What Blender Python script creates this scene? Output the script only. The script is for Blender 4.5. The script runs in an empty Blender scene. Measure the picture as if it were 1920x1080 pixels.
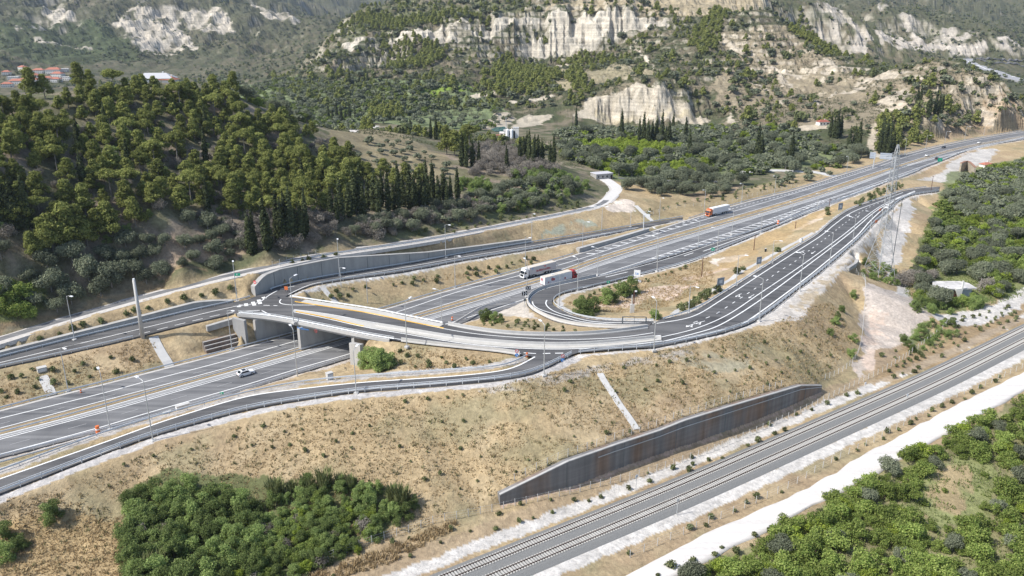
import bpy, math, random
import numpy as np
from mathutils import Vector, Matrix
from mathutils.geometry import delaunay_2d_cdt

RNG = np.random.default_rng(7)
random.seed(7)
SC = bpy.context.scene
COL = SC.collection
FPX, CX, CY, HOR, HCAM = 1492.0, 960.0, 540.0, 40.0, 98.5
PITCH = math.atan((CY - HOR) / FPX)
CP, SP = math.cos(PITCH), math.sin(PITCH)
CAM = np.array([0.0, 0.0, HCAM])

# ------------------------------------------------------------------ surveying helpers
def ray(px, py):
    u = (px - CX) / FPX; v = (CY - py) / FPX
    return np.array([u, CP + v * SP, -SP + v * CP])
def G(px, py, Z):
    d = ray(px, py); t = (Z - HCAM) / d[2]
    return CAM + d * t
def RD(px, py, dist):
    d = ray(px, py); t = dist / math.hypot(d[0], d[1])
    return CAM + d * t
def project(P):
    P = np.asarray(P, float); x, y, z = P[..., 0], P[..., 1], P[..., 2] - HCAM
    f = y * CP - z * SP; w = y * SP + z * CP
    return CX + FPX * x / f, CY - FPX * w / f
def L(pts):
    return [G(*p) for p in pts]
def zprof(pts, prof):
    """attach heights to (px,py) points from a list of (px, Z) knots"""
    xs = [k[0] for k in prof]; zs = [k[1] for k in prof]
    return [(p[0], p[1], float(np.interp(p[0], xs, zs))) for p in pts]

def resample(P, n=None, step=None, smooth=2):
    P = np.asarray(P, float)
    # catmull-rom through the points
    Q = np.vstack([2 * P[0] - P[1], P, 2 * P[-1] - P[-2]])
    out = []
    for i in range(1, len(Q) - 2):
        p0, p1, p2, p3 = Q[i - 1], Q[i], Q[i + 1], Q[i + 2]
        m = max(2, int(np.linalg.norm(p2 - p1) / 1.0))
        for t in np.linspace(0, 1, m, endpoint=False):
            out.append(0.5 * ((2 * p1) + (-p0 + p2) * t + (2 * p0 - 5 * p1 + 4 * p2 - p3) * t * t + (-p0 + 3 * p1 - 3 * p2 + p3) * t ** 3))
    out.append(P[-1]); out = np.array(out)
    s = np.r_[0, np.cumsum(np.linalg.norm(np.diff(out, axis=0), axis=1))]
    if n is None: n = max(2, int(s[-1] / step) + 1)
    t = np.linspace(0, s[-1], n)
    R = np.stack([np.interp(t, s, out[:, k]) for k in range(3)], 1)
    for _ in range(smooth * 6):
        R[1:-1] = 0.25 * R[:-2] + 0.5 * R[1:-1] + 0.25 * R[2:]
    return R

def extend(P, a=0.0, b=0.0):
    P = [np.asarray(p, float) for p in P]
    if a: d = P[0] - P[1]; P.insert(0, P[0] + d / np.linalg.norm(d) * a)
    if b: d = P[-1] - P[-2]; P.append(P[-1] + d / np.linalg.norm(d) * b)
    return P

# ------------------------------------------------------------------ value noise
_T = np.random.default_rng(3).random((256, 256))
def vnoise(x, y):
    xi = np.floor(x).astype(int); yi = np.floor(y).astype(int)
    fx = x - xi; fy = y - yi
    fx = fx * fx * (3 - 2 * fx); fy = fy * fy * (3 - 2 * fy)
    a = _T[xi & 255, yi & 255]; b = _T[(xi + 1) & 255, yi & 255]
    c = _T[xi & 255, (yi + 1) & 255]; d = _T[(xi + 1) & 255, (yi + 1) & 255]
    return (a * (1 - fx) + b * fx) * (1 - fy) + (c * (1 - fx) + d * fx) * fy
def fbm(x, y, o=4):
    s = 0; a = 0.5; t = 0
    for i in range(o):
        s = s + a * vnoise(x + 17.3 * i, y - 9.1 * i); t += a
        x = x * 2.03; y = y * 2.03; a *= 0.5
    return s / t

# ------------------------------------------------------------------ road survey (photo bearing + height above the railway)
ZM = 6.0
def M_(pts, z=ZM): return extend(L([(x, y, z) for x, y in pts]), 70, 160)
m_gr = M_([(0,768),(106,740),(198,718),(300,691),(400,666),(500,639),(600,612),(712,581),(853,540),(974,507),(1080,476),(1206,438),(1300,408),(1390,380.5),(1498,353),(1567,330.3),(1640,308.3),(1697,289.3),(1791,267),(1920,244.3)])
m_edge = M_([(0,784.6),(198,736),(271,716),(400,683),(460,666),(531,646),(738,587),(859,547),(974,516.5),(1082,487),(1240,436),(1321,412),(1452,374),(1567,338.5),(1640,315),(1700,294),(1791,271),(1920,247.5)])
m_in = M_([(0,805),(77,784.6),(198,752),(271,733),(400,698.5),(460,682),(547.5,656),(767.5,592.5),(882,558),(992,526),(1053,507),(1120,483),(1240,446),(1280,434),(1411,396),(1500,370),(1567,348),(1640,324),(1728,296.5),(1800,276),(1920,254)])
m_med = M_([(0,815),(119,784.6),(200,762),(273,741),(400,705.5),(464,688),(560,660.5),(587,652),(788,594.6),(882,567),(1001,532),(1060,514),(1120,491),(1240,454),(1300,437),(1427,400),(1552,361),(1640,331),(1728,301),(1800,279.5),(1920,256.5)])
m_dbl = M_([(0,824),(203,770.5),(274,750.6),(400,715),(560,669.5),(606,656),(805,599.5),(880,578),(951,556),(1001,540),(1120,500),(1240,462),(1386,418),(1552,366.5),(1640,335),(1728,304),(1920,258)])
m_out = M_([(0,852),(200,798),(242,784.6),(400,739),(460,722),(560,691),(650,665),(838,607),(907,586),(1076,531),(1205,490),(1240,478),(1419,419),(1552,373),(1640,344),(1760,301),(1832,275),(1920,260)])
m_rail = M_([(0,858),(200,806.5),(281,784.6),(464,730),(560,700),(658,670),(850,610),(907,593),(1076,536),(1205,496),(1280,473.5),(1419,431),(1552,383),(1640,350.5),(1760,304),(1832,277),(1920,261.5)])
m_lane1 = M_([(0,795),(300,717),(460,673.5),(738,592),(974,522.5),(1082,495),(1240,441),(1452,380),(1640,320),(1800,273.5),(1920,250.5)])
m_lane2 = M_([(0,839),(200,784),(400,727),(560,680.5),(838,597),(1076,521),(1240,470),(1419,413),(1552,369.5),(1640,340),(1760,298),(1920,259)])

R1P = [(0,9.5),(133,10.5),(258,11.5),(400,13.3),(493,14.5),(600,14.2),(760,12.3),(880,10.4),(1000,8.7),(1090,7.6),(1205,6.4),(1280,6.02),(1920,6.02)]
def R1(pts): return L(zprof(pts, R1P))
r1_far = extend(R1([(0,671),(133,637),(200,620.5),(256,608),(360,583),(400,574),(460,563),(493,550),(518,538),(560,529),(635,515),(760,495.6),(880,474),(997,455),(1092,440),(1205,420),(1280,407)]), 60, 0)
r1_fline = extend(R1([(0,680),(200,632),(400,583.5),(450,573),(487,565),(506,553),(545,538),(640,521),(760,501),(880,480),(997,461),(1092,445),(1205,425),(1280,412)]), 60, 0)
r1_near = extend(R1([(0,689),(200,645.5),(300,620.5),(400,596),(437,588)]), 60, 0)
r1_near2 = R1([(535,556),(568,541),(608,530),(760,508),(880,486),(997,467),(1088,450),(1138,440),(1188,430),(1280,411)])
r1_nline2 = R1([(541,552),(568,539),(608,527.5),(760,505),(880,483),(997,464),(1088,447.5),(1138,438)])
r1_nline = extend(R1([(0,685.5),(200,641.5),(300,617),(400,592.5),(437,585.5)]), 60, 0)

R3P = [(0,7.0),(200,8.0),(400,9.8),(560,11.3),(760,12.8),(900,14.0),(1000,14.5),(1080,14.5)]
def R3(pts): return L(zprof(pts, R3P))
r3_rail_in = extend(R3([(0,885.6),(200,812),(281,787),(360,765),(400,754),(481,734),(568,718),(668,708),(720,705),(866,695),(939,689.6),(970,680),(988,669)]), 45, 0)
r3_lin = extend(R3([(0,898),(200,828),(291,795),(360,773),(464,743),(560,729.6),(668,718),(760,711.5),(866,704),(949,694),(980,682),(1003,669)]), 45, 0)
r3_out = extend(R3([(0,925),(200,848),(286,817),(400,784),(460,768),(560,750),(660,735.5),(760,727),(824,722),(928,712.5),(991,702),(1032,685),(1072,665)]), 45, 0)
r3_lout = extend(R3([(0,920),(200,845),(286,812),(400,781),(460,764),(560,747),(660,732.5),(760,724),(824,719),(928,709),(991,698),(1030,681)]), 45, 0)
r3_grav = extend(R3([(0,944),(200,869),(292,831),(360,813),(460,787),(560,767),(660,751),(760,740),(880,732),(980,720),(1045,697),(1090,676)]), 45, 0)

ZD = 14.5
ov_near = L([(x, y, ZD) for x, y in [(437,588),(500,592),(560,603),(668,625),(735,637.5),(853,651),(962,661.5),(987,668)]])
ov_far = L([(x, y, ZD) for x, y in [(535,556),(584,563.5),(633,571),(714,583),(760,594),(830,607),(888,618.5),(972,628),(1085,628.5),(1168,621.5),(1214,615)]])
med_up = L([(x, y, ZD) for x, y in [(550,581.5),(620,590),(680,603),(759,615.5),(830,628),(888,635.5),(992,643),(1085,644.5),(1168,637),(1240,630)]])
med_lo = L([(x, y, ZD) for x, y in [(550,583.5),(620,597),(680,612),(761,624.5),(867,643),(992,653),(1085,653),(1168,647),(1240,638)]])

R2P = [(1072,14.5),(1240,14.4),(1302,14.0),(1365,13.3),(1427,12.5),(1506,11.3),(1590,9.8),(1640,8.9),(1700,7.4),(1770,6.0),(1920,4.5)]
def R2(pts): return L(zprof(pts, R2P))
r2_out = extend(R2([(1072,665),(1085,661),(1152,655),(1227,651),(1314,633),(1360,622),(1421,598),(1498,540),(1559,492),(1612,445),(1639,417),(1671,391),(1682,379),(1710,366),(1760,359)]), 0, 0)
r2_lout = extend(R2([(1152,651.5),(1227,646),(1314,628.5),(1360,617),(1398,604),(1498,531.7),(1555,486),(1605,444),(1633,413),(1661,388),(1690,368),(1715,360)]), 0, 0)
r2_in = extend(R2([(1214,613),(1240,599),(1298,584.5),(1352,552.5),(1427.5,504.6),(1480,471.5),(1531.7,440),(1560,415),(1597,391),(1654,371.5),(1691,358.5),(1729,352.5),(1762,350)]), 0, 0)
r2_lin = extend(R2([(1231,606.5),(1298,594),(1352,563),(1427,514),(1480,480),(1538,443),(1566,420),(1600,397),(1656,375.5),(1693,361)]), 0, 0)
r2_mup = R2([(1240,632),(1302,617),(1365,590),(1427.5,548.3),(1506.7,495),(1581.7,440),(1635,397),(1670,376.5),(1715,358)])
r2_mlo = R2([(1240,641),(1302,625.5),(1353,608),(1425,563),(1504.6,505),(1590,440),(1640,397.5),(1673,377.5),(1716,359)])
r2_dash = R2([(1300,605),(1340,590),(1373,569),(1407,547),(1436,527),(1460,509),(1487,493),(1510,475),(1548,447),(1590,414),(1625,391),(1655,378)])

LBP = [(0,14.2),(40,13.4),(100,12.2),(150,11.0),(200,9.8),(225,9.0),(260,8.2),(320,7.2),(420,6.2),(460,6.03),(900,6.03)]
lb_out_px = [(1214,614),(1150,614),(1085,611),(1039,600.5),(1012,587.5),(990,574),(988,561),(1002,547),(1022,539),(1064,530),(1118,518.5),(1205,497),(1280,475.5),(1350,452),(1419,433),(1552,384),(1636,352)]
lb_in_px = [(1225,602.5),(1175,602),(1118,600),(1074,591),(1052,580.5),(1035,569.6),(1037,560),(1054,550),(1078,544),(1106,538),(1150,528),(1197,515.5),(1293,490),(1344,470),(1419,439.5),(1552,385),(1636,353)]
lb_z = [14.2,13.2,12.0,11.0,10.2,9.7,9.4,8.9,8.5,7.7,7.0,6.3,6.05,6.03,6.03,6.03,6.03]
lb_out = L([(p[0], p[1], z) for p, z in zip(lb_out_px, lb_z)])
lb_in = L([(p[0], p[1], z) for p, z in zip(lb_in_px, lb_z)])
lb_lo = L([(x, y, z) for (x, y), z in zip([(1177,609.5),(1093,604),(1043,590),(1010,579.5),(998,569.6),(1002,557),(1022,545.5),(1060,536),(1106,526.5),(1227,497.5),(1300,474)], [13.6,12.0,11.0,10.2,9.6,9.2,8.6,7.8,7.1,6.1,6.04])])
lb_li = L([(x, y, z) for (x, y), z in zip([(1231,606),(1118,604),(1074.6,594.6),(1043,586),(1027,576),(1022.5,567.5),(1029,559),(1049.6,549),(1085,541.5),(1168,520.6),(1231,507),(1314,483),(1419,443)], [14.2,12.6,11.8,11.0,10.3,9.7,9.2,8.6,8.0,7.0,6.2,6.05,6.03])])

SVP = [(0,12.5),(133,14.0),(258,16.0),(400,19.0),(492,20.3),(640,20.2),(827,16.7),(1036,13.5),(1130,12.3)]
def SV(pts): return L(zprof(pts, SVP))
sv_mid = extend(SV([(0,636),(133,595),(258,560),(400,523),(492,502),(587,480),(692,465),(827,444),(1036,404),(1109,389),(1130,382)]), 60, 0) + L([(1146,366,11.8),(1156,353,11.4),(1140,341,11.2),(1128,333,11)])

def offset(P, w):
    P = np.asarray(P, float)
    T = np.gradient(P[:, :2], axis=0); T /= np.linalg.norm(T, axis=1)[:, None] + 1e-9
    N = np.stack([-T[:, 1], T[:, 0]], 1)
    Q = P.copy(); Q[:, :2] += N * w
    return Q
sv_c = resample(sv_mid, step=3, smooth=2)
sv_a, sv_b = offset(sv_c, 2.0), offset(sv_c, -2.0)
svg_a, svg_b = offset(sv_c, 4.0), offset(sv_c, -4.6)

rw_mid = L([(884.5,1080,0),(1075,1002,0),(1280,918,0),(1500,822,0),(1730,720,0),(1830,672,0),(1920,627,0)])
rw_c = resample(extend(rw_mid, 60, 120), step=3, smooth=3)
dr_up = resample(extend(L([(1173,1080,-.3),(1280,1022,-.3),(1513,917,-.3),(1713,803,-.3),(1880,718,-.3),(1920,697,-.3)]), 60, 60), step=4)
dr_lo = resample(extend(L([(1262,1080,-.4),(1467,979,-.4),(1600,912,-.4),(1747,830,-.4),(1920,733,-.4)]), 60, 60), step=4)

# retaining walls: (top line, foot line)
rwall_top_px = [(932,928),(1063,864),(1153,832.5),(1234,806.5),(1280,788),(1380,757),(1500,722),(1537,722)]
rwall_bot = L([(936,945,.8),(1063,912,.9),(1153,879,1.0),(1234,849,1.1),(1280,834,1.1),(1380,799,1.2),(1460,767,1.2),(1537,733,1.2)])
def over(foot, px, py):
    """point straight above foot as seen at (px,py): keep foot's XY, solve Z"""
    d = ray(px, py); t = foot[1] / d[1]
    return np.array([foot[0], foot[1], HCAM + d[2] * t])
def heights(foot, toppx):
    """height of a wall of plan `foot` whose top is seen along the pixel line toppx"""
    out = []
    tx = np.array([p[0] for p in toppx], float); ty = np.array([p[1] for p in toppx], float)
    for f in foot:
        z = f[2] + 3.0
        for _ in range(6):
            px, _py = project(np.array([f[0], f[1], z])); py = np.interp(px, tx, ty)
            z = over(f, px, py)[2]
        out.append(max(f[2] + 0.3, z))
    T = np.array(foot, float).copy(); T[:, 2] = out
    return T
rwall_foot = resample(rwall_bot, step=2, smooth=1)
rwall_top = heights(rwall_foot, rwall_top_px)
def wall_side(road_far, px0, px1, gap):
    """foot line parallel to a road edge, from bearing px0 to px1"""
    P = resample(road_far, step=2, smooth=1); P = offset(P, gap)
    px, _ = project(P); k = (px > px0) & (px < px1) & (P[:, 1] > 0)
    return P[k]
wa_foot = wall_side(r1_far, 472, 994, 1.3)
wa_top = heights(wa_foot, [(470,541),(492,516),(523,504),(629,483),(800,472.5),(900,460),(994,447.5)])
wb_foot = wall_side(r1_far, -260, 440, 1.3)
wb_top = heights(wb_foot, [(-300,722),(-100,682),(0,659),(133,625),(260,593),(365,566),(400,563),(440,562)])
wc_foot = wall_side(m_gr, 1080, 1215, 1.0)
wc_top = heights(wc_foot, [(1080,466),(1150,447),(1205,430.5),(1240,420)])

# ------------------------------------------------------------------ terrain control points
ctrl = []
def cz(*pts):
    for p in pts: ctrl.append(G(*p))
def cd(*pts):
    for p in pts: ctrl.append(RD(*p))
# wooded hill on the left
cd((0,205,350),(100,190,370),(200,166,400),(300,156,410),(420,166,420),(520,214,420),(600,244,430),(-250,230,330),(-500,250,320))
cd((100,400,285),(300,300,342),(300,400,285),(500,350,330),(600,330,350),(700,330,380),(850,300,430),(950,330,410),(1050,350,390),(400,250,372),(150,280,330),(0,300,300),(-200,350,280))
cd((640,440,287),(800,420,316),(900,392,346),(200,500,250),(50,560,229),(350,450,265),(500,450,272),(560,400,300),(-200,600,215))
cd((690,241,520),(620,246,500),(760,262,480),(830,285,470),(1000,300,450))
for a, d, z in ((-36,560,12),(-30,600,9),(-24,620,8),(-18,640,8),(-13,660,8),(-8,700,8),(-40,900,8),(-30,950,6),(-20,900,6)):
    ctrl.append(np.array([d * math.sin(math.radians(a)), d * math.cos(math.radians(a)), z]))
# valley floor behind
cz((500,185,6),(700,175,7),(600,160,6),(800,215,9),(900,225,9),(420,150,6),(560,140,9),(940,262,12),(1000,270,10),(1150,300,9),(1130,340,11),(1250,360,8),(1250,330,8),(1400,335,7),(1400,300,7),(1250,280,8),(1200,245,7),(1100,250,8),(1350,250,7),(1450,270,7),(1500,300,6),(1560,312,5.5),(1600,300,6),(1640,270,10))
cz((60,150,6),(0,155,6),(200,145,8),(300,140,8)); cd((60,118,1560),(0,112,1600),(140,122,1540))
# far left mountain
cd((200,112,1700),(300,100,1800),(250,60,1950),(300,18,2060),(400,10,2080),(220,20,2060),(100,50,2000),(0,60,1950),(0,-15,2350),(200,-45,2500),(420,-25,2350),(-300,40,2000),(-300,-40,2500))
cd((420,112,1680),(500,92,1800),(480,4,2280),(540,20,2280),(585,44,2280),(440,60,1960),(370,80,1880),(610,60,2400))
for a, d, z in ((-20,3000,330),(-30,3200,380),(-40,3000,400),(-13,4300,300),(-8,4300,280),(-3,4500,300),(3,4500,300),(-10.5,3000,20)):
    ctrl.append(np.array([d * math.sin(math.radians(a)), d * math.cos(math.radians(a)), z]))
# central hill
cd((600,92,1280),(640,110,1120),(640,40,1330),(700,12,1380),(740,-2,1400),(900,-8,1400),(1100,-3,1420),(1300,-14,1400),(1420,-20,1350),(760,40,1250),(700,62,1180))
cd((760,72,1140),(830,46,1150),(950,29,1150),(1050,21,1150),(1150,19,1150),(1240,31,1150),(1300,40,1120))
cd((760,84,1132),(830,70,1135),(920,64,1138),(985,85,1128),(1010,108,1115),(1060,98,1122),(1110,90,1124),(1150,84,1126),(1200,55,1132),(1250,50,1125))
cd((800,150,960),(900,150,970),(700,125,1050),(1000,150,965),(1100,132,970),(1200,118,965),(1300,90,1020),(1000,200,850),(900,195,860),(780,190,880),(1350,130,930),(1350,190,840),(1400,90,1010),(1420,220,760),(1470,240,720))
cd((1095,205,822),(1130,182,825),(1190,154,828),(1240,163,828),(1290,195,822),(1325,222,812),(1150,165,850),(1230,150,860))
cd((1090,226,798),(1140,229,800),(1200,231,800),(1260,232,798),(1320,236,795))
cd((985,232,780),(940,226,800),(950,214,810))
# right spur
cd((1440,20,1120),(1480,62,1040),(1540,108,980),(1600,129,955),(1690,136,930),(1750,109,925),(1790,118,905),(1830,150,870),(1880,185,830),(1950,215,790),(2100,235,740))
cd((1450,150,930),(1550,195,830),(1650,205,790),(1700,185,800),(1750,200,755),(1850,215,725),(1600,165,880),(1520,150,920),(1560,240,720),(1640,240,720),(1700,245,690),(1500,90,1010),(1900,228,700),(2000,225,700))
cz((1690,272,7),(1760,258,7.5),(1840,240,9),(1640,300,6),(1920,232,9))
# behind the spur
for a, d, z in ((22,1150,14),(25,1150,10),(28,1150,8),(31,1080,6),(36,1000,6),(20,1250,25),(30,1500,5),(34,1500,5),(33,1900,8),(40,1500,5)):
    ctrl.append(np.array([d * math.sin(math.radians(a)), d * math.cos(math.radians(a)), z]))
cd((1500,0,1480),(1580,20,1480),(1640,58,1460),(1540,92,1390),(1620,108,1380),(1560,60,1420))
cd((1660,22,1900),(1700,26,1880),(1740,42,1870),(1800,62,1850),(1850,66,1850),(1890,74,1840),(1920,92,1840),(1680,92,1770),(1740,104,1760),(1800,108,1770),(1860,112,1780),(1920,115,1790))
cd((1700,-30,3300),(1900,-10,3300),(1900,60,2500),(1750,20,2600),(2100,0,3200),(1650,-20,2800),(1560,-20,2600))
for a, d, z in ((10,2200,150),(5,2200,140),(0,2200,140),(15,2200,150),(10,4500,350),(20,4500,400),(30,4500,420),(45,3500,200),(60,2000,40),(-60,1500,60),(80,600,0),(-80,500,20),(120,400,0),(180,300,0),(-120,400,0),(50,600,2),(60,250,0),(-50,300,40)):
    ctrl.append(np.array([d * math.sin(math.radians(a)), d * math.cos(math.radians(a)), z]))
# ------------------------------------------------------------------ near ground as a triangulated survey
near = []
def addl(P, dz=0.0, step=3.0):
    P = np.asarray(P, float)
    s = np.r_[0, np.cumsum(np.linalg.norm(np.diff(P[:, :2], axis=0), axis=1))]
    t = np.linspace(0, s[-1], max(2, int(s[-1] / step) + 1))
    Q = np.stack([np.interp(t, s, P[:, k]) for k in range(3)], 1); Q[:, 2] += dz
    near.append(Q)
def seg(P, a, b):
    px, _ = project(P); k = (px > a) & (px < b) & (P[:, 1] > 0)
    return P[k]
def rs(P): return resample(P, step=2.5, smooth=1)
def par(P, gap): return offset(rs(P), gap)
for P in (m_gr, m_edge, m_in, m_med, m_out, m_rail): addl(rs(P))
for P in (r1_far, r1_near): addl(rs(P))
addl(rs(r1_near2))
for P in (r3_rail_in, r3_out, r3_grav): addl(rs(P), -0.05)
addl(rs(r2_out)); addl(rs(r2_in)); addl(par(r2_out, -2.0), -0.2); addl(par(r2_in, 1.5), -0.2)
addl(rs(lb_out)); addl(rs(lb_in))
addl(par(lb_in, 2.2), -0.1)
addl(sv_a); addl(sv_b); addl(svg_a, -.1); addl(svg_b, -.1)
for o in (9, 6, 0, -6, -9): addl(offset(rw_c, o), -0.45)
addl(dr_up); addl(dr_lo)
# walls: foot and top close together
addl(offset(rwall_foot, 0.1), 0, 1.0); addl(offset(rwall_top, 1.0), -0.25, 1.0)
addl(offset(wa_foot, 0.5), 0, .8); addl(offset(wa_top, 2.1), -0.2, .8)
addl(offset(wb_foot, 0.3), 0, 1.0); addl(offset(wb_top, 1.6), -0.2, 1.0)
addl(offset(wc_foot, 0.3), 0, 1.0); addl(offset(wc_top, 1.6), -0.2, 1.0)
_sf = seg(par(m_gr, 2.4), 376, 462); _q = offset(_sf, 2.0); _q[:, 2] = 6.0; addl(_q, 0, 1.0); _q = offset(_sf, 4.2); _q[:, 2] = 8.9; addl(_q, 0, 1.0)
_dp = np.vstack([resample(extend(L([(440,594,ZD),(700,637,ZD)]), 2, 8), step=2, smooth=0), resample(extend(L([(633,571,ZD),(714,583,ZD),(760,594,ZD),(868,614.5,ZD)]), 8, 8), step=2, smooth=0)[::-1]])
def _cl(P):
    x, y = P[:, 0], P[:, 1]; c = np.zeros(len(x), bool); j = len(_dp) - 1
    for i in range(len(_dp)):
        xi, yi = _dp[i][:2]; xj, yj = _dp[j][:2]
        if yi != yj: c ^= ((yi > y) != (yj > y)) & (x < (xj - xi) * (y - yi) / (yj - yi) + xi)
        j = i
    return P[c]
abA = _cl(seg(par(m_gr, 1.3), 430, 800)); abB = _cl(seg(par(m_rail, -1.6), 600, 900))
addl(abA, 0, 1.0); tA = offset(abA[2:], 0.9); tA[:, 2] = 13.6; addl(tA, 0, 1.0)
addl(abB, 0, 1.0); tB = offset(abB[3:], -0.9); tB[:, 2] = 13.6; addl(tB, 0, 1.0)
addl(L([(462,603,13.8),(445,590,14.2)])); addl(L([(690,581,14.0),(636,572,14.3),(560,560,14.4)]))
ovn = rs(ov_near); px, _ = project(ovn); addl(ovn[px > 690], -0.1)
ovf = rs(ov_far); px, _ = project(ovf); addl(ovf[px > 868], -0.1)
addl(L([(1448,612,12.2),(1496,604,11.8),(1509,590,11.6),(1532,557,11.2),(1572,513,10.4),(1600,480,9.8)]))
sp = [(30,1020,1.5),(100,1075,.6),(300,1080,.3),(500,1080,.2),(700,1040,.3),(820,1000,.3),(900,955,.8),(420,960,1.6),(640,1000,1.2),(200,975,1.8),(0,1000,2.5),(0,1075,1.0),
 (-200,1000,1.2),(-200,900,3),(0,1250,0),(500,1250,0),(1000,1250,-.8),
 (1600,680,1.2),(1620,600,1.5),(1627,530,2),(1603,507,2.6),(1545,724,1.2),(1570,700,1.2),
 (1200,560,7.2),(1300,520,6.8),(1400,470,6.5),(1480,430,6.2),(1250,575,8.2),(1300,545,7),(1360,500,6.8),(1130,560,7.6),(1520,412,6.3),(1560,393,6.5),(1620,364,6.5),(1160,585,9.0),(1440,455,6.4),
 (940,590,7.4),(960,566,6.8),(1000,602,10.4),(1050,621,12.8),(905,606,8.2),(975,585,8.6),(985,600,9.6),
 (850,680,13.1),(760,680,12.6),(920,678,13.6),(660,685,6.1),(671,690,6.4),(682,694.5,7.2),(702,690,9.4),(722,684,11.2),(640,700,6.6),(615,711,8.6),
 (1650,480,2),(1700,540,1),(1700,620,.8),(1640,640,1),(1850,560,1),(1920,540,1),(1800,620,.5),(1700,680,.2),(1800,450,1.5),(1900,400,1.5),(1760,400,2),(1750,340,2.5),(1900,310,3),(1850,330,3),(1645,520,2),(1690,440,2.2),(1720,385,2.8),(2050,450,2),(2050,560,1),(2050,330,3),(1800,350,2.5),
 (1920,800,-1),(1700,900,-1),(1500,1000,-1),(1400,1080,-1),(1920,1080,-1),(1600,1080,-1),(2100,1080,-1),(1500,1250,-1),(2200,900,-1),(2300,700,-1),(1920,900,-1),
 (300,640,9.8),(340,665,7),(200,690,7.4),(200,660,10.2),(100,700,8.2),(0,700,9.0),(0,745,6.8),(-120,730,8.5),
 (1230,372,9.5),(1300,385,8),(1250,400,7),(1180,405,9),(1180,375,12),(1400,360,7.5),(1480,335,7),(1100,415,10.5)]
near.append(np.array(L(sp)))
NP_ = np.vstack(near)
# thin out duplicates on a fine grid
key = np.round(NP_[:, :2] / 0.45).astype(int)
_, ui = np.unique(key, axis=0, return_index=True); NP_ = NP_[np.sort(ui)]
NP_ = NP_[(NP_[:, 1] > 20) & (NP_[:, 1] < 760) & (abs(NP_[:, 0]) < 520)]

def rbf_fit(P, lam=0.0):
    d = np.linalg.norm(P[:, None, :2] - P[None, :, :2], axis=2)
    n = len(P); A = np.zeros((n + 1, n + 1)); A[:n, :n] = -d + lam * np.eye(n); A[:n, n] = 1; A[n, :n] = 1
    w = np.linalg.solve(A, np.r_[P[:, 2], 0]); return w[:n], w[n]
sub = NP_[::11]
bk = np.vstack([svg_a[::3] + [0, 0, 0], np.array(L(sp))[::2]])
FP = np.vstack([np.array(ctrl), sub, bk]); key = np.round(FP[:, :2] / 4).astype(int)
_, ui = np.unique(key, axis=0, return_index=True); FP = FP[np.sort(ui)]
FW, FC = rbf_fit(FP)
def rbf_eval(x, y):
    x = x.ravel(); y = y.ravel(); out = np.empty(len(x))
    for i in range(0, len(x), 20000):
        d = np.hypot(x[i:i + 20000, None] - FP[None, :, 0], y[i:i + 20000, None] - FP[None, :, 1])
        out[i:i + 20000] = -d @ FW + FC
    return out
class Grid:
    def __init__(s, x0, x1, y0, y1, h):
        s.x0, s.y0, s.h = x0, y0, h
        s.xs = np.arange(x0, x1 + h, h); s.ys = np.arange(y0, y1 + h, h)
        s.X, s.Y = np.meshgrid(s.xs, s.ys)
        s.Z = np.full(s.X.shape, np.nan)
    def sample(s, x, y, Z=None):
        Z = s.Z if Z is None else Z
        u = np.clip((x - s.x0) / s.h, 0, Z.shape[1] - 1.001); v = np.clip((y - s.y0) / s.h, 0, Z.shape[0] - 1.001)
        i = u.astype(int); j = v.astype(int); a = u - i; b = v - j
        return (Z[j, i] * (1 - a) + Z[j, i + 1] * a) * (1 - b) + (Z[j + 1, i] * (1 - a) + Z[j + 1, i + 1] * a) * b
    def inside(s, x, y): return (x > s.xs[0]) & (x < s.xs[-2]) & (y > s.ys[0]) & (y < s.ys[-2])
    def tri(s, V, T, Z):
        """rasterise triangles (last one wins)"""
        for a, b, c in T:
            p, q, r = V[a], V[b], V[c]
            i0 = max(0, int((min(p[0], q[0], r[0]) - s.x0) / s.h)); i1 = min(Z.shape[1] - 1, int((max(p[0], q[0], r[0]) - s.x0) / s.h) + 1)
            j0 = max(0, int((min(p[1], q[1], r[1]) - s.y0) / s.h)); j1 = min(Z.shape[0] - 1, int((max(p[1], q[1], r[1]) - s.y0) / s.h) + 1)
            if i1 < i0 or j1 < j0: continue
            X = s.X[j0:j1 + 1, i0:i1 + 1]; Y = s.Y[j0:j1 + 1, i0:i1 + 1]
            D = (q[1] - r[1]) * (p[0] - r[0]) + (r[0] - q[0]) * (p[1] - r[1])
            if abs(D) < 1e-9: continue
            l0 = ((q[1] - r[1]) * (X - r[0]) + (r[0] - q[0]) * (Y - r[1])) / D
            l1 = ((r[1] - p[1]) * (X - r[0]) + (p[0] - r[0]) * (Y - r[1])) / D
            l2 = 1 - l0 - l1
            m = (l0 >= -1e-6) & (l1 >= -1e-6) & (l2 >= -1e-6)
            Z[j0:j1 + 1, i0:i1 + 1][m] = (l0 * p[2] + l1 * q[2] + l2 * r[2])[m]
GA = Grid(-1000, 1300, -100, 1700, 6.0); GA.Z = rbf_eval(GA.X, GA.Y).reshape(GA.X.shape)
GB = Grid(-5200, 5200, -1600, 6600, 50.0); GB.Z = rbf_eval(GB.X, GB.Y).reshape(GB.X.shape)
GN = Grid(-210, 470, 50, 720, 0.75)
cv, ce, cf, ov, _, _ = delaunay_2d_cdt([Vector((p[0], p[1])) for p in NP_], [], [], 0, 1e-4)
CV = np.array([[v.x, v.y, NP_[o[0], 2] if o else 0.0] for v, o in zip(cv, ov)])
tris = [f for f in cf if len(f) == 3]
def longest(f):
    p = CV[list(f), :2]; return max(np.linalg.norm(p[0] - p[1]), np.linalg.norm(p[1] - p[2]), np.linalg.norm(p[2] - p[0]))
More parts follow.
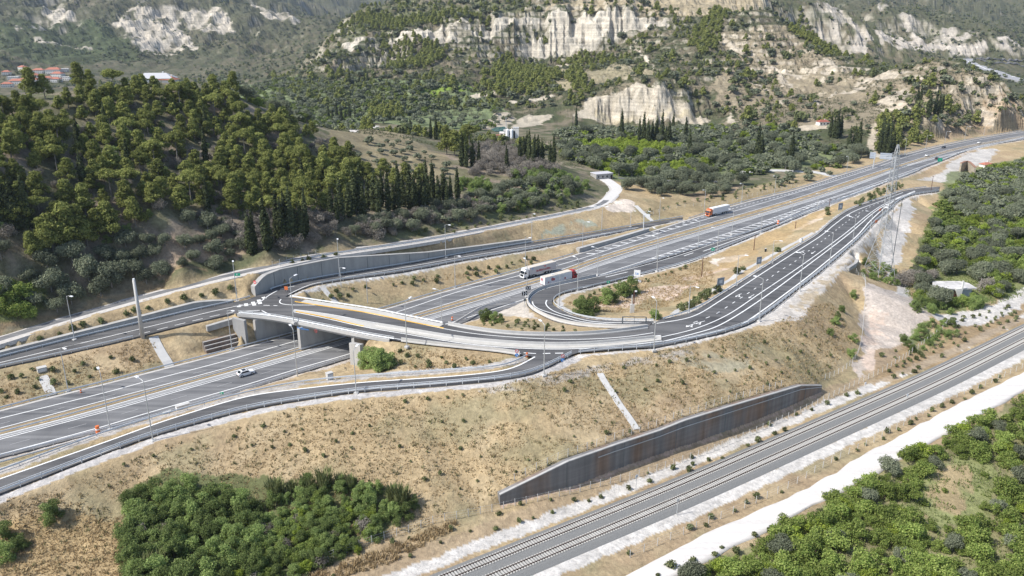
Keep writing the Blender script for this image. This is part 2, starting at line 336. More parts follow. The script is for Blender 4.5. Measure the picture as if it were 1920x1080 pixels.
GN.tri(CV, tris, GN.Z)
def inpoly(x, y, P):
    P = np.asarray(P)[:, :2]; c = np.zeros(x.shape, bool); n = len(P); j = n - 1
    for i in range(n):
        xi, yi = P[i]; xj, yj = P[j]
        if yi != yj:
            t = ((yi > y) != (yj > y)) & (x < (xj - xi) * (y - yi) / (yj - yi) + xi)
            c ^= t
        j = i
    return c
# region where the triangulated survey rules (behind it the hills take over)
nb = [p[:2] for p in svg_a] + [G(*p)[:2] for p in [(1165,338,11.5),(1240,358,9),(1320,372,8),(1400,352,7.5),(1480,328,7),(1560,308,6.5),(1620,292,6.5),(1680,270,8),(1760,257,8),(1860,236,9),(1990,205,8),(2060,330,3),(2250,560,1),(2300,900,-1),(1600,1230,-1),(1000,1230,-.8),(300,1230,0),(-150,1230,0),(-220,930,2.5),(-220,730,9)]]
W = inpoly(GN.X, GN.Y, nb) & ~np.isnan(GN.Z)
W = W.astype(float)
def blur(a, r):
    for _ in range(2):
        for ax in (0, 1):
            k = np.zeros_like(a)
            for d in range(-r, r + 1): k += np.roll(a, d, ax)
            a = k / (2 * r + 1)
    return a
W = np.clip(blur(W, 3) * 2 - 1, 0, 1)
GN.Z = np.where(np.isnan(GN.Z), 0, GN.Z)
# roads press the ground down a little so the carriageways lie on top
RZ = np.full(GN.X.shape, np.nan)
def ribbon_tris(A, B):
    n = len(A); V = np.vstack([A, B]); T = []
    for i in range(n - 1): T += [(i, i + 1, n + i), (i + 1, n + i + 1, n + i)]
    return V, T
def pairs(A, B, n=None, step=3.0):
    A = resample(A, step=1.0, smooth=1); B = resample(B, step=1.0, smooth=1)
    la = len(A); n = n or max(4, int(la / step))
    ia = np.linspace(0, len(A) - 1, n); ib = np.linspace(0, len(B) - 1, n)
    return (np.stack([np.interp(ia, np.arange(len(A)), A[:, k]) for k in range(3)], 1), np.stack([np.interp(ib, np.arange(len(B)), B[:, k]) for k in range(3)], 1))
roads = {}
roads['far'] = pairs(m_gr, m_in); roads['near'] = pairs(m_med, m_rail)
roads['r1l'] = pairs(r1_far[:-11] if False else extend(R1([(0,671),(133,637),(200,620.5),(256,608),(360,583),(400,574),(437,567)]), 60, 0), r1_near)
roads['r1r'] = pairs(R1([(518,538),(560,529),(635,515),(760,495.6),(880,474),(997,455),(1092,440),(1205,420),(1280,407)]), r1_near2)
roads['r3'] = pairs(r3_lin, r3_out)
roads['loop'] = pairs(lb_out, lb_in)
roads['main'] = pairs(r2_in, extend(R2([(1227,651),(1314,633),(1360,622),(1421,598),(1498,540),(1559,492),(1612,445),(1639,417),(1671,391),(1682,379),(1710,366),(1760,359)]), 0, 0))
roads['service'] = (sv_a, sv_b)
for k, (A, B) in roads.items():
    V, T = ribbon_tris(A, B); GN.tri(V, T, RZ)
# forecourts of the junction (either end of the overpass)
jun_a = L([(437,567,13.9),(460,563,14.2),(493,550,14.5),(518,538,14.5),(541,552,14.5),(535,556,14.5),(633,571,14.5),(690,580,14.5),(462,595,14.5),(437,588,14.0)])
jun_b = L([(690,630,14.5),(868,613,14.5),(972,628,14.5),(1085,628.5,14.5),(1214,614,14.4),(1240,640,14.4),(1227,651,14.4),(1085,661,14.5),(1032,685,14.4),(991,702,14.4),(949,694,14.2),(988,669,14.5),(853,651,14.5),(735,637,14.5)])
for P in (jun_a, jun_b):
    m = inpoly(GN.X, GN.Y, P); RZ[m & np.isnan(RZ)] = 14.4
R0 = np.where(np.isnan(RZ), 99, RZ)
for dx, dy in ((1, 0), (-1, 0), (0, 1), (0, -1)): R0 = np.minimum(R0, np.roll(np.roll(np.where(np.isnan(RZ), 99, RZ), dx, 1), dy, 0))
GN.Z = np.where(R0 < 90, np.minimum(GN.Z, R0 - 0.45), GN.Z)

def base_h(x, y):
    z = GB.sample(x, y)
    i = GA.inside(x, y); zz = z.copy(); zz[i] = GA.sample(x[i], y[i])
    return zz
def height(x, y):
    x = np.atleast_1d(np.asarray(x, float)); y = np.atleast_1d(np.asarray(y, float))
    r = np.hypot(x, y)
    far = np.clip((r - 600) / 250, 0, 1)
    # gullies: warp the contour lines
    g = 1 - abs(2 * fbm(x / 30.0, y / 90.0, 3) - 1); g2 = 1 - abs(2 * fbm(x / 9.0 + 40, y / 60.0, 2) - 1)
    g4 = 1 - abs(2 * fbm(x / 5.5 + 4, y / 40.0, 2) - 1)
    g3 = 1 - abs(2 * fbm(x / 95.0 + 9, y / 200.0, 3) - 1)
    ox = far * 22 * (fbm(x / 60, y / 60 + 70, 3) - .5); oy = far * ((g - .75) * 26 + (g2 - .7) * 11 + (g4 - .7) * 6 + (g3 - .7) * 40)
    z = base_h(x + ox, y + oy)
    hill = np.clip((z - 14) / 25, 0, 1)
    big = np.clip((r - 1300) / 900, 0, 1)
    z = z + hill * ((fbm(x / 55, y / 55, 4) - .5) * (3 + 8 * far + 60 * big) + (fbm(x / 9, y / 9, 3) - .5) * (1.4 + 3.0 * far) + far * (fbm(x / 3.5, y / 3.5, 3) - .5) * 2.2)
    # hard beds stand out as ledges on the steep faces
    zs = z + 5 * fbm(x / 70 + 3, y / 70, 3)
    z = z + hill * far * (1 - .7 * big) * (1.1 * np.sin(zs * 2 * np.pi / 8.5) + .5 * np.sin(zs * 2 * np.pi / 3.7 + 1))
    z = z + (fbm(x / 6, y / 6, 3) - .5) * .5
    i = GN.inside(x, y)
    w = np.zeros_like(z); zn = np.zeros_like(z)
    w[i] = GN.sample(x[i], y[i], W); zn[i] = GN.sample(x[i], y[i])
    free = np.ones_like(z); free[i] = GN.sample(x[i], y[i], FREE)
    zn = zn + free * ((fbm(x / 5, y / 5, 3) - .5) * .7)
    return z * (1 - w) + zn * w
# ground roughness is left out on and beside paved and railway surfaces
FREE = (R0 > 90).astype(float)
for o, wd in ((rw_c, 10.5), (resample(dr_up * .5 + np.stack([np.interp(np.linspace(0, 1, len(dr_up)), np.linspace(0, 1, len(dr_lo)), dr_lo[:, k]) for k in range(3)], 1) * .5, step=3), 5.0)):
    V, T = ribbon_tris(offset(o, wd), offset(o, -wd)); t = np.full(GN.X.shape, np.nan); GN.tri(V, T, t); FREE[~np.isnan(t)] = 0
FREE = blur(FREE, 1)
def hz(x, y): return float(height(x, y)[0])
def hit(px, py, t0=90.0, t1=4500.0):
    d = ray(px, py); d = d / np.linalg.norm(d)
    t = np.geomspace(t0, t1, 700); P = CAM + d * t[:, None]
    below = P[:, 2] < height(P[:, 0], P[:, 1])
    if not below.any(): return P[-1]
    k = int(np.argmax(below)); a = t[max(0, k - 1)]; b = t[k]
    tt = np.linspace(a, b, 24); P = CAM + d * tt[:, None]
    below = P[:, 2] < height(P[:, 0], P[:, 1]); k = int(np.argmax(below))
    q = P[k]; return np.array([q[0], q[1], hz(q[0], q[1])])
def area(pts): return np.array([hit(*p) for p in pts])
# ------------------------------------------------------------------ materials
def nodes(m):
    m.use_nodes = True; nt = m.node_tree; nt.nodes.clear()
    return nt, nt.nodes, nt.links
def _n(ns, t, **kw):
    n = ns.new(t)
    for k, v in kw.items(): setattr(n, k, v)
    return n
def _bw(nt, src, lo, hi):
    mr = nt.nodes.new('ShaderNodeMapRange'); mr.inputs[3].default_value = lo; mr.inputs[4].default_value = hi
    nt.links.new(src, mr.inputs[0]); return mr.outputs[0]
def _scale_col(nt, col, fac):
    vm = nt.nodes.new('ShaderNodeVectorMath'); vm.operation = 'SCALE'
    if isinstance(col, tuple): vm.inputs[0].default_value = col[:3]
    else: nt.links.new(col, vm.inputs[0])
    nt.links.new(fac, vm.inputs['Scale']); return vm.outputs[0]
def plain(name, col, rough=.7, metal=0.0, noise=0.0, nscale=1.0, stretch=None, bump=0.0, world=True, spec=0.3, rnd=0.0):
    """solid colour broken up by procedural grime"""
    m = bpy.data.materials.new(name); nt, ns, lk = nodes(m)
    out = _n(ns, 'ShaderNodeOutputMaterial'); b = _n(ns, 'ShaderNodeBsdfPrincipled')
    b.inputs['Roughness'].default_value = rough; b.inputs['Metallic'].default_value = metal
    b.inputs['Specular IOR Level'].default_value = spec
    lk.new(b.outputs[0], out.inputs[0]); b.inputs['Base Color'].default_value = (*col, 1)
    c = tuple(col)
    if noise:
        if world: pos = _n(ns, 'ShaderNodeNewGeometry').outputs['Position']
        else: pos = _n(ns, 'ShaderNodeTexCoord').outputs['Object']
        if stretch:
            mp = _n(ns, 'ShaderNodeMapping'); mp.inputs['Scale'].default_value = stretch; lk.new(pos, mp.inputs[0]); pos = mp.outputs[0]
        tx = _n(ns, 'ShaderNodeTexNoise'); tx.inputs['Scale'].default_value = nscale; tx.inputs['Detail'].default_value = 6; tx.inputs['Roughness'].default_value = .65
        lk.new(pos, tx.inputs['Vector'])
        f = _bw(nt, tx.outputs[0], 1 - noise * 1.6, 1 + noise * 1.6)
        c = _scale_col(nt, c, f); lk.new(c, b.inputs['Base Color'])
        if bump:
            bp = _n(ns, 'ShaderNodeBump'); bp.inputs['Strength'].default_value = bump; bp.inputs['Distance'].default_value = .1
            lk.new(tx.outputs[0], bp.inputs['Height']); lk.new(bp.outputs[0], b.inputs['Normal'])
    if rnd:
        oi = _n(ns, 'ShaderNodeObjectInfo'); f = _bw(nt, oi.outputs['Random'], 1 - rnd, 1 + rnd)
        c = _scale_col(nt, c, f); lk.new(c, b.inputs['Base Color'])
    return m
def leafy(name, c1, c2, tr=.25, rnd=.25, isl=True, rough=.75):
    """foliage: two leaf colours mixed leaf by leaf, tree by tree"""
    m = bpy.data.materials.new(name); nt, ns, lk = nodes(m)
    out = _n(ns, 'ShaderNodeOutputMaterial')
    geo = _n(ns, 'ShaderNodeNewGeometry'); oi = _n(ns, 'ShaderNodeObjectInfo')
    mix = _n(ns, 'ShaderNodeMix', data_type='RGBA'); mix.inputs[6].default_value = (*c1, 1); mix.inputs[7].default_value = (*c2, 1)
    lk.new(geo.outputs['Random Per Island'], mix.inputs[0])
    col = _scale_col(nt, mix.outputs[2], _bw(nt, oi.outputs['Random'], 1 - rnd, 1 + rnd))
    d = _n(ns, 'ShaderNodeBsdfDiffuse'); t = _n(ns, 'ShaderNodeBsdfTranslucent'); ms = _n(ns, 'ShaderNodeMixShader')
    ms.inputs[0].default_value = tr; lk.new(col, d.inputs[0]); lk.new(col, t.inputs[0])
    lk.new(d.outputs[0], ms.inputs[1]); lk.new(t.outputs[0], ms.inputs[2]); lk.new(ms.outputs[0], out.inputs[0])
    return m
def asphalt(name, base, worn):
    m = bpy.data.materials.new(name); nt, ns, lk = nodes(m)
    out = _n(ns, 'ShaderNodeOutputMaterial'); b = _n(ns, 'ShaderNodeBsdfPrincipled'); b.inputs['Roughness'].default_value = .85
    b.inputs['Specular IOR Level'].default_value = .25
    pos = _n(ns, 'ShaderNodeNewGeometry').outputs['Position']
    mp = _n(ns, 'ShaderNodeMapping'); mp.inputs['Rotation'].default_value = (0, 0, math.radians(-41)); mp.inputs['Scale'].default_value = (.02, .55, 1); lk.new(pos, mp.inputs[0])
    a = _n(ns, 'ShaderNodeTexNoise'); a.inputs['Scale'].default_value = 1; a.inputs['Detail'].default_value = 4; lk.new(mp.outputs[0], a.inputs['Vector'])
    c = _n(ns, 'ShaderNodeTexNoise'); c.inputs['Scale'].default_value = .09; c.inputs['Detail'].default_value = 5; lk.new(pos, c.inputs['Vector'])
    f = _n(ns, 'ShaderNodeTexNoise'); f.inputs['Scale'].default_value = 6; f.inputs['Detail'].default_value = 3; lk.new(pos, f.inputs['Vector'])
    mx = _n(ns, 'ShaderNodeMath', operation='MULTIPLY_ADD'); lk.new(a.outputs[0], mx.inputs[0]); mx.inputs[1].default_value = .75; lk.new(_bw(nt, c.outputs[0], -.1, .35), mx.inputs[2])
    mix = _n(ns, 'ShaderNodeMix', data_type='RGBA'); mix.inputs[6].default_value = (*base, 1); mix.inputs[7].default_value = (*worn, 1)
    lk.new(_bw(nt, mx.outputs[0], -.9, 1.9), mix.inputs[0])
    lk.new(_scale_col(nt, mix.outputs[2], _bw(nt, f.outputs[0], .8, 1.2)), b.inputs['Base Color']); lk.new(b.outputs[0], out.inputs[0])
    return m
MT = {}
MT['asphalt_old'] = asphalt('asphalt_worn', (.085, .087, .092), (.215, .214, .214))
MT['asphalt_new'] = asphalt('asphalt_dark', (.062, .062, .064), (.135, .133, .132))
MT['paint'] = plain('road_paint', (.74, .74, .72), .6, noise=.15, nscale=1.5)
MT['paint_worn'] = plain('worn_road_paint', (.36, .36, .36), .7, noise=.3, nscale=1.5); MT['gravel_mat'] = plain('grey_gravel', (.47, .445, .415), .95, noise=.3, nscale=1.3, bump=.4); MT['gutter'] = plain('gutter_concrete', (.46, .44, .41), .9, noise=.25, nscale=.8); MT['worn_asphalt'] = plain('worn_asphalt', (.27, .27, .27), .9, noise=.2, nscale=.6)
MT['paint_y'] = plain('yellow_kerb_paint', (.72, .42, .07), .6, noise=.12, nscale=1.5)
MT['concrete'] = plain('concrete', (.36, .352, .335), .85, noise=.24, nscale=.5, stretch=(1, 1, .25), bump=.15)
MT['concrete_lt'] = plain('concrete_pale', (.47, .46, .44), .85, noise=.12, nscale=.6)
def stained(name, a, b_):
    m = bpy.data.materials.new(name); nt, ns, lk = nodes(m); out = _n(ns, 'ShaderNodeOutputMaterial'); b = _n(ns, 'ShaderNodeBsdfPrincipled'); b.inputs['Roughness'].default_value = .9; pos = _n(ns, 'ShaderNodeNewGeometry').outputs['Position']
    def tex(sc, s, d):
        mp = _n(ns, 'ShaderNodeMapping'); mp.inputs['Scale'].default_value = sc; lk.new(pos, mp.inputs[0]); t = _n(ns, 'ShaderNodeTexNoise'); t.inputs['Scale'].default_value = s; t.inputs['Detail'].default_value = d; lk.new(mp.outputs[0], t.inputs['Vector']); return t.outputs[0]
    mix = _n(ns, 'ShaderNodeMix', data_type='RGBA'); mix.inputs[6].default_value = (*a, 1); mix.inputs[7].default_value = (*b_, 1); mr = _n(ns, 'ShaderNodeMapRange'); mr.inputs[1].default_value = .42; mr.inputs[2].default_value = .66; lk.new(tex((1, 1, .3), .16, 5), mr.inputs[0]); lk.new(mr.outputs[0], mix.inputs[0])
    mu = _n(ns, 'ShaderNodeMath', operation='MULTIPLY'); lk.new(_bw(nt, tex((1, 1, .06), .9, 6), .45, 1.55), mu.inputs[0]); lk.new(_bw(nt, tex((.05, .05, 1), 1.1, 3), .7, 1.3), mu.inputs[1]); lk.new(_scale_col(nt, mix.outputs[2], mu.outputs[0]), b.inputs['Base Color']); lk.new(b.outputs[0], out.inputs[0]); return m
MT['concrete_dk'] = stained('concrete_weathered', (.175, .168, .162), (.20, .135, .095))
MT['fadedred'] = plain('faded_red_print', (.42, .13, .14), .5); MT['deepred'] = plain('dark_red_print', (.42, .045, .06), .5)
MT['kerb'] = plain('paved_island', (.45, .435, .40), .9, noise=.15, nscale=.5)
MT['steel'] = plain('galvanised_steel', (.60, .62, .635), .5, .25, noise=.08, nscale=2)
MT['steel_dk'] = plain('dark_steel', (.16, .18, .19), .5, .5)
MT['pole'] = plain('galvanised_pole', (.50, .51, .51), .5, .4)
MT['rust'] = plain('rail_rust', (.05, .027, .02), .8, .0, noise=.2, nscale=3)
MT['sleeper'] = plain('sleeper_concrete', (.41, .395, .365), .85, rnd=.1)
MT['ballast'] = plain('track_ballast', (.185, .185, .178), .95, noise=.6, nscale=9, bump=.8)
MT['wood'] = plain('brown_timber', (.10, .045, .035), .8, noise=.2, nscale=2, world=False)
MT['white'] = plain('white_paint', (.78, .79, .80), .35, spec=.5)
MT['tarp'] = plain('trailer_tarpaulin', (.50, .49, .50), .6, noise=.05, nscale=.8, world=False)
MT['tarp_w'] = plain('trailer_panel', (.70, .70, .71), .5, noise=.05, nscale=.8, world=False)
MT['tarp_top'] = plain('dusty_roof', (.55, .50, .43), .8, noise=.08, nscale=.7, world=False)
MT['orange'] = plain('orange_paint', (.66, .17, .05), .4, spec=.5)
MT['red'] = plain('red_paint', (.35, .03, .035), .4, spec=.5)
MT['signback'] = plain('sign_back_grey', (.27, .29, .315), .55, .2)
MT['redsign'] = plain('red_sign', (.65, .05, .05), .5)
MT['bluesign'] = plain('blue_sign', (.03, .22, .60), .5)
MT['greensign'] = plain('green_sign', (.02, .36, .22), .5)
MT['black'] = plain('black_rubber_and_shade', (.015, .015, .016), .7)
MT['glass'] = plain('dark_glass', (.02, .025, .03), .08, spec=.8)
MT['darkcar'] = plain('dark_car_paint', (.02, .022, .03), .25, spec=.6)
MT['lamp'] = plain('lamp_glass', (.80, .80, .78), .3)
MT['yellow'] = plain('yellow_plastic', (.75, .45, .04), .5)
MT['tail'] = plain('tail_light', (.4, .02, .02), .3)
MT['terracotta'] = plain('roof_tiles', (.38, .15, .10), .85, noise=.2, nscale=.8)
MT['stucco'] = plain('whitewash', (.70, .68, .64), .85, noise=.1, nscale=.4)
MT['ruin'] = plain('ruin_plaster', (.55, .51, .45), .9, noise=.3, nscale=.8)
MT['pond'] = plain('pond_water', (.03, .11, .12), .15, spec=.5)
MT['bark'] = plain('bark', (.12, .085, .06), .95, noise=.25, nscale=2, world=False)
MT['bark_grey'] = plain('grey_bark', (.22, .20, .18), .95, noise=.2, nscale=2, world=False)

# ------------------------------------------------------------------ mesh building
class MB:
    def __init__(s): s.v = []; s.f = []
    def add(s, V, F):
        o = len(s.v); s.v += [tuple(map(float, p)) for p in V]; s.f += [tuple(i + o for i in f) for f in F]; return s
    def box(s, c, d, rz=0.0, M=None):
        hx, hy, hz_ = d[0] / 2, d[1] / 2, d[2] / 2
        V = [(x, y, z) for x in (-hx, hx) for y in (-hy, hy) for z in (-hz_, hz_)]
        ca, sa = math.cos(rz), math.sin(rz)
        V = [(c[0] + x * ca - y * sa, c[1] + x * sa + y * ca, c[2] + z) for x, y, z in V]
        if M: V = [M @ Vector(p) for p in V]
        return s.add(V, [(0, 1, 3, 2), (4, 6, 7, 5), (0, 4, 5, 1), (2, 3, 7, 6), (0, 2, 6, 4), (1, 5, 7, 3)])
    def tube(s, p, q, r0, r1=None, n=8, cap=True):
        r1 = r0 if r1 is None else r1
        p = Vector(p); q = Vector(q); d = (q - p).normalized()
        a = d.orthogonal().normalized(); b = d.cross(a)
        V = [p + (a * math.cos(2 * math.pi * i / n) + b * math.sin(2 * math.pi * i / n)) * r0 for i in range(n)]
        V += [q + (a * math.cos(2 * math.pi * i / n) + b * math.sin(2 * math.pi * i / n)) * r1 for i in range(n)]
        F = [(i, (i + 1) % n, n + (i + 1) % n, n + i) for i in range(n)]
        if cap: F += [tuple(range(n))[::-1], tuple(range(n, 2 * n))]
        return s.add(V, F)
    def bar(s, p, q, w, h=None):
        """rectangular bar between two points"""
        h = w if h is None else h
        p = Vector(p); q = Vector(q); d = (q - p).normalized(); up = Vector((0, 0, 1))
        if abs(d.z) > .95: up = Vector((1, 0, 0))
        a = d.cross(up).normalized() * (w / 2); b = a.cross(d).normalized() * (h / 2)
        V = [p - a - b, p + a - b, p + a + b, p - a + b, q - a - b, q + a - b, q + a + b, q - a + b]
        return s.add(V, [(0, 1, 2, 3), (7, 6, 5, 4), (0, 4, 5, 1), (1, 5, 6, 2), (2, 6, 7, 3), (3, 7, 4, 0)])
    def prism(s, poly, z0, z1):
        n = len(poly); zz = z1 if hasattr(z1, '__len__') else [z1] * n; z0_ = z0 if hasattr(z0, '__len__') else [z0] * n
        V = [(p[0], p[1], z) for p, z in zip(poly, z0_)] + [(p[0], p[1], z) for p, z in zip(poly, zz)]
        F = [(i, (i + 1) % n, n + (i + 1) % n, n + i) for i in range(n)] + [tuple(range(n))[::-1], tuple(range(n, 2 * n))]
        return s.add(V, F)
    def side(s, poly, x0, x1, axis='y'):
        """extrude a profile given in (along, z) across x0..x1"""
        n = len(poly)
        V = [(x0, p[0], p[1]) for p in poly] + [(x1, p[0], p[1]) for p in poly]
        if axis == 'x': V = [(p[1], p[0], p[2]) for p in V]
        F = [(i, (i + 1) % n, n + (i + 1) % n, n + i) for i in range(n)] + [tuple(range(n))[::-1], tuple(range(n, 2 * n))]
        return s.add(V, F)
    def loft(s, P, prof):
        """sweep a cross profile [(offset, z)] along path P (world points)"""
        P = np.asarray(P, float); T = np.gradient(P[:, :2], axis=0); T /= np.linalg.norm(T, axis=1)[:, None] + 1e-9
        N = np.stack([-T[:, 1], T[:, 0]], 1); k = len(prof); V = []; F = []
        for i in range(len(P)):
            for o, z in prof: V.append((P[i, 0] + N[i, 0] * o, P[i, 1] + N[i, 1] * o, P[i, 2] + z))
        for i in range(len(P) - 1):
            for j in range(k):
                j2 = (j + 1) % k; F.append((i * k + j, i * k + j2, (i + 1) * k + j2, (i + 1) * k + j))
        F += [tuple(range(k)), tuple(range((len(P) - 1) * k, len(P) * k))[::-1]]
        return s.add(V, F)
    def strip(s, P, w, dz):
        A, B = offset(P, w / 2), offset(P, -w / 2); n = len(A)
        V = [(p[0], p[1], p[2] + dz) for p in A] + [(p[0], p[1], p[2] + dz) for p in B]
        return s.add(V, [(n + i, n + i + 1, i + 1, i) for i in range(n - 1)])
    def mesh(s, name):
        me = bpy.data.meshes.new(name); me.from_pydata(s.v, [], s.f); me.update(); return me
    def build(s, name, m, parent=None, smooth=False):
        me = s.mesh(name)
        import bmesh
        bm = bmesh.new(); bm.from_mesh(me); bmesh.ops.recalc_face_normals(bm, faces=bm.faces); bm.to_mesh(me); bm.free()
        return link(name, me, m, parent, smooth)
def link(name, me, m=None, parent=None, smooth=False):
    if m is not None and not me.materials: me.materials.append(MT[m] if isinstance(m, str) else m)
    o = bpy.data.objects.new(name, me); COL.objects.link(o)
    if parent is not None: o.parent = parent
    if smooth: me.shade_smooth()
    return o
def arr_mesh(name, V, Q, mats=(), mi=None, smooth=False):
    V = np.asarray(V, np.float32); Q = np.asarray(Q, np.int32); me = bpy.data.meshes.new(name)
    me.vertices.add(len(V)); me.vertices.foreach_set('co', V.ravel())
    me.loops.add(Q.size); me.loops.foreach_set('vertex_index', Q.ravel())
    me.polygons.add(len(Q)); me.polygons.foreach_set('loop_start', np.arange(0, Q.size, Q.shape[1], dtype=np.int32))
    for m in mats: me.materials.append(MT[m] if isinstance(m, str) else m)
    if mi is not None: me.polygons.foreach_set('material_index', np.asarray(mi, np.int32))
    me.update(calc_edges=True)
    if smooth: me.shade_smooth()
    return me
def empty(name, loc=(0, 0, 0), rz=0.0, sc=1.0):
    o = bpy.data.objects.new(name, None); COL.objects.link(o); o.location = tuple(map(float, loc)); o.rotation_euler = (0, 0, rz)
    o.scale = (sc, sc, sc) if not hasattr(sc, '__len__') else sc; o.empty_display_size = .5
    return o
def tag(o, label=None, cat=None, group=None, kind=None):
    if label: o['label'] = label
    if cat: o['category'] = cat
    if group: o['group'] = group
    if kind: o['kind'] = kind
    return o
def struct(o): return tag(o, kind='structure')
def copy_tree(root, loc, rz=0.0, sc=1.0):
    c = root.copy(); COL.objects.link(c); c.location = tuple(map(float, loc)); c.rotation_euler = (0, 0, rz)
    c.scale = (sc, sc, sc) if not hasattr(sc, '__len__') else sc
    for ch in root.children:
        d = ch.copy(); COL.objects.link(d); d.parent = c
        for g in ch.children:
            e = g.copy(); COL.objects.link(e); e.parent = d
    return c

# ------------------------------------------------------------------ terrain sheet
az = np.concatenate([np.arange(-180, -50, 5.0), np.arange(-50, -44, .6), np.arange(-44, 44, .125), np.arange(44, 50, .6), np.arange(50, 180.1, 5.0)])
rr = np.concatenate([[1, 25, 50, 70, 90], np.arange(100, 262, .6), np.arange(262, 480, 1.0), np.arange(480, 760, 1.8), np.arange(760, 1200, 1.25), np.arange(1200, 1240, 2.2), np.geomspace(1240, 2500, 200), np.geomspace(2530, 5000, 70)])
AZ, RR = np.meshgrid(np.radians(az), rr)
TX, TY = RR * np.sin(AZ), RR * np.cos(AZ)
tx, ty = TX.ravel(), TY.ravel()
tz = np.concatenate([height(tx[i:i + 200000], ty[i:i + 200000]) for i in range(0, len(tx), 200000)])
TZ = tz.reshape(TX.shape)
# slope
dzr = np.gradient(TZ, axis=0) / np.gradient(RR, axis=0)
dza = np.gradient(TZ, axis=1) / (np.gradient(AZ, axis=1) * RR + 1e-6)
SLOPE = np.hypot(dzr, dza).ravel()
tr = np.hypot(tx, ty)
Wv = np.zeros_like(tx); k = GN.inside(tx, ty); Wv[k] = GN.sample(tx[k], ty[k], W)
n1 = fbm(tx / 40, ty / 40, 5); n2 = fbm(tx / 7 + 30, ty / 7, 4); n3 = fbm(tx / 160 + 5, ty / 160, 3)
def mixc(C, c, f): C += (np.asarray(c) - C) * f[:, None]
C = np.empty((len(tx), 3)); C[:] = (.175, .152, .105)
sm = lambda v, a, b: np.clip((v - a) / (b - a), 0, 1)
mixc(C, (.26, .22, .155), sm(n1, .45, .7)); mixc(C, (.09, .10, .05), sm(n2, .42, .6) * .85)
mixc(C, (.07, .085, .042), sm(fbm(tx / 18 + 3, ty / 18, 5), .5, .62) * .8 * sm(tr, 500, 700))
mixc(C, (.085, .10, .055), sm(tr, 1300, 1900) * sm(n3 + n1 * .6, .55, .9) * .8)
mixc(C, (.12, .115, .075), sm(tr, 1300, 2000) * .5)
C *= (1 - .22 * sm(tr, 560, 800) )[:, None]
# near verges and embankments: parched grass, bare in places
near_c = np.empty_like(C); near_c[:] = (.365, .28, .165)
mixc(near_c, (.31, .23, .15), sm(n1, .45, .65) * .7); mixc(near_c, (.42, .335, .21), sm(n2, .5, .72) * .7); mixc(near_c, (.25, .22, .13), sm(fbm(tx / 14, ty / 14 + 50, 4), .56, .7) * .7)
C = C * (1 - Wv[:, None]) + near_c * Wv[:, None]
def paint(px, col, warp=1.5, f=1.0, z=None, var=.25, soft=None):
    P = area(px) if z is None else np.array([G(x, y, z) for x, y in px])
    pad = warp * 2 + 3
    k = np.where((tx > P[:, 0].min() - pad) & (tx < P[:, 0].max() + pad) & (ty > P[:, 1].min() - pad) & (ty < P[:, 1].max() + pad))[0]
    if not len(k): return
    x = tx[k] + (fbm(tx[k] / (warp * 3), ty[k] / (warp * 3), 3) - .5) * warp * 3; y = ty[k] + (fbm(tx[k] / (warp * 3) + 90, ty[k] / (warp * 3), 3) - .5) * warp * 3
    m = inpoly(x, y, P); k = k[m]
    v = 1 + (fbm(tx[k] / (warp * 2.2), ty[k] / (warp * 2.2) + 33, 4) - .5) * 2 * var
    ff = f if soft is None else f * sm(fbm(tx[k] / soft + 11, ty[k] / soft, 4), .36, .52)
    ff = np.broadcast_to(ff, k.shape)[:, None]
    C[k] = C[k] * (1 - ff) + np.asarray(col) * v[:, None] * ff
def band(P, w0, w1, col, f=1.0, var=.2):
    """ground beside a line: from w0 to w1 metres either side (sign = side)"""
    A, B = offset(P, w0), offset(P, w1); poly = np.vstack([A, B[::-1]])
    k = np.where((tx > poly[:, 0].min()) & (tx < poly[:, 0].max()) & (ty > poly[:, 1].min()) & (ty < poly[:, 1].max()))[0]
    x = tx[k] + (fbm(tx[k] / 2.5, ty[k] / 2.5, 3) - .5) * 1.6; y = ty[k] + (fbm(tx[k] / 2.5 + 9, ty[k] / 2.5, 3) - .5) * 1.6
    m = np.zeros(len(k), bool)
    for i in range(0, len(A) - 1, 8):
        j = min(len(A) - 1, i + 8); q = np.vstack([A[i:j + 1], B[i:j + 1][::-1]])
        b = (x > q[:, 0].min()) & (x < q[:, 0].max()) & (y > q[:, 1].min()) & (y < q[:, 1].max()); s = np.where(b)[0]
        m[s[inpoly(x[s], y[s], q)]] = True
    k = k[m]; k = k[SLOPE[k] < 1.1]; v = 1 + (fbm(tx[k] / 1.6, ty[k] / 1.6, 3) - .5) * 2 * var
    C[k] = C[k] * (1 - f) + np.asarray(col) * v[:, None] * f
ROCK = (.42, .385, .33); WHITE = (.52, .49, .455)
# pine hill floor
paint([(-80,640),(0,600),(130,560),(400,490),(640,440),(900,400),(1040,380),(1000,310),(880,290),(640,262),(520,225),(420,172),(200,172),(0,215),(-80,240)], (.265, .215, .165), 4, .9)
paint([(-80,640),(0,600),(130,560),(400,490),(640,440),(900,400),(1040,380),(1000,310),(880,290),(640,262),(520,225),(420,172),(200,172),(0,215),(-80,240)], (.125, .125, .065), 4, .8, soft=9)
paint([(620,262),(680,242),(760,258),(830,290),(860,330),(800,350),(700,320),(640,300)], (.25, .21, .13), 4, .9, var=.5)
paint([(655,247),(690,236),(712,236),(706,241),(668,249)], WHITE, 1.0)
paint([(600,478),(700,455),(840,430),(1000,400),(1110,378),(1060,372),(900,400),(760,430),(650,455)], (.16, .17, .075), 3, .7, soft=8)
paint([(280,475),(340,440),(420,430),(470,470),(420,500),(300,520)], (.33, .25, .18), 3, .8)
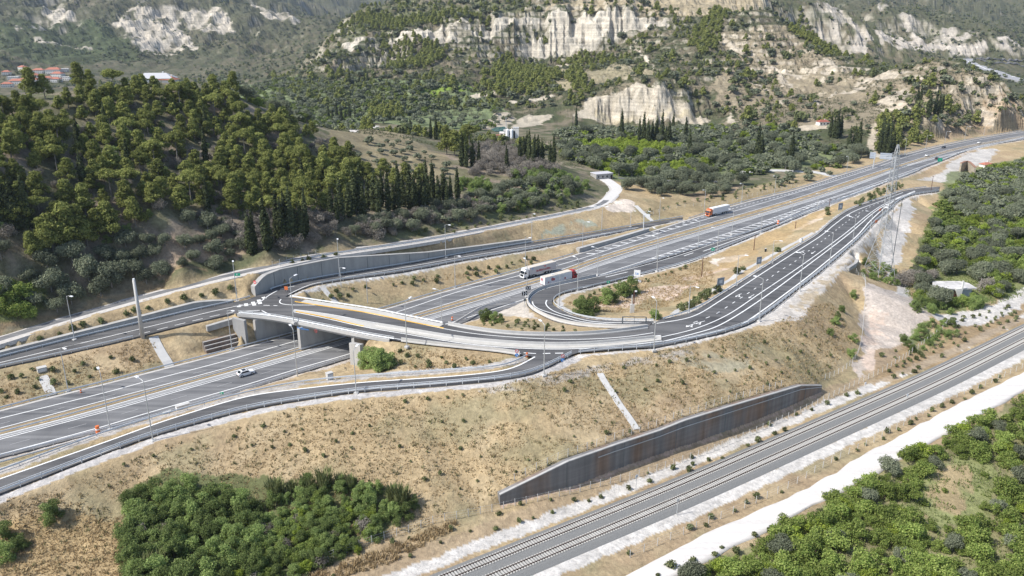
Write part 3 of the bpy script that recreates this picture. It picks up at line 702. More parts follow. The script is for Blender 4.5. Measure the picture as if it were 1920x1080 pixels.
# green valley floor
paint([(405,140),(600,155),(760,150),(880,150),(900,170),(960,215),(900,245),(830,240),(720,232),(600,228),(450,180)], (.15, .185, .09), 8, .85, var=.45)
paint([(770,165),(880,156),(900,168),(800,182)], (.17, .24, .04), 6, .9)
paint([(1040,262),(1280,255),(1500,265),(1580,300),(1400,330),(1200,345),(1130,330),(1080,300)], (.155, .185, .085), 6, .8, var=.5)
paint([(1085,268),(1200,262),(1290,282),(1250,296),(1100,287)], (.19, .26, .04), 4, .95)
paint([(1100,312),(1280,304),(1300,322),(1150,328)], (.16, .23, .04), 4, .95)
paint([(1145,270),(1160,262),(1215,264),(1225,275),(1200,278)], (.36, .30, .22), 2)
paint([(1390,350),(1480,336),(1560,322),(1500,332),(1560,318),(1420,345)], (.17, .17, .08), 3, .6)
paint([(1190,408),(1220,392),(1240,370),(1320,372),(1440,352),(1560,322),(1480,358),(1370,384),(1280,405)], (.27, .215, .125), 3, .9)
paint([(1150,400),(1130,388),(1170,372),(1185,378),(1195,395)], (.60, .52, .44), 1.5)
paint([(1280,365),(1400,345),(1380,355),(1300,378)], (.36, .27, .18), 3, .8)
# far left mountain
paint([(0,100),(0,40),(120,40),(230,60),(260,105),(150,120)], (.06, .078, .036), 20, .75, var=.5)
FL = [[(200,55),(225,30),(250,14),(275,8),(300,20),(330,12),(400,12),(428,30),(440,58),(425,62),(405,35),(370,32),(345,42),(330,52),(372,88),(365,98),(330,84),(300,96),(280,100),(262,88),(248,66),(235,50)],
      [(80,24),(110,15),(140,42),(122,50),(95,38)], [(468,10),(520,20),(566,40),(552,46),(492,28)], [(20,50),(130,52),(110,60),(30,58)], [(60,72),(170,88),(160,96),(70,80)]]
for P in FL: paint(P, (.43, .385, .315), 7, 1, soft=16)
for P in ([(230,30),(320,18),(350,60),(340,95),(270,100),(240,70)], [(330,14),(420,20),(440,60),(380,60)]): paint(P, (.43, .385, .315), 6, .9, soft=11)
# central hill
paint([(640,60),(740,5),(900,0),(1000,15),(940,30),(820,45),(740,60),(660,90)], (.12, .13, .065), 8, .7, soft=14)
paint([(930,22),(1060,2),(1280,-6),(1430,-6),(1440,16),(1330,30),(1240,26),(1100,14),(1010,20)], (.31, .26, .175), 6, .95)
UC = [[(762,64),(830,46),(880,40),(930,34),(1000,25),(1060,19),(1150,17),(1252,33),(1256,50),(1180,56),(1132,62),(1126,86),(1060,97),(1010,109),(968,92),(985,72),(1030,56),(1020,44),(950,50),(890,66),(850,72),(800,80),(770,78)],
      [(640,86),(680,72),(700,76),(650,98)], [(700,88),(740,70),(800,66),(810,74),(740,86)]]
for P in UC: paint(P, (.41, .375, .31), 5, 1.0)
paint([(820,58),(900,46),(905,62),(860,72)], (.13, .12, .08), 6, .8, soft=10); paint([(1000,45),(1035,40),(1030,62),(1000,72)], (.12, .12, .07), 4, .9)
for P in ([(1080,220),(1096,186),(1150,178),(1176,164),(1195,153),(1236,160),(1256,174),(1292,195),(1330,226),(1318,234),(1250,229),(1180,224),(1120,225)], [(905,228),(930,212),(952,210),(962,222),(950,240),(912,242)], [(968,224),(990,214),(1040,217),(1000,236),(962,240)], [(1360,228),(1368,210),(1386,232)]): paint(P, (.385, .34, .265), 3.5, 1)
paint([(1110,205),(1170,195),(1230,205),(1300,215),(1300,232),(1200,229),(1120,226)], (.36, .31, .21), 3, .8, soft=7)
paint([(1000,150),(1080,120),(1160,118),(1230,140),(1160,150),(1060,165)], (.30, .26, .17), 7, .8)
for P in ([(1010,128),(1060,120),(1100,104),(1104,108),(1066,126)], [(1190,85),(1215,110),(1230,125),(1212,118)], [(880,178),(930,168),(936,173),(890,186)], [(950,190),(1040,178),(1040,184),(960,195)]): paint(P, (.45, .40, .32), 2.5, .9)
# right spur: pale scree and bare ridges
paint([(1340,60),(1480,60),(1560,110),(1700,130),(1900,190),(1920,230),(1700,250),(1560,240),(1440,240),(1350,180)], (.24, .20, .14), 9, .8, var=.4)
SC_ = [[(1352,78),(1372,72),(1410,100),(1450,124),(1520,138),(1500,150),(1440,134),(1395,108)], [(1515,136),(1560,112),(1610,128),(1618,137),(1560,139)], [(1455,132),(1490,160),(1480,168),(1452,148)], [(1518,196),(1532,172),(1545,176),(1532,198)], [(1548,186),(1572,166),(1568,180)], [(1640,194),(1700,160),(1722,166),(1692,196),(1652,202)], [(1575,176),(1640,142),(1700,136),(1640,150),(1590,180)], [(1470,175),(1486,180),(1472,196),(1460,192)], [(1360,82),(1340,62),(1350,60),(1380,84)], [(1420,152),(1442,170),(1436,176),(1412,158)]]
for P in SC_: paint(P, (.40, .35, .275), 4, .95, soft=9)
for P in ([(1640,202),(1700,194),(1720,204),(1660,210)], [(1486,238),(1540,232),(1560,240),(1500,246)], [(1636,292),(1628,262),(1640,230),(1650,232),(1644,262),(1652,296)], [(1800,160),(1826,146),(1832,150),(1810,164)], [(1740,205),(1764,196),(1766,202),(1744,214)]): paint(P, (.44, .38, .29), 2.5, .95)
paint([(1780,262),(1850,244),(1920,228),(1920,205),(1840,205),(1760,230)], (.31, .23, .15), 5, .8)
RM = [[(1488,40),(1500,12),(1530,2),(1560,6),(1582,30),(1612,58),(1634,72),(1622,104),(1586,104),(1552,86),(1510,64)], [(1640,62),(1662,36),(1684,24),(1722,44),(1782,62),(1832,60),(1848,84),(1846,104),(1800,104),(1744,98),(1690,94),(1652,80)], [(1866,80),(1874,68),(1896,68),(1920,92),(1920,106),(1894,100)], [(1640,18),(1700,10),(1660,26)]]
for P in RM: paint(P, (.385, .35, .30), 9, 1, soft=22)
# steep bare faces anywhere on the hills
k = (tr > 520) & (SLOPE > .95) & (Wv < .1); C[k] += (np.array((.50, .45, .37)) - C[k]) * (sm(SLOPE[k], .95, 1.5) * sm(n2[k], .35, .5))[:, None] * .6
# bare and gravelled ground near the roads
paint([(1628,560),(1700,566),(1765,590),(1700,650),(1690,668),(1610,705),(1612,640)], (.46, .40, .345), 2.5, 1, z=1)
paint([(1628,600),(1660,600),(1650,690),(1612,700)], (.58, .45, .36), 2, .7, z=1, soft=4)
paint([(1700,385),(1714,402),(1702,440),(1686,490),(1664,504),(1646,486),(1660,440),(1692,390)], (.46, .435, .405), 1.5, 1, z=2.3)
paint([(1668,506),(1690,520),(1704,545),(1702,566),(1676,566),(1688,545),(1664,516)], (.55, .52, .48), 1.5, 1, z=1.5)
paint([(1745,592),(1800,582),(1860,572),(1925,535),(1925,556),(1885,586),(1840,602),(1760,606)], (.58, .55, .51), 1.5, 1, z=1)
paint([(1395,623),(1448,613),(1496,605),(1509,591),(1532,558),(1572,514),(1600,482),(1645,432),(1668,402),(1665,392),(1640,420),(1612,450),(1555,502),(1498,549),(1421,605)], (.50, .465, .42), 1.2, .95, z=11)
paint([(1480,585),(1520,545),(1580,490),(1640,425),(1600,480),(1560,520),(1510,585)], (.36, .28, .17), 2, .7, z=11, soft=4)
paint([(1716,345),(1790,342),(1850,306),(1872,286),(1830,288),(1785,310),(1765,328)], (.46, .435, .40), 2.5, 1, z=2.5)
paint([(925,582),(984,560),(992,585),(1010,598),(960,594),(932,590)], (.47, .43, .38), 1.5, .9)
paint([(1110,580),(1180,585),(1250,565),(1352,512),(1345,498),(1290,520),(1200,545),(1130,560)], (.55, .43, .34), 3, .85, z=7, soft=8)
paint([(1330,485),(1400,475),(1395,485),(1340,500)], (.62, .55, .47), 2, .9, z=6.6); paint([(1480,440),(1545,400),(1555,405),(1500,440)], (.58, .48, .38), 2, .8, z=6.4)
paint([(1350,470),(1500,400),(1600,375),(1520,425),(1420,480),(1330,525)], (.40, .28, .14), 4, .6, z=6.5)
for P in (r3_out,): band(resample(P, step=3), -.2, -3.6, (.44, .42, .40))
band(resample(r2_out, step=3), 0, -2.2, (.52, .49, .45)); band(resample(r2_in, step=3), 0, 1.6, (.50, .47, .43)); band(resample(lb_in, step=3), 0, -2.4 if False else -2.2, (.47, .45, .42))
band(resample(r1_near2, step=3), 0, -1.8, (.48, .46, .43)); band(resample(m_rail, step=3), -.2, -2.5, (.48, .44, .40), .8)
band(resample(r3_rail_in, step=3), 2.6, -1.2, (.40, .375, .345)); band(rw_c, 6, 9.2, (.52, .495, .46)); band(rw_c, -5, -8.6, (.52, .495, .46)); band(rw_c, 9.2, 13, (.34, .26, .17), .8)
band(offset(rwall_foot, 0), 0, -1.0, (.48, .35, .27), .9)
paint([(1005,440),(1050,424),(1100,408),(1122,424),(1060,438)], (.30, .33, .265), 2, .8, soft=5); paint([(1270,655),(1380,640),(1420,650),(1360,690),(1300,690)], (.33, .33, .25), 3, .55, soft=5)
for P_ in ([(900,722),(1000,712),(1100,690),(1200,672),(1300,660),(1310,668),(1200,684),(1100,704),(1000,728),(900,738)],): paint(P_, (.40, .37, .33), 1.2, .75, soft=3)
# ground under the orchards and thickets
paint([(1270,1090),(1470,990),(1610,920),(1760,840),(1940,745),(1960,1090)], (.20, .20, .10), 3, .8, z=-1, var=.4)
paint([(1690,970),(1750,880),(1850,850),(1880,900),(1840,980),(1760,1000)], (.22, .24, .10), 2, .8, z=-1); paint([(1700,1000),(1760,880),(1830,860),(1800,960)], (.40, .29, .18), 2, .7, z=-1, soft=6)
paint([(1735,588),(1716,500),(1728,450),(1760,380),(1780,330),(1930,300),(1930,545),(1800,575),(1740,590)], (.15, .18, .07), 3, .85, z=1.5, var=.45)
paint([(1830,410),(1920,400),(1920,440),(1840,445)], (.32, .33, .12), 4, .6, z=2, soft=8)
paint([(1640,660),(1720,640),(1780,600),(1920,560),(1920,600),(1760,680),(1640,720)], (.29, .21, .12), 2, .8, z=.5); paint([(1690,640),(1740,610),(1790,610),(1800,625),(1720,660)], (.12, .16, .06), 1.5, .8, z=.5, soft=3)
paint([(245,950),(300,915),(420,920),(640,935),(770,945),(770,970),(640,1035),(400,1090),(250,1090)], (.11, .13, .055), 3, .9, z=1)
paint([(0,985),(120,960),(230,975),(235,1085),(0,1085)], (.36, .265, .14), 2, .8)
paint([(0,545),(60,520),(100,560),(70,600),(0,610)], (.14, .17, .06), 2, .8); paint([(0,620),(60,600),(110,590),(240,545),(400,505),(380,515),(200,570),(0,632)], (.27, .20, .12), 2, .8)
paint([(1745,592),(1800,582),(1860,572),(1925,535),(1935,558),(1885,588),(1840,604),(1760,608)], (.50, .475, .44), 1.2, 1, z=1); paint([(1668,506),(1690,520),(1704,545),(1702,566),(1676,566),(1688,545),(1664,516)], (.50, .475, .44), 1.0, 1, z=1.5)
# bedding and runnels on bare rock
zz = tz; kk_ = (tr > 600) & (C.min(1) > .26) & (SLOPE > .45)
strat = .78 + .44 * fbm(tx[kk_] / 60, zz[kk_] / 2.6, 4); run = .72 + .56 * fbm(tx[kk_] / 5 + ty[kk_] / 9, ty[kk_] / 30 + zz[kk_] / 9, 5)
C[kk_] *= (strat * run)[:, None]
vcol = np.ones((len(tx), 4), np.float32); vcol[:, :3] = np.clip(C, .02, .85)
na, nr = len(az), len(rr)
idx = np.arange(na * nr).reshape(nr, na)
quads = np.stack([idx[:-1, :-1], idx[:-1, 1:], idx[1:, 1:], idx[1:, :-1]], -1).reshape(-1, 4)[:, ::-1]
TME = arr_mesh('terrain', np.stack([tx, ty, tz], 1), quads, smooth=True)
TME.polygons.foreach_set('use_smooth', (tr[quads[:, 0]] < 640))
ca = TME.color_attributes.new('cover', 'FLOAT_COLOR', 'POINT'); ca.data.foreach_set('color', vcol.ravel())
m = bpy.data.materials.new('open_ground'); nt, ns, lk = nodes(m)
out = _n(ns, 'ShaderNodeOutputMaterial'); b = _n(ns, 'ShaderNodeBsdfPrincipled'); b.inputs['Roughness'].default_value = .95; b.inputs['Specular IOR Level'].default_value = .1
at = _n(ns, 'ShaderNodeAttribute'); at.attribute_name = 'cover'; pos = _n(ns, 'ShaderNodeNewGeometry').outputs['Position']
fa = _n(ns, 'ShaderNodeTexNoise'); fa.inputs['Scale'].default_value = .9; fa.inputs['Detail'].default_value = 8; fa.inputs['Roughness'].default_value = .7; lk.new(pos, fa.inputs['Vector'])
fb_ = _n(ns, 'ShaderNodeTexNoise'); fb_.inputs['Scale'].default_value = .12; fb_.inputs['Detail'].default_value = 6; fb_.inputs['Roughness'].default_value = .7; lk.new(pos, fb_.inputs['Vector'])
mu = _n(ns, 'ShaderNodeMath', operation='MULTIPLY'); lk.new(_bw(nt, fa.outputs[0], .25, 1.75), mu.inputs[0]); lk.new(_bw(nt, fb_.outputs[0], .65, 1.35), mu.inputs[1])
# weathering runs down steep faces
mp = _n(ns, 'ShaderNodeMapping'); mp.inputs['Scale'].default_value = (.30, .22, .11); lk.new(pos, mp.inputs[0]); fs = _n(ns, 'ShaderNodeTexNoise'); fs.inputs['Scale'].default_value = 1; fs.inputs['Detail'].default_value = 7; fs.inputs['Roughness'].default_value = .7; lk.new(mp.outputs[0], fs.inputs['Vector'])
mq = _n(ns, 'ShaderNodeMapping'); mq.inputs['Scale'].default_value = (.015, .015, .55); lk.new(pos, mq.inputs[0]); ft = _n(ns, 'ShaderNodeTexNoise'); ft.inputs['Scale'].default_value = 1; ft.inputs['Detail'].default_value = 5; lk.new(mq.outputs[0], ft.inputs['Vector'])
sx = _n(ns, 'ShaderNodeSeparateXYZ'); gn = _n(ns, 'ShaderNodeNewGeometry'); lk.new(gn.outputs['True Normal'], sx.inputs[0]); st_ = _n(ns, 'ShaderNodeMapRange'); st_.inputs[1].default_value = .93; st_.inputs[2].default_value = .72; lk.new(sx.outputs[2], st_.inputs[0])
rr_ = _n(ns, 'ShaderNodeMath', operation='MULTIPLY'); lk.new(_bw(nt, fs.outputs[0], .3, 1.7), rr_.inputs[0]); lk.new(_bw(nt, ft.outputs[0], .5, 1.5), rr_.inputs[1])
mxr = _n(ns, 'ShaderNodeMix', data_type='FLOAT'); lk.new(st_.outputs[0], mxr.inputs[0]); mxr.inputs[2].default_value = 1; lk.new(rr_.outputs[0], mxr.inputs[3]); mu2 = _n(ns, 'ShaderNodeMath', operation='MULTIPLY'); lk.new(mu.outputs[0], mu2.inputs[0]); lk.new(mxr.outputs[0], mu2.inputs[1])
lk.new(_scale_col(nt, at.outputs['Color'], mu2.outputs[0]), b.inputs['Base Color'])
bp = _n(ns, 'ShaderNodeBump'); bp.inputs['Strength'].default_value = .9; bp.inputs['Distance'].default_value = .5; lk.new(fa.outputs[0], bp.inputs['Height']); lk.new(bp.outputs[0], b.inputs['Normal'])
lk.new(b.outputs[0], out.inputs[0])
MT['ground'] = m
terrain = struct(link('terrain', TME, 'ground'))
# ------------------------------------------------------------------ paved surfaces
def pxseg(P, a, b, step=2.0):
    R = resample(P, step=step, smooth=1); px, _ = project(R); k = (px >= a) & (px <= b) & (R[:, 1] > 0); return R[k]
def road(name, AB, mat, skirt=.5):
    A, B = AB; n = len(A)
    V = np.vstack([A, B, A - [0, 0, skirt], B - [0, 0, skirt]]); F = []
    for i in range(n - 1): F += [(n + i, n + i + 1, i + 1, i), (i, i + 1, 2 * n + i + 1, 2 * n + i), (3 * n + i, 3 * n + i + 1, n + i + 1, n + i)]
    return struct(MB().add(V, F).build(name, mat))
far_rd = road('motorway_carriageway', roads['far'], 'asphalt_old')
near_rd = road('motorway_carriageway', roads['near'], 'asphalt_old')
r1r = road('slip_road', roads['r1r'], 'asphalt_new'); r1l = road('slip_road', roads['r1l'], 'asphalt_new')
r3 = road('slip_road', roads['r3'], 'asphalt_new'); loop = road('loop_road', roads['loop'], 'asphalt_new'); main = road('link_road', roads['main'], 'asphalt_new')
serv = road('service_road', (offset(sv_c, 1.5) + [0, 0, .06], offset(sv_c, -1.5) + [0, 0, .06]), 'asphalt_old'); struct(MB().loft(sv_c, [(-4.3, -1.2), (-4.1, -.02), (0, .03), (3.9, -.02), (4.1, -1.2)]).build('gravel_shoulder', 'gravel_mat'))
for A, B in (roads['loop'],): A[:, 2] -= 0
ipx = [(437,588),(500,592),(560,603),(668,625),(735,637.5),(853,651),(962,661.5),(988,668),(1003,669),(1030,668),(1072,665),(1085,661),(1152,655),(1227,651),(1214,614),(1168,621.5),(1085,628.5),(972,628),(888,618.5),(830,607),(760,594),(714,583),(633,571),(584,563.5),(535,556),(541,552),(518,538),(493,550),(460,563),(437,567)]
def smooth_poly(px, z): return [G(x, y, z) for x, y in px]
def flat(name, px, z, mat, parent=None, th=0.0):
    import bmesh
    bm = bmesh.new(); vs = [bm.verts.new(tuple(G(x, y, z))) for x, y in px]; f = bm.faces.new(vs); f.normal_update()
    if f.normal.z < 0: f.normal_flip()
    bmesh.ops.triangulate(bm, faces=bm.faces[:])
    me = bpy.data.meshes.new(name); bm.to_mesh(me); bm.free()
    return link(name, me, mat, parent)
inter = struct(flat('interchange_road', ipx, ZD - .02, 'asphalt_new'))
# the motorway median and verges
A, B = pairs(m_in, m_med); medn = struct(MB().add(np.vstack([A - [0, 0, .02], B - [0, 0, .02]]), [(len(A) + i, len(A) + i + 1, i + 1, i) for i in range(len(A) - 1)]).build('median_strip', plain('dry_median_grass', (.27, .205, .12), .95, noise=.4, nscale=.7)))
ro = struct(MB().loft(resample((np.array(dr_up)), step=4, smooth=0)[:1].repeat(2, 0) if False else np.array(dr_up[:2]), [(0, 0), (.01, 0), (0, -.01)]).build('dirt_road', 'kerb')) if False else None
n = 80
da = np.stack([np.interp(np.linspace(0, 1, n), np.linspace(0, 1, len(dr_up)), dr_up[:, k]) for k in range(3)], 1); db = np.stack([np.interp(np.linspace(0, 1, n), np.linspace(0, 1, len(dr_lo)), dr_lo[:, k]) for k in range(3)], 1)
V = []; F = []; K = 11
for i in range(n):
    for j in range(K):
        t = min(1, max(0, (j - 1) / (K - 3) )) if j not in (0, K - 1) else (-.02 if j == 0 else 1.02); p = da[i] * (1 - t) + db[i] * t
        wob = (vnoise(np.array([p[0] / 5]), np.array([p[1] / 5]))[0] - .5) * 1.2 if j in (0, 1, K - 2, K - 1) else 0
        T_ = (da[min(i + 1, n - 1)] - da[max(i - 1, 0)]); nn = np.array([-T_[1], T_[0]]) / np.hypot(T_[0], T_[1])
        rut = -.05 * math.exp(-((t - .3) / .07) ** 2) - .05 * math.exp(-((t - .68) / .07) ** 2)
        V.append((p[0] + nn[0] * wob, p[1] + nn[1] * wob, (-.9 if j in (0, K - 1) else -.05) + rut + .12 * math.sin(math.pi * t)))
for i in range(n - 1):
    for j in range(K - 1): F.append((i * K + j, (i + 1) * K + j, (i + 1) * K + j + 1, i * K + j + 1))
md = bpy.data.materials.new('white_gravel'); nt, ns, lk = nodes(md); out = _n(ns, 'ShaderNodeOutputMaterial'); b = _n(ns, 'ShaderNodeBsdfPrincipled'); b.inputs['Roughness'].default_value = .95
pos = _n(ns, 'ShaderNodeNewGeometry').outputs['Position']; mp = _n(ns, 'ShaderNodeMapping'); mp.inputs['Rotation'].default_value = (0, 0, math.radians(-32)); mp.inputs['Scale'].default_value = (.012, .7, 1); lk.new(pos, mp.inputs[0])
t1 = _n(ns, 'ShaderNodeTexNoise'); t1.inputs['Scale'].default_value = 1; t1.inputs['Detail'].default_value = 4; lk.new(mp.outputs[0], t1.inputs['Vector']); t2 = _n(ns, 'ShaderNodeTexNoise'); t2.inputs['Scale'].default_value = 1.2; t2.inputs['Detail'].default_value = 6; lk.new(pos, t2.inputs['Vector'])
mu = _n(ns, 'ShaderNodeMath', operation='MULTIPLY'); lk.new(_bw(nt, t1.outputs[0], .72, 1.2), mu.inputs[0]); lk.new(_bw(nt, t2.outputs[0], .85, 1.15), mu.inputs[1]); lk.new(_scale_col(nt, (.60, .57, .535), mu.outputs[0]), b.inputs['Base Color']); lk.new(b.outputs[0], out.inputs[0])
struct(MB().add(V, F).build('dirt_road', md, smooth=True))
# white track joining the service road
tk = L([(1112,389,12.6),(1128,383,12.3),(1146,368,11.9),(1158,354,11.5),(1146,343,11.3),(1128,333,11.2),(1118,326,11)]); tk = resample(tk, step=2)
for p in tk: p[2] = max(p[2], hz(p[0], p[1]) + .15)
struct(MB().loft(tk, [(-3.0, -.4), (-2.9, .06), (2.9, .06), (3.0, -.4)]).build('gravel_track', plain('pale_track', (.56, .54, .51), .9, noise=.15, nscale=.6)))
def drape(pxs, w, name, mat, dz=.18, z=None, th=.5):
    P = np.array([hit(*p) for p in pxs]) if z is None else np.array([G(x, y, z) for x, y in pxs])
    P = resample(P, step=2.0, smooth=1)
    P[:, 2] = height(P[:, 0], P[:, 1]); return MB().loft(P, [(-w / 2, -th), (-w / 2, dz), (w / 2, dz), (w / 2, -th)]).build(name, mat)
struct(drape([(1160,334),(1230,338),(1310,341),(1350,340)], 5, 'country_road', 'asphalt_old')); struct(drape([(1388,324),(1440,320),(1500,322),(1568,332)], 7, 'country_road', plain('bleached_road', (.5, .49, .47), .9, noise=.15, nscale=.4)))
struct(drape([(1262,589),(1290,571),(1330,548),(1375,521),(1424,492),(1475,464),(1525,437)], 1.7, 'concrete_path', 'concrete_lt'))
fr = drape([(1812,112),(1822,122),(1850,132),(1880,142),(1925,155)], 22, 'distant_motorway', plain('hazy_asphalt', (.30, .30, .31), .9, noise=.1, nscale=.05), dz=2); struct(fr)
struct(drape([(1815,117),(1845,130),(1880,141),(1925,153)], 1.2, 'distant_lane_line', 'paint', dz=2.3)); struct(drape([(1810,108),(1850,111),(1925,113)], 9, 'distant_road', 'asphalt_old', dz=1.5)); struct(drape([(1838,112),(1870,118),(1925,124)], 9, 'distant_slip_road', 'asphalt_old', dz=1.5))

# ------------------------------------------------------------------ painted markings (children of their road)
def line(road_, P, w=.22, name='edge_line', mat='paint', dz=.03, dash=None):
    P = resample(P, step=1.5, smooth=1) if len(P) < 60 else np.asarray(P)
    b = MB(); w = w * 1.3
    if not dash: b.strip(P, w, dz)
    else:
        s = np.r_[0, np.cumsum(np.linalg.norm(np.diff(P[:, :2], axis=0), axis=1))]; t = 0.0
        while t < s[-1]:
            u = np.linspace(t, min(t + dash[0], s[-1]), 4); Q = np.stack([np.interp(u, s, P[:, k]) for k in range(3)], 1)
            if u[-1] - u[0] > .3: b.strip(Q, w, dz)
            t += dash[0] + dash[1]
    return b.build(name, mat, road_)
line(far_rd, m_edge, .28); line(far_rd, offset(resample(m_in, step=3), .6), .25)
line(far_rd, pxseg(m_lane1, -400, 2400), .14, 'lane_line', 'paint_worn', dash=(4, 8)); line(far_rd, offset(resample(m_gr, step=3), -.75), .8, 'gutter', 'gutter', dz=.02)
line(near_rd, m_dbl, .25); line(near_rd, offset(resample(m_dbl, step=3), .9), .18)
line(near_rd, m_out, .28); line(near_rd, m_lane2, .13, 'lane_line', 'paint_worn', dash=(4, 8)); line(near_rd, offset(resample(m_dbl, step=3), 1.9), 1.2, 'worn_strip', 'worn_asphalt', dz=.018); line(near_rd, offset(resample(m_med, step=3), -.35), .25)
line(r1r, r1_fline[7:] if False else R1([(518,545),(545,537.5),(640,520.5),(760,501),(880,480),(997,461),(1092,445),(1205,425),(1280,412)]), .25)
line(r1r, r1_nline2, .25); line(r1l, extend(R1([(0,680),(200,632),(400,583.5),(437,575.5)]), 60, 0), .25); line(r1l, r1_nline, .2, dash=(3, 2))
line(inter, L([(437,575,ZD),(460,571.5,ZD),(487,569.5,ZD),(489,566,ZD),(506,552,ZD),(520,545,ZD)]), .3)
for a, b_ in (((452,571.5),(447,576)), ((461,569),(462,574)), ((474,566),(477,573)), ((485,562),(488,570)), ((493,557),(497,560))):
    line(inter, L([(*a, ZD), (*b_, ZD)]), .9, 'hatching')
line(inter, L([(494,572.5,ZD),(520,573,ZD)]), .3, 'stop_line', dash=(2, 1.2)); line(inter, L([(451,584,ZD),(487,582,ZD)]), .3); line(inter, L([(468,588,ZD),(500,588,ZD)]), .25); line(inter, L([(491,582.5,ZD),(512,593,ZD)]), .3)
line(inter, L([(560,557,ZD),(527,561,ZD),(519,567,ZD),(523,571,ZD),(545,572,ZD),(600,572,ZD)][1:]), .28)
line(inter, L([(600,573,ZD),(640,577.5,ZD),(714,592,ZD),(760,601,ZD),(830,616,ZD),(900,627,ZD),(1000,634.5,ZD),(1085,636.5,ZD),(1168,632,ZD),(1225,624,ZD)]), .25)
line(inter, offset(resample(med_up, step=2), .5), .25); line(inter, offset(resample(med_lo, step=2), -.5), .28)
line(inter, pxseg(offset(resample(ov_near, step=2), .9), 500, 980), .25); line(inter, L([(982,661.5,ZD),(1005,663,ZD)]), .3); line(inter, L([(1018,663,ZD),(1032,662.6,ZD)]), .35, 'stop_line'); line(inter, L([(1041,662.4,ZD),(1056,662.2,ZD)]), .35, 'stop_line')
line(inter, L([(1168,641,ZD),(1120,646,ZD),(1085,647,ZD)][::-1]), .01, dz=.02)
line(r3, r3_lin, .35); line(r3, r3_lout, .3)
line(loop, lb_lo, .3); line(loop, lb_li, .3); line(loop, offset(resample(lb_out, step=2), -.6), .2)
line(main, r2_lout, .35); line(main, r2_lin, .3); line(main, r2_mup, .28); line(main, r2_mlo, .32); line(main, r2_dash, .22, 'lane_line', dash=(2.2, 4.2))
# hatched gores
def gore(road_, a, b_, n, w=.8, skew=2.5):
    A = resample(a, n=n + 3, smooth=1); B = resample(b_, n=n + 3, smooth=1); b = MB()
    for i in range(1, n + 1):
        p, q = A[i], B[i + 1]; b.strip(np.array([p, q]), w, .035)
    return b.build('hatching', 'paint', road_)
gore(far_rd, M_([(1083,481),(1160,456),(1276,421),(1321,409)])[1:-1], M_([(1083,486.5),(1160,462),(1240,436.5),(1315,414)])[1:-1], 14)
gore(near_rd, M_([(1205,489),(1240,478.5),(1419,419.5),(1552,371.5)])[1:-1], M_([(1205,494),(1240,485),(1419,429),(1552,374)])[1:-1], 30, .8)
line(near_rd, M_([(1100,526),(1240,483.5),(1419,428.5),(1552,375),(1640,347)])[1:-1], .25)
line(near_rd, M_([(1419,426),(1480,403),(1552,378),(1640,349.5),(1760,302)])[1:-1], .25, 'lane_line', dash=(3, 3)); line(far_rd, M_([(1280,418),(1400,384),(1500,357.5),(1567,335),(1640,313)])[1:-1], .3, 'lane_line', dash=(2, 2))
line(near_rd, offset(resample(M_([(1240,500),(1419,436),(1552,382),(1636,350),(1760,303.5),(1832,276.6),(1920,261)])[1:-1], step=3), .5), .3)
def arrow(px, py, z, dirpx, sc=1.0, turn=False, road_=None):
    p = G(px, py, z); q = G(*dirpx, z); d = (q - p)[:2]; d /= np.linalg.norm(d); nrm = np.array([-d[1], d[0]])
    T = lambda a, l: (p[0] + d[0] * a * sc + nrm[0] * l * sc, p[1] + d[1] * a * sc + nrm[1] * l * sc, p[2] + .035)
    b = MB(); b.add([T(-3, -.15), T(-3, .15), T(1, .15), T(1, -.15)], [(0, 3, 2, 1)]); b.add([T(1, -.7), T(1, .7), T(3, 0)], [(0, 2, 1)])
    if turn: b.add([T(-.6, .15), T(-1.1, .15), T(.2, 1.2), T(.7, 1.2)], [(0, 1, 2, 3)]); b.add([T(0, .6), T(.9, 1.9), T(1.2, .9)], [(0, 1, 2)])
    b.build('arrow_marking', 'paint', road_)
zr2 = lambda x: float(np.interp(x, [k[0] for k in R2P], [k[1] for k in R2P]))
for (x, y), (u, v), t in (((1408,556),(1398,562),False), ((1383,554),(1372,559),True), ((1525,473.5),(1515,480),False), ((1503,472),(1492,477),True), ((1609,406),(1601,412),False), ((1590,404),(1580,409),True), ((1310,605),(1295,609),True), ((1294,610),(1280,615),True)):
    arrow(x, y, zr2(x), (u, v), .85, t, main)

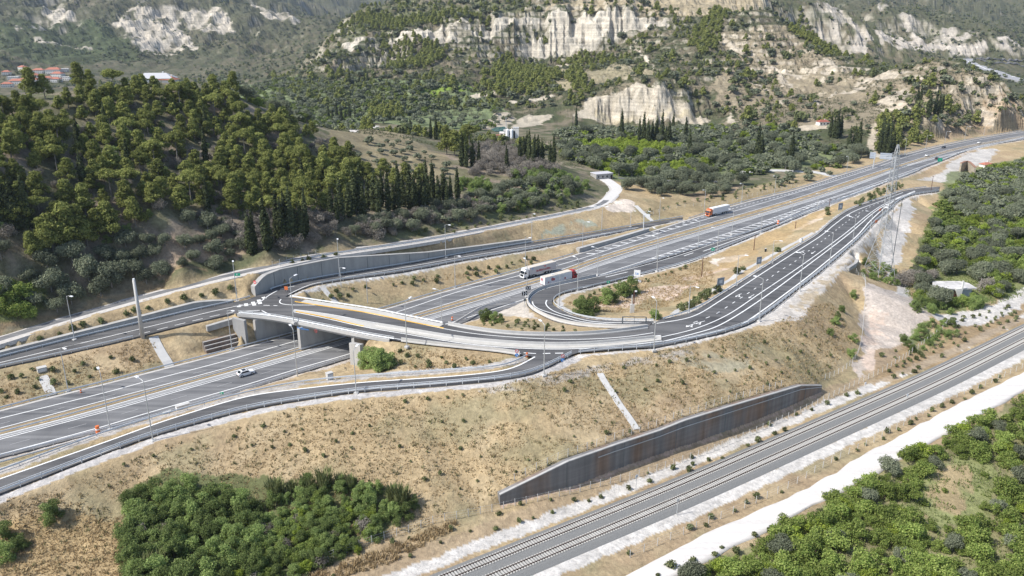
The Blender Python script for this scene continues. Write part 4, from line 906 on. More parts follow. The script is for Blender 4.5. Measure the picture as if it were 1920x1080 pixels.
# ------------------------------------------------------------------ railway
ball = MB().loft(rw_c, [(-6.2, -.75), (-5.2, -.32), (-4.3, -.06), (4.1, -.06), (4.6, -.32), (5.6, -.75)]).build('railway_bed', 'ballast'); struct(ball)
def track(off, label):
    root = tag(empty('railway_track', rw_c[0]), label, 'railway track', 'the two tracks of the railway'); o0 = Vector(rw_c[0])
    C_ = resample(offset(rw_c, off), step=1.5, smooth=0); Cw = C_ - rw_c[0]
    for s in (-.7525, .7525):
        MB().loft(offset(Cw, s), [(-.10, .0), (-.075, .15), (.075, .15), (.10, .0)]).build('rail', 'rust', root)
    s = np.r_[0, np.cumsum(np.linalg.norm(np.diff(Cw[:, :2], axis=0), axis=1))]; sl_me = MB().box((0, 0, -.01), (.30, 2.5, .14)).mesh('sleeper'); sl_me.materials.append(MT['sleeper'])
    rest = MB(); k = 0
    for d in np.arange(40, s[-1], .62):
        p = np.array([np.interp(d, s, Cw[:, j]) for j in range(3)]); q = np.array([np.interp(min(d + 1, s[-1]), s, Cw[:, j]) for j in range(3)]); a = math.atan2(q[1] - p[1], q[0] - p[0])
        P2 = project(p + rw_c[0])
        if 0 > P2[1] or P2[1] > 1100 or P2[0] > 1960: continue
        if k < 98: o = link('sleeper', sl_me, None, root); o.location = tuple(p); o.rotation_euler = (0, 0, a); k += 1
        else: rest.box(p + np.array([0, 0, -.03]), (.26, 2.5, .12), a)
    r = rest.build('sleeper_row', 'sleeper', root); r['kind'] = 'stuff'
    return root
track(2.3, 'rusty two-rail track nearer the brown embankment, on pale sleepers'); track(-2.3, 'rusty two-rail track nearer the white dirt road, on pale sleepers')

# ------------------------------------------------------------------ walls
def wall(foot, top, name, label, mat, th=.45, front=-.4, group=None, z0=-.6):
    foot = np.asarray(foot); top = np.asarray(top); A = offset(foot, front); B = offset(foot, front + th + .9); n = len(A); V = []
    for i in range(n):
        V += [(A[i, 0], A[i, 1], foot[i, 2] + z0), (A[i, 0], A[i, 1], top[i, 2]), (B[i, 0], B[i, 1], top[i, 2]), (B[i, 0], B[i, 1], foot[i, 2] + z0)]
    F = []
    for i in range(n - 1):
        for j in range(4): F.append((i * 4 + j, i * 4 + (j + 1) % 4, i * 4 + 4 + (j + 1) % 4, i * 4 + 4 + j))
    F += [(0, 1, 2, 3), (4 * n - 1, 4 * n - 2, 4 * n - 3, 4 * n - 4)]
    return tag(MB().add(V, F).build(name, mat), label, 'retaining wall', group)
def joints(wall_o, foot, top, step, front):
    b = MB(); A = offset(foot, front); s = np.r_[0, np.cumsum(np.linalg.norm(np.diff(A[:, :2], axis=0), axis=1))]
    for d in np.arange(step, s[-1] - 1, step):
        p = [np.interp(d, s, A[:, k]) for k in range(2)]; b.bar((p[0], p[1], np.interp(d, s, foot[:, 2]) - .2), (p[0], p[1], np.interp(d, s, top[:, 2]) - .05), .12)
    b.build('expansion_joint', 'concrete_dk' if False else 'steel_dk', wall_o)
def coping(wall_o, foot, top, front, mat='concrete_lt', w=.5):
    P = offset(foot, front + .15); P[:, 2] = top[:, 2]; MB().loft(P, [(-.25, -.12), (-.25, .1), (.35, .1), (.35, -.12)]).build('coping', mat, wall_o)
o = wall(rwall_foot, rwall_top, 'retaining_wall', 'long dark weathered concrete retaining wall beside the railway fence', 'concrete_dk'); joints(o, rwall_foot, rwall_top, 16, -.42); coping(o, rwall_foot, rwall_top, -.4, 'concrete')
lp = offset(rwall_foot, -.47); hh = rwall_top[:, 2] - rwall_foot[:, 2]; lp[:, 2] = rwall_foot[:, 2] + hh * .76; kk = slice(12, None); MB().loft(lp[kk], [(-.1, -.08), (-.1, .08), (.1, .08), (.1, -.08)]).build('ledge', 'concrete_lt', o)
o = wall(wa_foot, wa_top, 'retaining_wall', 'tall curved grey retaining wall behind the slip road at the junction', 'concrete', th=.95, front=-.95); joints(o, wa_foot, wa_top, 9, -.97); coping(o, wa_foot, wa_top, -.95, 'concrete')
o = wall(wb_foot, wb_top, 'retaining_wall', 'low grey retaining wall behind the slip road left of the junction', 'concrete', th=.95, front=-.95); coping(o, wb_foot, wb_top, -.95, 'concrete')
o = wall(wc_foot, wc_top, 'retaining_wall', 'low grey wall between the motorway hatching and the slip road', 'concrete', th=.95, front=-.95); coping(o, wc_foot, wc_top, -.95, 'concrete_lt')
wf = resample(L([(659.5,683.5,5.8),(668,687.5,6.0),(680,692.5,6.3)]), step=1, smooth=0); wt = heights(wf, [(655,642),(682,647)]); wall(wf, wt, 'wing_wall', 'pale concrete end face of the near abutment beside the leafy tree', 'concrete', th=.3)
wf = resample(L([(438,612,11.8),(450,631,8.6),(464,648,5.9)]), step=1, smooth=0); wt = heights(wf, [(430,594),(466,603)]); wall(wf, wt, 'wing_wall', 'pale concrete wing wall at the far abutment of the overpass', 'concrete', th=.3)
wf = resample(L([(388,618,11.2),(412,611,11.5),(437,604,11.9)]), step=1.5); wt = heights(wf, [(386,612),(437,597)]); o = wall(wf, wt, 'wing_wall', 'short sloping concrete wing wall at the left end of the overpass', 'concrete')
sf = seg(par(m_gr, 2.4), 378, 462)
stp = MB()
for i, (f0, hgt) in enumerate(((0, 1.0), (.8, 2.0), (1.6, 3.0))): A = offset(sf, f0); A[:, 2] = 5.5; stp.loft(A, [(0, 0), (0, .5 + hgt), (1.2, .5 + hgt), (1.2, 0)])
o = tag(stp.build('stepped_wall', 'concrete_dk'), 'stepped dark retaining wall with pale edges beside the motorway at the overpass', 'retaining wall')
for i, (f0, hgt) in enumerate(((0, 1.0), (.8, 2.0), (1.6, 3.0))): A = offset(sf, f0); A[:, 2] = 6 + hgt; MB().loft(A, [(-.06, -.03), (-.06, .1), (.3, .1), (.3, -.03)]).build('edge_strip', 'concrete_lt', o)
# culvert head beside the white gravel terrace
cf_ = resample(L([(1588,520,6.0),(1600,508,6.0),(1607,500,6.0)]), step=1); cf_[:, 2] = height(cf_[:, 0], cf_[:, 1]) - 1; ct = cf_.copy(); ct[:, 2] = np.array([heights([c + [0, 0, 1]], [(1580,526 - 14),(1590,509),(1606,497)])[0][2] for c in cf_]); ct[:, 2] = np.maximum(ct[:, 2], cf_[:, 2] + 2)
wall(cf_, ct, 'culvert_wall', 'short dark concrete culvert wall at the end of the white gravel terrace', 'concrete', th=.3)
def barrier(P, name, label, h=.85, w=.6, mat='concrete_lt', group='concrete safety barriers', dz=0.0):
    return tag(MB().loft(P, [(-w / 2, -.1 + dz), (-w * .42, .2 + dz), (-w * .22, .35 + dz), (-w * .18, h + dz), (w * .18, h + dz), (w * .22, .35 + dz), (w * .42, .2 + dz), (w / 2, -.1 + dz)]).build(name, mat), label, 'barrier', group)
barrier(pxseg(ov_far, 832, 1222), 'concrete_barrier', 'long pale concrete barrier on the far edge of the curving link road', 1.1)
mm = resample((np.array(resample(med_up, n=120)) + np.array(resample(med_lo, n=120))) / 2, step=2, smooth=2)
A_, B_ = resample(med_up, n=110), resample(med_lo, n=110); n = 110
isl = MB().add(np.vstack([A_ + [0, 0, .16], B_ + [0, 0, .16], A_ - [0, 0, .1], B_ - [0, 0, .1]]), [q for i in range(n - 1) for q in ((n + i, n + i + 1, i + 1, i), (i, i + 1, 2 * n + i + 1, 2 * n + i), (3 * n + i, 3 * n + i + 1, n + i + 1, n + i))] + [(0, 2 * n, 3 * n, n), (n - 1, 2 * n - 1, 4 * n - 1, 3 * n - 1)]).build('traffic_island', 'kerb')
tag(isl, 'long tapering paved traffic island with a yellow kerb along the overpass', 'traffic island')
MB().loft(pxseg(offset(resample(med_lo, step=1), .05), 552, 684, 1), [(-.12, 0), (-.12, .2), (.12, .2), (.12, 0)]).build('kerb', 'paint_y', isl)
barrier(pxseg(mm, 700, 1236), 'concrete_barrier', 'pale concrete barrier along the median between the two overpass lanes', 1.0, .7, dz=.1)
barrier(pxseg(offset(resample(ov_near, step=1.5), .1), 742, 986), 'concrete_barrier', 'pale concrete barrier above the grassy triangle by the near slip road', 1.05, .5)
barrier(lb_out[:1].repeat(1, 0) if False else resample(offset(resample(lb_out[:11], step=1.5), .15), step=1.5), 'concrete_barrier', 'curved pale concrete barrier round the outside of the loop', 1.0, .5)
barrier(resample(L([(848,609,7.2),(872,595,7.4),(890,584,7.4),(899,577,7.3),(930,568,7.3),(957,560,7.6)]), step=1.5), 'drain_edge', 'low kinked concrete drain edge between the motorway and the loop', .6, .7, group=None)
walk = MB().loft(pxseg(offset(resample(ov_far, step=1.5), -1.6), 560, 834), [(-1.3, -.1), (-1.3, .18), (1.4, .18), (1.4, -.1)]).build('pavement', 'kerb'); struct(walk)
MB().loft(pxseg(offset(resample(ov_far, step=1.5), -2.98), 548, 838), [(-.13, 0), (-.13, .2), (.13, .2), (.13, 0)]).build('kerb', 'paint_y', walk)

# ------------------------------------------------------------------ overpass
br = tag(empty('overpass_bridge', G(566, 655, 6)), 'concrete overpass on one middle pier carrying the junction road across the motorway', 'bridge'); bo = np.array(br.location)
dn = pxseg(ov_near, 438, 700, 2); df = pxseg(ov_far, 640, 868, 2); n = 40
dn, df = resample(dn, n=n, smooth=0), resample(df, n=n, smooth=0)
deckpoly = np.vstack([offset(resample(extend(dn, 8, 8), step=2, smooth=0), -1.4), offset(resample(extend(df, 8, 8), step=2, smooth=0), .0)[::-1]])
def clipdeck(P): return P[inpoly(P[:, 0], P[:, 1], deckpoly)]
V = np.vstack([dn - [0, 0, .05], df - [0, 0, .05], dn - [0, 0, 1.5], df - [0, 0, 1.5]]) - bo
MB().add(V, [q for i in range(n - 1) for q in ((n + i, n + i + 1, i + 1, i), (2 * n + i, 2 * n + i + 1, 3 * n + i + 1, 3 * n + i), (n + i, n + i + 1, 3 * n + i + 1, 3 * n + i), (i, i + 1, 2 * n + i + 1, 2 * n + i))] + [(0, n, 3 * n, 2 * n), (n - 1, 2 * n - 1, 4 * n - 1, 3 * n - 1)]).build('deck', 'concrete', br)
fn = resample(pxseg(offset(resample(ov_near, step=1.5), -.35), 436, 738, 1.5), step=2, smooth=0) - bo
MB().loft(fn, [(-.18, -.75), (-.22, .22), (.32, .22), (.32, -.75)]).build('edge_beam', 'concrete_lt', br)
md_ = (resample(m_in, n=400) + resample(m_med, n=400)) / 2; pp = clipdeck(pxseg(md_, 540, 800, 1)) - bo
MB().loft(pp, [(-.75, -.8), (-.75, 7.1), (.75, 7.1), (.75, -.8)]).build('pier', 'concrete', br)
for A_, s in ((abA, 1), (abB, -1)):
    P = clipdeck(A_) - bo; MB().loft(P, [(-.35 * s, -.8), (-.35 * s, 7.1), (1.2 * s, 7.1), (1.2 * s, -.8)]).build('abutment', 'concrete', br)
P = np.array(L([(661,684,6.0),(668,688,6.2),(679,694,7.5)])) - bo
for px_, t_ in ((558, 'blue'), (594, 'red')): pass
q = G(571, 615.5, 13.6) - bo; a_ = math.atan2((dn[20] - dn[10])[1], (dn[20] - dn[10])[0])
GRAF = (br, tuple(q + np.array([math.sin(a_) * .60, -math.cos(a_) * .60, -.2])), (math.cos(a_), math.sin(a_), 0))
# ------------------------------------------------------------------ guardrails
POST = MB().box((0, 0, .3), (.12, .14, 1.0)).mesh('post'); POST.materials.append(MT['steel'])
POSTT = MB().box((0, 0, .5), (.14, .14, 1.5)).mesh('post'); POSTT.materials.append(MT['steel'])
def guardrail(P, label, tall=False, cap=98, group='steel guardrails', step=4.0, posts=True):
    P = np.asarray(P, float); o0 = P[0].copy(); root = tag(empty('guardrail', o0), label, 'guardrail', group); Q = P - o0
    MB().loft(Q, [(-.05, .42), (-.09, .52), (-.03, .6), (-.09, .7), (-.05, .8), (.05, .8), (.05, .42)]).build('beam', 'steel', root)
    if tall: MB().loft(Q, [(-.05, 1.05), (-.05, 1.2), (.05, 1.2), (.05, 1.05)]).build('top_rail', 'steel', root)
    if posts:
        s = np.r_[0, np.cumsum(np.linalg.norm(np.diff(Q[:, :2], axis=0), axis=1))]; st = max(step, s[-1] / cap)
        for d in np.arange(.5, s[-1], st):
            p = [np.interp(d, s, Q[:, k]) for k in range(3)]; o = link('post', POSTT if tall else POST, None, root); o.location = tuple(p)
    return root
guardrail(pxseg(m_gr, -60, 1078), 'steel guardrail along the far edge of the motorway left of the low wall')
guardrail(pxseg(m_gr, 1290, 1990), 'steel guardrail along the far edge of the motorway at right')
guardrail(pxseg(offset(resample(m_med, step=2), .3), -60, 1990), 'steel guardrail along the dry grass median of the motorway', posts=False)
guardrail(pxseg(m_rail, -60, 657), 'steel guardrail along the near edge of the motorway left of the overpass')
guardrail(resample(extend(L([(0,871,6.4),(100,843,6.4),(200,814,6.6),(281,788,7.2)]), 30, 0), step=2), 'steel guardrail in the strip between motorway and near slip road')
guardrail(pxseg(m_rail, 1066, 1990), 'steel guardrail between the motorway and the merging loop lane', posts=False)
guardrail(pxseg(r3_rail_in, -60, 989), 'steel guardrail on the inner side of the near slip road')
guardrail(pxseg(r3_out, -60, 1072), 'double-height steel guardrail on the outer side of the near slip road', tall=True)
guardrail(pxseg(offset(resample(r1_far, step=2), -.2), -60, 470), 'steel guardrail below the low left retaining wall')
guardrail(pxseg(offset(resample(r1_far, step=2), -.2), 500, 1284), 'steel guardrail at the foot of the tall curved wall')
guardrail(pxseg(r1_near, -60, 262), 'steel guardrail on the near side of the left slip road by the tall mast')
guardrail(pxseg(offset(resample(r1_near2, step=2), -.1), 600, 1190), 'steel guardrail above the planted bank between slip road and motorway')
guardrail(pxseg(offset(sv_c, -2.3), 520, 1128), 'pale guardrail along the service road above the tall curved wall', step=3)
guardrail(pxseg(offset(resample(lb_in, step=1.5), -.1), 1000, 1640) if False else resample(offset(resample(lb_in, step=1.5), -.15), step=1.5, smooth=0), 'steel guardrail round the inside of the loop')
guardrail(pxseg(offset(resample(r2_in, step=2), .1), 1240, 1740), 'steel guardrail on the inner side of the wide link road')
guardrail(pxseg(offset(resample(r2_out, step=2), -.1), 1074, 1762), 'double-height steel guardrail on the embankment side of the wide link road', tall=True)
guardrail(pxseg(offset(resample(ov_near, step=2), -.25), 440, 742), 'steel guardrail on the near edge of the overpass', tall=True)
guardrail(pxseg(offset(resample(ov_far, step=2), -.1), 536, 834), 'dark steel guardrail on the far edge of the overpass', tall=False)

# ------------------------------------------------------------------ stone drainage chutes
for pxs, w_, lab in (([(288,633),(297,652),(308,672),(319,689)], 2.6, 'stone drainage chute descending from the tall mast to the motorway'), ([(80,706),(88,722),(97,742)], 2.4, 'stone drainage chute with a box head on the left bank'), ([(606,541),(616,554),(632,570)], 1.8, 'narrow drainage chute beside the planted bank behind the overpass'), ([(1125,701),(1140,727),(1160,757),(1194,806)], 1.7, 'long pale stone chute down the big brown embankment'), ([(1192,386),(1204,398),(1222,415)], 2.2, 'pale concrete chute below the gravel track')):
    tag(drape(pxs, w_, 'drainage_chute', 'concrete_lt', .22), lab, 'drain', 'drainage chutes on the banks')
# ------------------------------------------------------------------ vehicles
def dir_at(P, p):
    P = np.asarray(P); i = int(np.argmin(np.linalg.norm(P[:, :2] - p[:2], axis=1))); i = min(max(i, 1), len(P) - 2); t = P[i + 1] - P[i - 1]; return math.atan2(t[1], t[0])
MD = resample(m_lane1, step=3)
WHEEL = MB().tube((-.16, 0, 0), (.16, 0, 0), .5, n=14).mesh('wheel'); WHEEL.materials.append(MT['black'])
HUB = MB().tube((-.17, 0, 0), (.17, 0, 0), .26, n=10).mesh('rim'); HUB.materials.append(MT['steel'])
def wheel(root, x, y, r=.5, wd=1.0):
    o = link('wheel', WHEEL, None, root); o.location = (x, y, r); o.scale = (wd, r / .5, r / .5); h = link('rim', HUB, None, o)
def lorry(label, cab, body, top, boxy=False):
    """articulated lorry, nose towards -Y, centred on its length (16.3 m)"""
    r = tag(empty('articulated_lorry'), label, 'lorry', 'lorries on the motorway')
    y0 = -8.15
    cb = MB().side([(y0 + .1, .55), (y0 + .02, 1.2), (y0 + .12, 2.2), (y0 + .55, 3.0), (y0 + .9, 3.55), (y0 + 2.1, 3.75), (y0 + 2.3, 3.7), (y0 + 2.3, .8)], -1.24, 1.24).build('cab', cab, r)
    MB().side([(y0 - .02, 2.02), (y0 + .06, 2.2), (y0 + .46, 2.95), (y0 + .4, 3.0)], -1.12, 1.12).build('windscreen', 'glass', cb)
    for s in (-1, 1):
        MB().box((s * 1.25, y0 + .95, 2.35), (.03, .95, .75)).build('side_window', 'glass', cb); MB().box((s * 1.5, y0 + .25, 2.35), (.2, .12, .7)).build('mirror', 'black', cb)
        MB().box((s * .95, y0 + .02, .95), (.4, .1, .22)).build('headlight', 'lamp', cb)
    MB().box((0, y0 + .0, 1.35), (1.7, .08, .8)).build('grille', 'black', cb); MB().box((0, y0 + .02, .6), (2.4, .12, .35)).build('bumper', cab, cb)
    MB().box((0, y0 + 1.35, 3.85), (2.0, 1.3, .25)).build('roof_fairing', cab, cb)
    MB().box((0, y0 + 3.4, .85), (1.0, 5.4, .3)).box((0, y0 + 10.8, 1.0), (1.1, 10.5, .28)).box((-1.1, y0 + 3.5, .8), (.5, 1.2, .6)).box((1.1, y0 + 3.5, .8), (.5, 1.2, .6)).build('chassis', 'steel_dk', r)
    tb = MB().box((0, y0 + 9.5, 2.62), (2.52, 13.5, 2.76)).build('trailer_body', body, r)
    MB().box((0, y0 + 9.5, 4.03), (2.46, 13.4, .06)).build('trailer_roof', top, tb)
    for s in (-1, 1): MB().box((s * 1.27, y0 + 9.5, 1.22), (.04, 13.5, .12)).box((s * 1.27, y0 + 9.5, 3.96), (.04, 13.5, .1)).box((s * 1.27, y0 + 2.78, 2.6), (.05, .08, 2.7)).box((s * 1.27, y0 + 16.22, 2.6), (.05, .08, 2.7)).build('trailer_trim', 'steel', tb)
    MB().box((0, y0 + 16.27, 2.6), (.05, .04, 2.7)).build('door_seam', 'steel_dk', tb)
    for s in (-1, 1): MB().box((s * .95, y0 + 16.28, 1.05), (.45, .06, .18)).build('tail_light', 'tail', tb)
    MB().box((-1.1, y0 + 8.2, .75), (.08, 3.6, .5)).box((1.1, y0 + 8.2, .75), (.08, 3.6, .5)).build('side_guard', 'steel', r)
    for y in (y0 + 1.35, y0 + 5.0, y0 + 11.5, y0 + 12.85, y0 + 14.2):
        for s in (-1, 1): wheel(r, s * 1.08, y)
    return r, tb
def letters(parent, mat, n, w_, h, origin, along, seed=1, name='lettering', th=.02):
    """a row of n illegible painted letters; along = unit vector of the line of writing, letters stand along Z"""
    rg = random.Random(seed); b = MB(); a = Vector(along); o = Vector(origin); cw = w_ / n; st = min(.16 * h, cw * .28)
    nrm = Vector((a.y, -a.x, 0))
    def bx(u0, u1, v0, v1):
        P = [o + a * u + Vector((0, 0, v)) + nrm * s for s in (0, th) for u, v in ((u0, v0), (u1, v0), (u1, v1), (u0, v1))]
        b.add(P, [(0, 1, 2, 3), (7, 6, 5, 4), (0, 4, 5, 1), (1, 5, 6, 2), (2, 6, 7, 3), (3, 7, 4, 0)])
    for i in range(n):
        u = -w_ / 2 + i * cw; e = u + cw * .74; hh = h * (1 if i == 0 else rg.choice((.72, .72, 1)))
        k = rg.randrange(4)
        bx(u, u + st, 0, hh)
        if k != 3: bx(e - st, e, 0, hh * (.72 if k == 1 else 1))
        if k in (0, 2): bx(u + st, e - st, hh - st, hh)
        if k in (0, 1, 3): bx(u + st, e - st, hh * .45, hh * .45 + st)
        if k in (2, 3): bx(u + st, e - (st if k == 2 else 0), 0, st)
    return b.build(name, mat, parent)
# white lorry coming towards the camera
P = G(1009, 515, ZM); a = dir_at(MD, P)
r, tb = lorry('white-cab lorry with red lettering on its long grey curtain side', 'white', 'tarp', 'tarp_top'); r.location = tuple(P); r.rotation_euler = (0, 0, a + math.pi / 2 + math.pi)
# nose toward -Y local; travelling left along the carriageway => nose along -dir
r.rotation_euler = (0, 0, a - math.pi / 2)
lx = 1.29
letters(tb, 'deepred', 16, 7.2, .78, (lx, 1.6, 1.85), (0, 1, 0), 3)
MB().add([(lx, 1.9, 3.6), (lx, 2.9, 3.6), (lx, 2.6, 3.3), (lx, 2.45, 2.95), (lx, 2.25, 2.95), (lx, 2.3, 3.3), (lx, 1.8, 3.3)], [(0, 1, 2, 3, 4, 5, 6)]).build('logo', 'redsign', tb)
letters(tb, 'bluesign', 1, .8, .6, (lx, -3.8, 3.2), (0, 1, 0), 5, 'emblem')
# white box lorry driving away, red tractor
P = G(1047, 527, ZM); P2 = G(1047 + 40, 527 - 12.3, ZM)
r, tb = lorry('white box lorry with a small red cab, driving away beside the loop wall', 'red', 'tarp_w', 'tarp_top'); r.location = tuple(G(1048, 531, ZM)); r.rotation_euler = (0, 0, a + math.pi / 2)
lx = -1.29
rz = -math.pi / 2
MB().tube((lx - .0, 4.4, 2.8), (lx - .02, 4.4, 2.8), .62, n=16).box((lx - .01, 3.6, 2.6), (.02, .9, .9)).build('logo', 'fadedred', tb)
letters(tb, 'steel', 6, 4.2, .85, (lx, .6, 2.7), (0, -1, 0), 8)
MB().box((lx - .01, -1.9, 2.0), (.02, .7, .7)).box((lx - .01, 6.3, 2.0), (.02, .5, .5)).build('emblem', 'fadedred', tb)
ye = -8.15 + 16.27
MB().tube((.35, ye, 3.05), (.35, ye + .03, 3.05), .55, n=14).build('logo', 'fadedred', tb); letters(tb, 'steel', 6, 1.5, .25, (.1, ye, 2.1), (-1, 0, 0), 9)
# orange tractor with white tipper
P = G(1345, 402, ZM); r, tb = lorry('orange-cab lorry pulling a plain white trailer', 'orange', 'tarp_w', 'white'); r.location = tuple(P); r.rotation_euler = (0, 0, a - math.pi / 2)
P = G(1935, 254.5, ZM); r, tb = lorry('far lorry with a dark side at the right edge of the motorway', 'red', 'darkcar', 'white'); r.location = tuple(P); r.rotation_euler = (0, 0, dir_at(MD, P) + math.pi / 2)
def car(label, paint, suv=True, group='cars on the motorway'):
    r = tag(empty('car'), label, 'car', group)       # nose towards -Y, 4.4 m
    h = 1.62 if suv else 1.42
    bd = MB().side([(-2.2, .35), (-2.22, .75), (-2.0, .95), (-1.0, 1.02), (-.35, h - .08), (.2, h), (1.3, h - .03), (1.95, 1.12), (2.18, .95), (2.2, .4), (1.9, .28), (-1.9, .28)], -.86, .86).build('body', paint, r)
    g = MB().side([(-1.02, 1.04), (-.42, h - .13), (-.36, h - .06), (-.98, .98)], -.70, .70).build('windscreen', 'glass', bd)
    MB().side([(1.36, h - .1), (1.9, 1.14), (1.99, 1.14), (1.42, h - .04)], -.68, .68).build('rear_window', 'glass', bd)
    for s in (-1, 1):
        MB().add([(s * .87, -.82, 1.03), (s * .87, -.32, h - .14), (s * .87, 1.22, h - .14), (s * .87, 1.62, 1.06)], [(0, 1, 2, 3)]).build('side_window', 'glass', bd)
        MB().box((s * .62, -2.2, .72), (.36, .08, .14)).build('headlight', 'lamp', bd); MB().box((s * .66, 2.17, .88), (.3, .08, .18)).build('tail_light', 'tail', bd); MB().box((s * .97, -.75, 1.08), (.18, .12, .12)).build('mirror', paint, bd)
        for y in (-1.36, 1.36): wheel(r, s * .78, y, .35, .7)
    MB().box((0, .45, h + .005), (1.1, 1.0, .012)).build('sunroof', 'glass', bd)
    for s in (-1, 1): MB().box((s * .62, .45, h + .03), (.04, 1.7, .04)).build('roof_rail', 'black', bd)
    MB().box((0, -2.21, .5), (1.5, .06, .2)).box((0, 2.2, .5), (1.6, .06, .2)).build('bumper_trim', 'black', bd)
    return r
c0 = car('white SUV alone on the near carriageway left of the overpass', 'white'); P = G(461, 703, ZM); c0.location = tuple(P); c0.rotation_euler = (0, 0, dir_at(MD, P) + math.pi / 2); c0.scale = (1.04, 1.04, 1.04)
for (x, y, lab, pt, back) in ((1769, 277.5, 'dark car on the far carriageway near the right end of the motorway', 'darkcar', False), (1757, 298.5, 'dark car on the near carriageway beside the green exit sign', 'darkcar', True), (1836, 269, 'white van-like car on the median side of the distant motorway', 'white', False), (1738, 293, 'white car far along the motorway just left of the dark cars', 'white', False)):
    c = car(lab, pt, False); P = G(x, y, ZM); c.location = tuple(P); c.rotation_euler = (0, 0, dir_at(MD, P) + (math.pi / 2 if back else -math.pi / 2))
# road works van with its trailer signs on the link road shoulder
wv = tag(empty('works_truck', G(1664, 390.5, 8.3), dir_at(np.array(r2_mup), G(1664, 388, 8.3)) - math.pi / 2), 'white works truck stopped on the shoulder of the link road by the pylon', 'truck')
MB().side([(-2.6, .45), (-2.65, 1.1), (-2.3, 1.3), (-1.8, 2.1), (-.7, 2.15), (-.7, .5)], -.9, .9).build('cab', 'white', wv); MB().side([(-2.34, 1.32), (-1.84, 2.02), (-1.8, 2.08), (-2.32, 1.26)], -.78, .78).build('windscreen', 'glass', wv)
MB().box((0, 1.0, .8), (1.9, 3.3, .15)).box((0, 2.6, 1.1), (1.9, .08, .5)).box((.92, 1, 1.1), (.06, 3.2, .5)).box((-.92, 1, 1.1), (.06, 3.2, .5)).build('flatbed', 'steel', wv); MB().box((0, .6, 1.3), (1.2, 1.6, .8)).build('load', 'black', wv)
for y in (-1.7, 1.6):
    for s in (-1, 1): wheel(wv, s * .8, y, .38, .8)
def panel_sign(name, pxb, pxt, z, w_, h_, mat, lab, rz, face=None, group=None, legs=1, back='steel', rim=None, cat='road sign'):
    P = G(*pxb, z); gz = hz(P[0], P[1]); P[2] = max(gz, z - .5); H = max(1.2, over(P, *pxt)[2] - P[2]); r = tag(empty(name, P, rz), lab, cat, group)
    for i in range(legs):
        x = 0 if legs == 1 else (-.32 + .64 * i) * w_; MB().tube((x, .06, -.4), (x, .06, H), .05 if legs == 1 else .08, n=8).build('post', 'pole', r)
    o = MB().box((0, 0, H - h_ / 2), (w_, .05, h_)).build('panel', mat, r)
    return r, H, o
letters(GRAF[0], 'bluesign', 6, 4.2, .62, GRAF[1], GRAF[2], 21, 'graffiti')
_g = Vector(GRAF[1]) + Vector(GRAF[2]) * 4.6
gm = MB()
for i in range(16):
    t0, t1 = 2 * math.pi * i / 16, 2 * math.pi * (i + 1) / 16; ax = Vector(GRAF[2]); nn = Vector((ax.y, -ax.x, 0)); cc = _g + Vector((0, 0, .32)) + nn * .02
    gm.add([cc + (ax * math.cos(t)) * r + Vector((0, 0, math.sin(t) * r)) for t, r in ((t0, .45), (t1, .45), (t1, .36), (t0, .36))], [(0, 1, 2, 3)])
gm.build('graffiti', 'redsign', GRAF[0])

# ------------------------------------------------------------------ lamp posts
LP = {}
def lamp_proto():
    r = empty('lamp_post', (0, 0, -50)); MB().tube((0, 0, -.4), (0, 0, 12), .13, .07, 8).build('pole', 'pole', r)
    a_ = MB().tube((0, 0, 11.9), (0, .9, 12.25), .05, .045, 6).tube((0, .9, 12.25), (0, 1.9, 12.35), .045, .04, 6).build('arm', 'pole', r)
    MB().side([(1.6, 12.25), (1.7, 12.42), (2.5, 12.46), (2.75, 12.36), (2.7, 12.28)], -.22, .22).build('lamp_head', 'white', r); MB().box((0, 0, -.05), (.9, .9, .5)).build('footing', 'concrete_lt', r)
    return r
lproto = lamp_proto(); used = [False]
def lamp(bx, by, ty, z, side, label, tilt=0):
    P = G(bx, by, z); g = hz(P[0], P[1]); P[2] = z
    h = min(16, max(8, over(P, bx, ty)[2] - z)); s = h / 12.3
    rz = -math.atan2(side[0], side[1])
    if not used[0]: r = lproto; r.location = tuple(P); r.rotation_euler = (0, 0, rz); r.scale = (1.15, 1.15, s); used[0] = True
    else: r = copy_tree(lproto, P, rz, (1.15, 1.15, s))
    return tag(r, label, 'lamp post', 'lamp posts of the interchange')
NEARS, FARS = (.64, -.76), (-.64, .76)
def side_to(P, road_c):
    P = np.asarray(P); i = int(np.argmin(np.linalg.norm(np.asarray(road_c)[:, :2] - P[:2], axis=1))); d = np.asarray(road_c)[i, :2] - P[:2]; return d / (np.linalg.norm(d) + 1e-9)
c_m1 = resample((resample(m_gr, n=300) + resample(m_in, n=300)) / 2, step=4); c_m2 = resample((resample(m_med, n=300) + resample(m_rail, n=300)) / 2, step=4)
c_r1 = resample(r1_fline, step=4); c_r3 = resample((resample(r3_lin, n=200) + resample(r3_lout, n=200)) / 2, step=4); c_r2 = resample(np.vstack([resample(med_up, n=60), resample(r2_mup, n=80)[1:]]), step=4, smooth=0); c_lb = resample(lb_lo, step=3)
zr1 = lambda x: float(np.interp(x, [k[0] for k in R1P], [k[1] for k in R1P])); zr3 = lambda x: float(np.interp(x, [k[0] for k in R3P], [k[1] for k in R3P]))
ordn = ['first', 'second', 'third', 'fourth', 'fifth', 'sixth', 'seventh', 'eighth', 'ninth', 'tenth', 'eleventh', 'twelfth', 'thirteenth', 'fourteenth', 'fifteenth']
def lamps(items, zf, cen, where):
    for k, (bx, by, ty) in enumerate(items):
        z = zf(bx); lamp(bx, by, ty, z, side_to(G(bx, by, z), cen), '%s lamp post from the left %s' % (ordn[k], where))
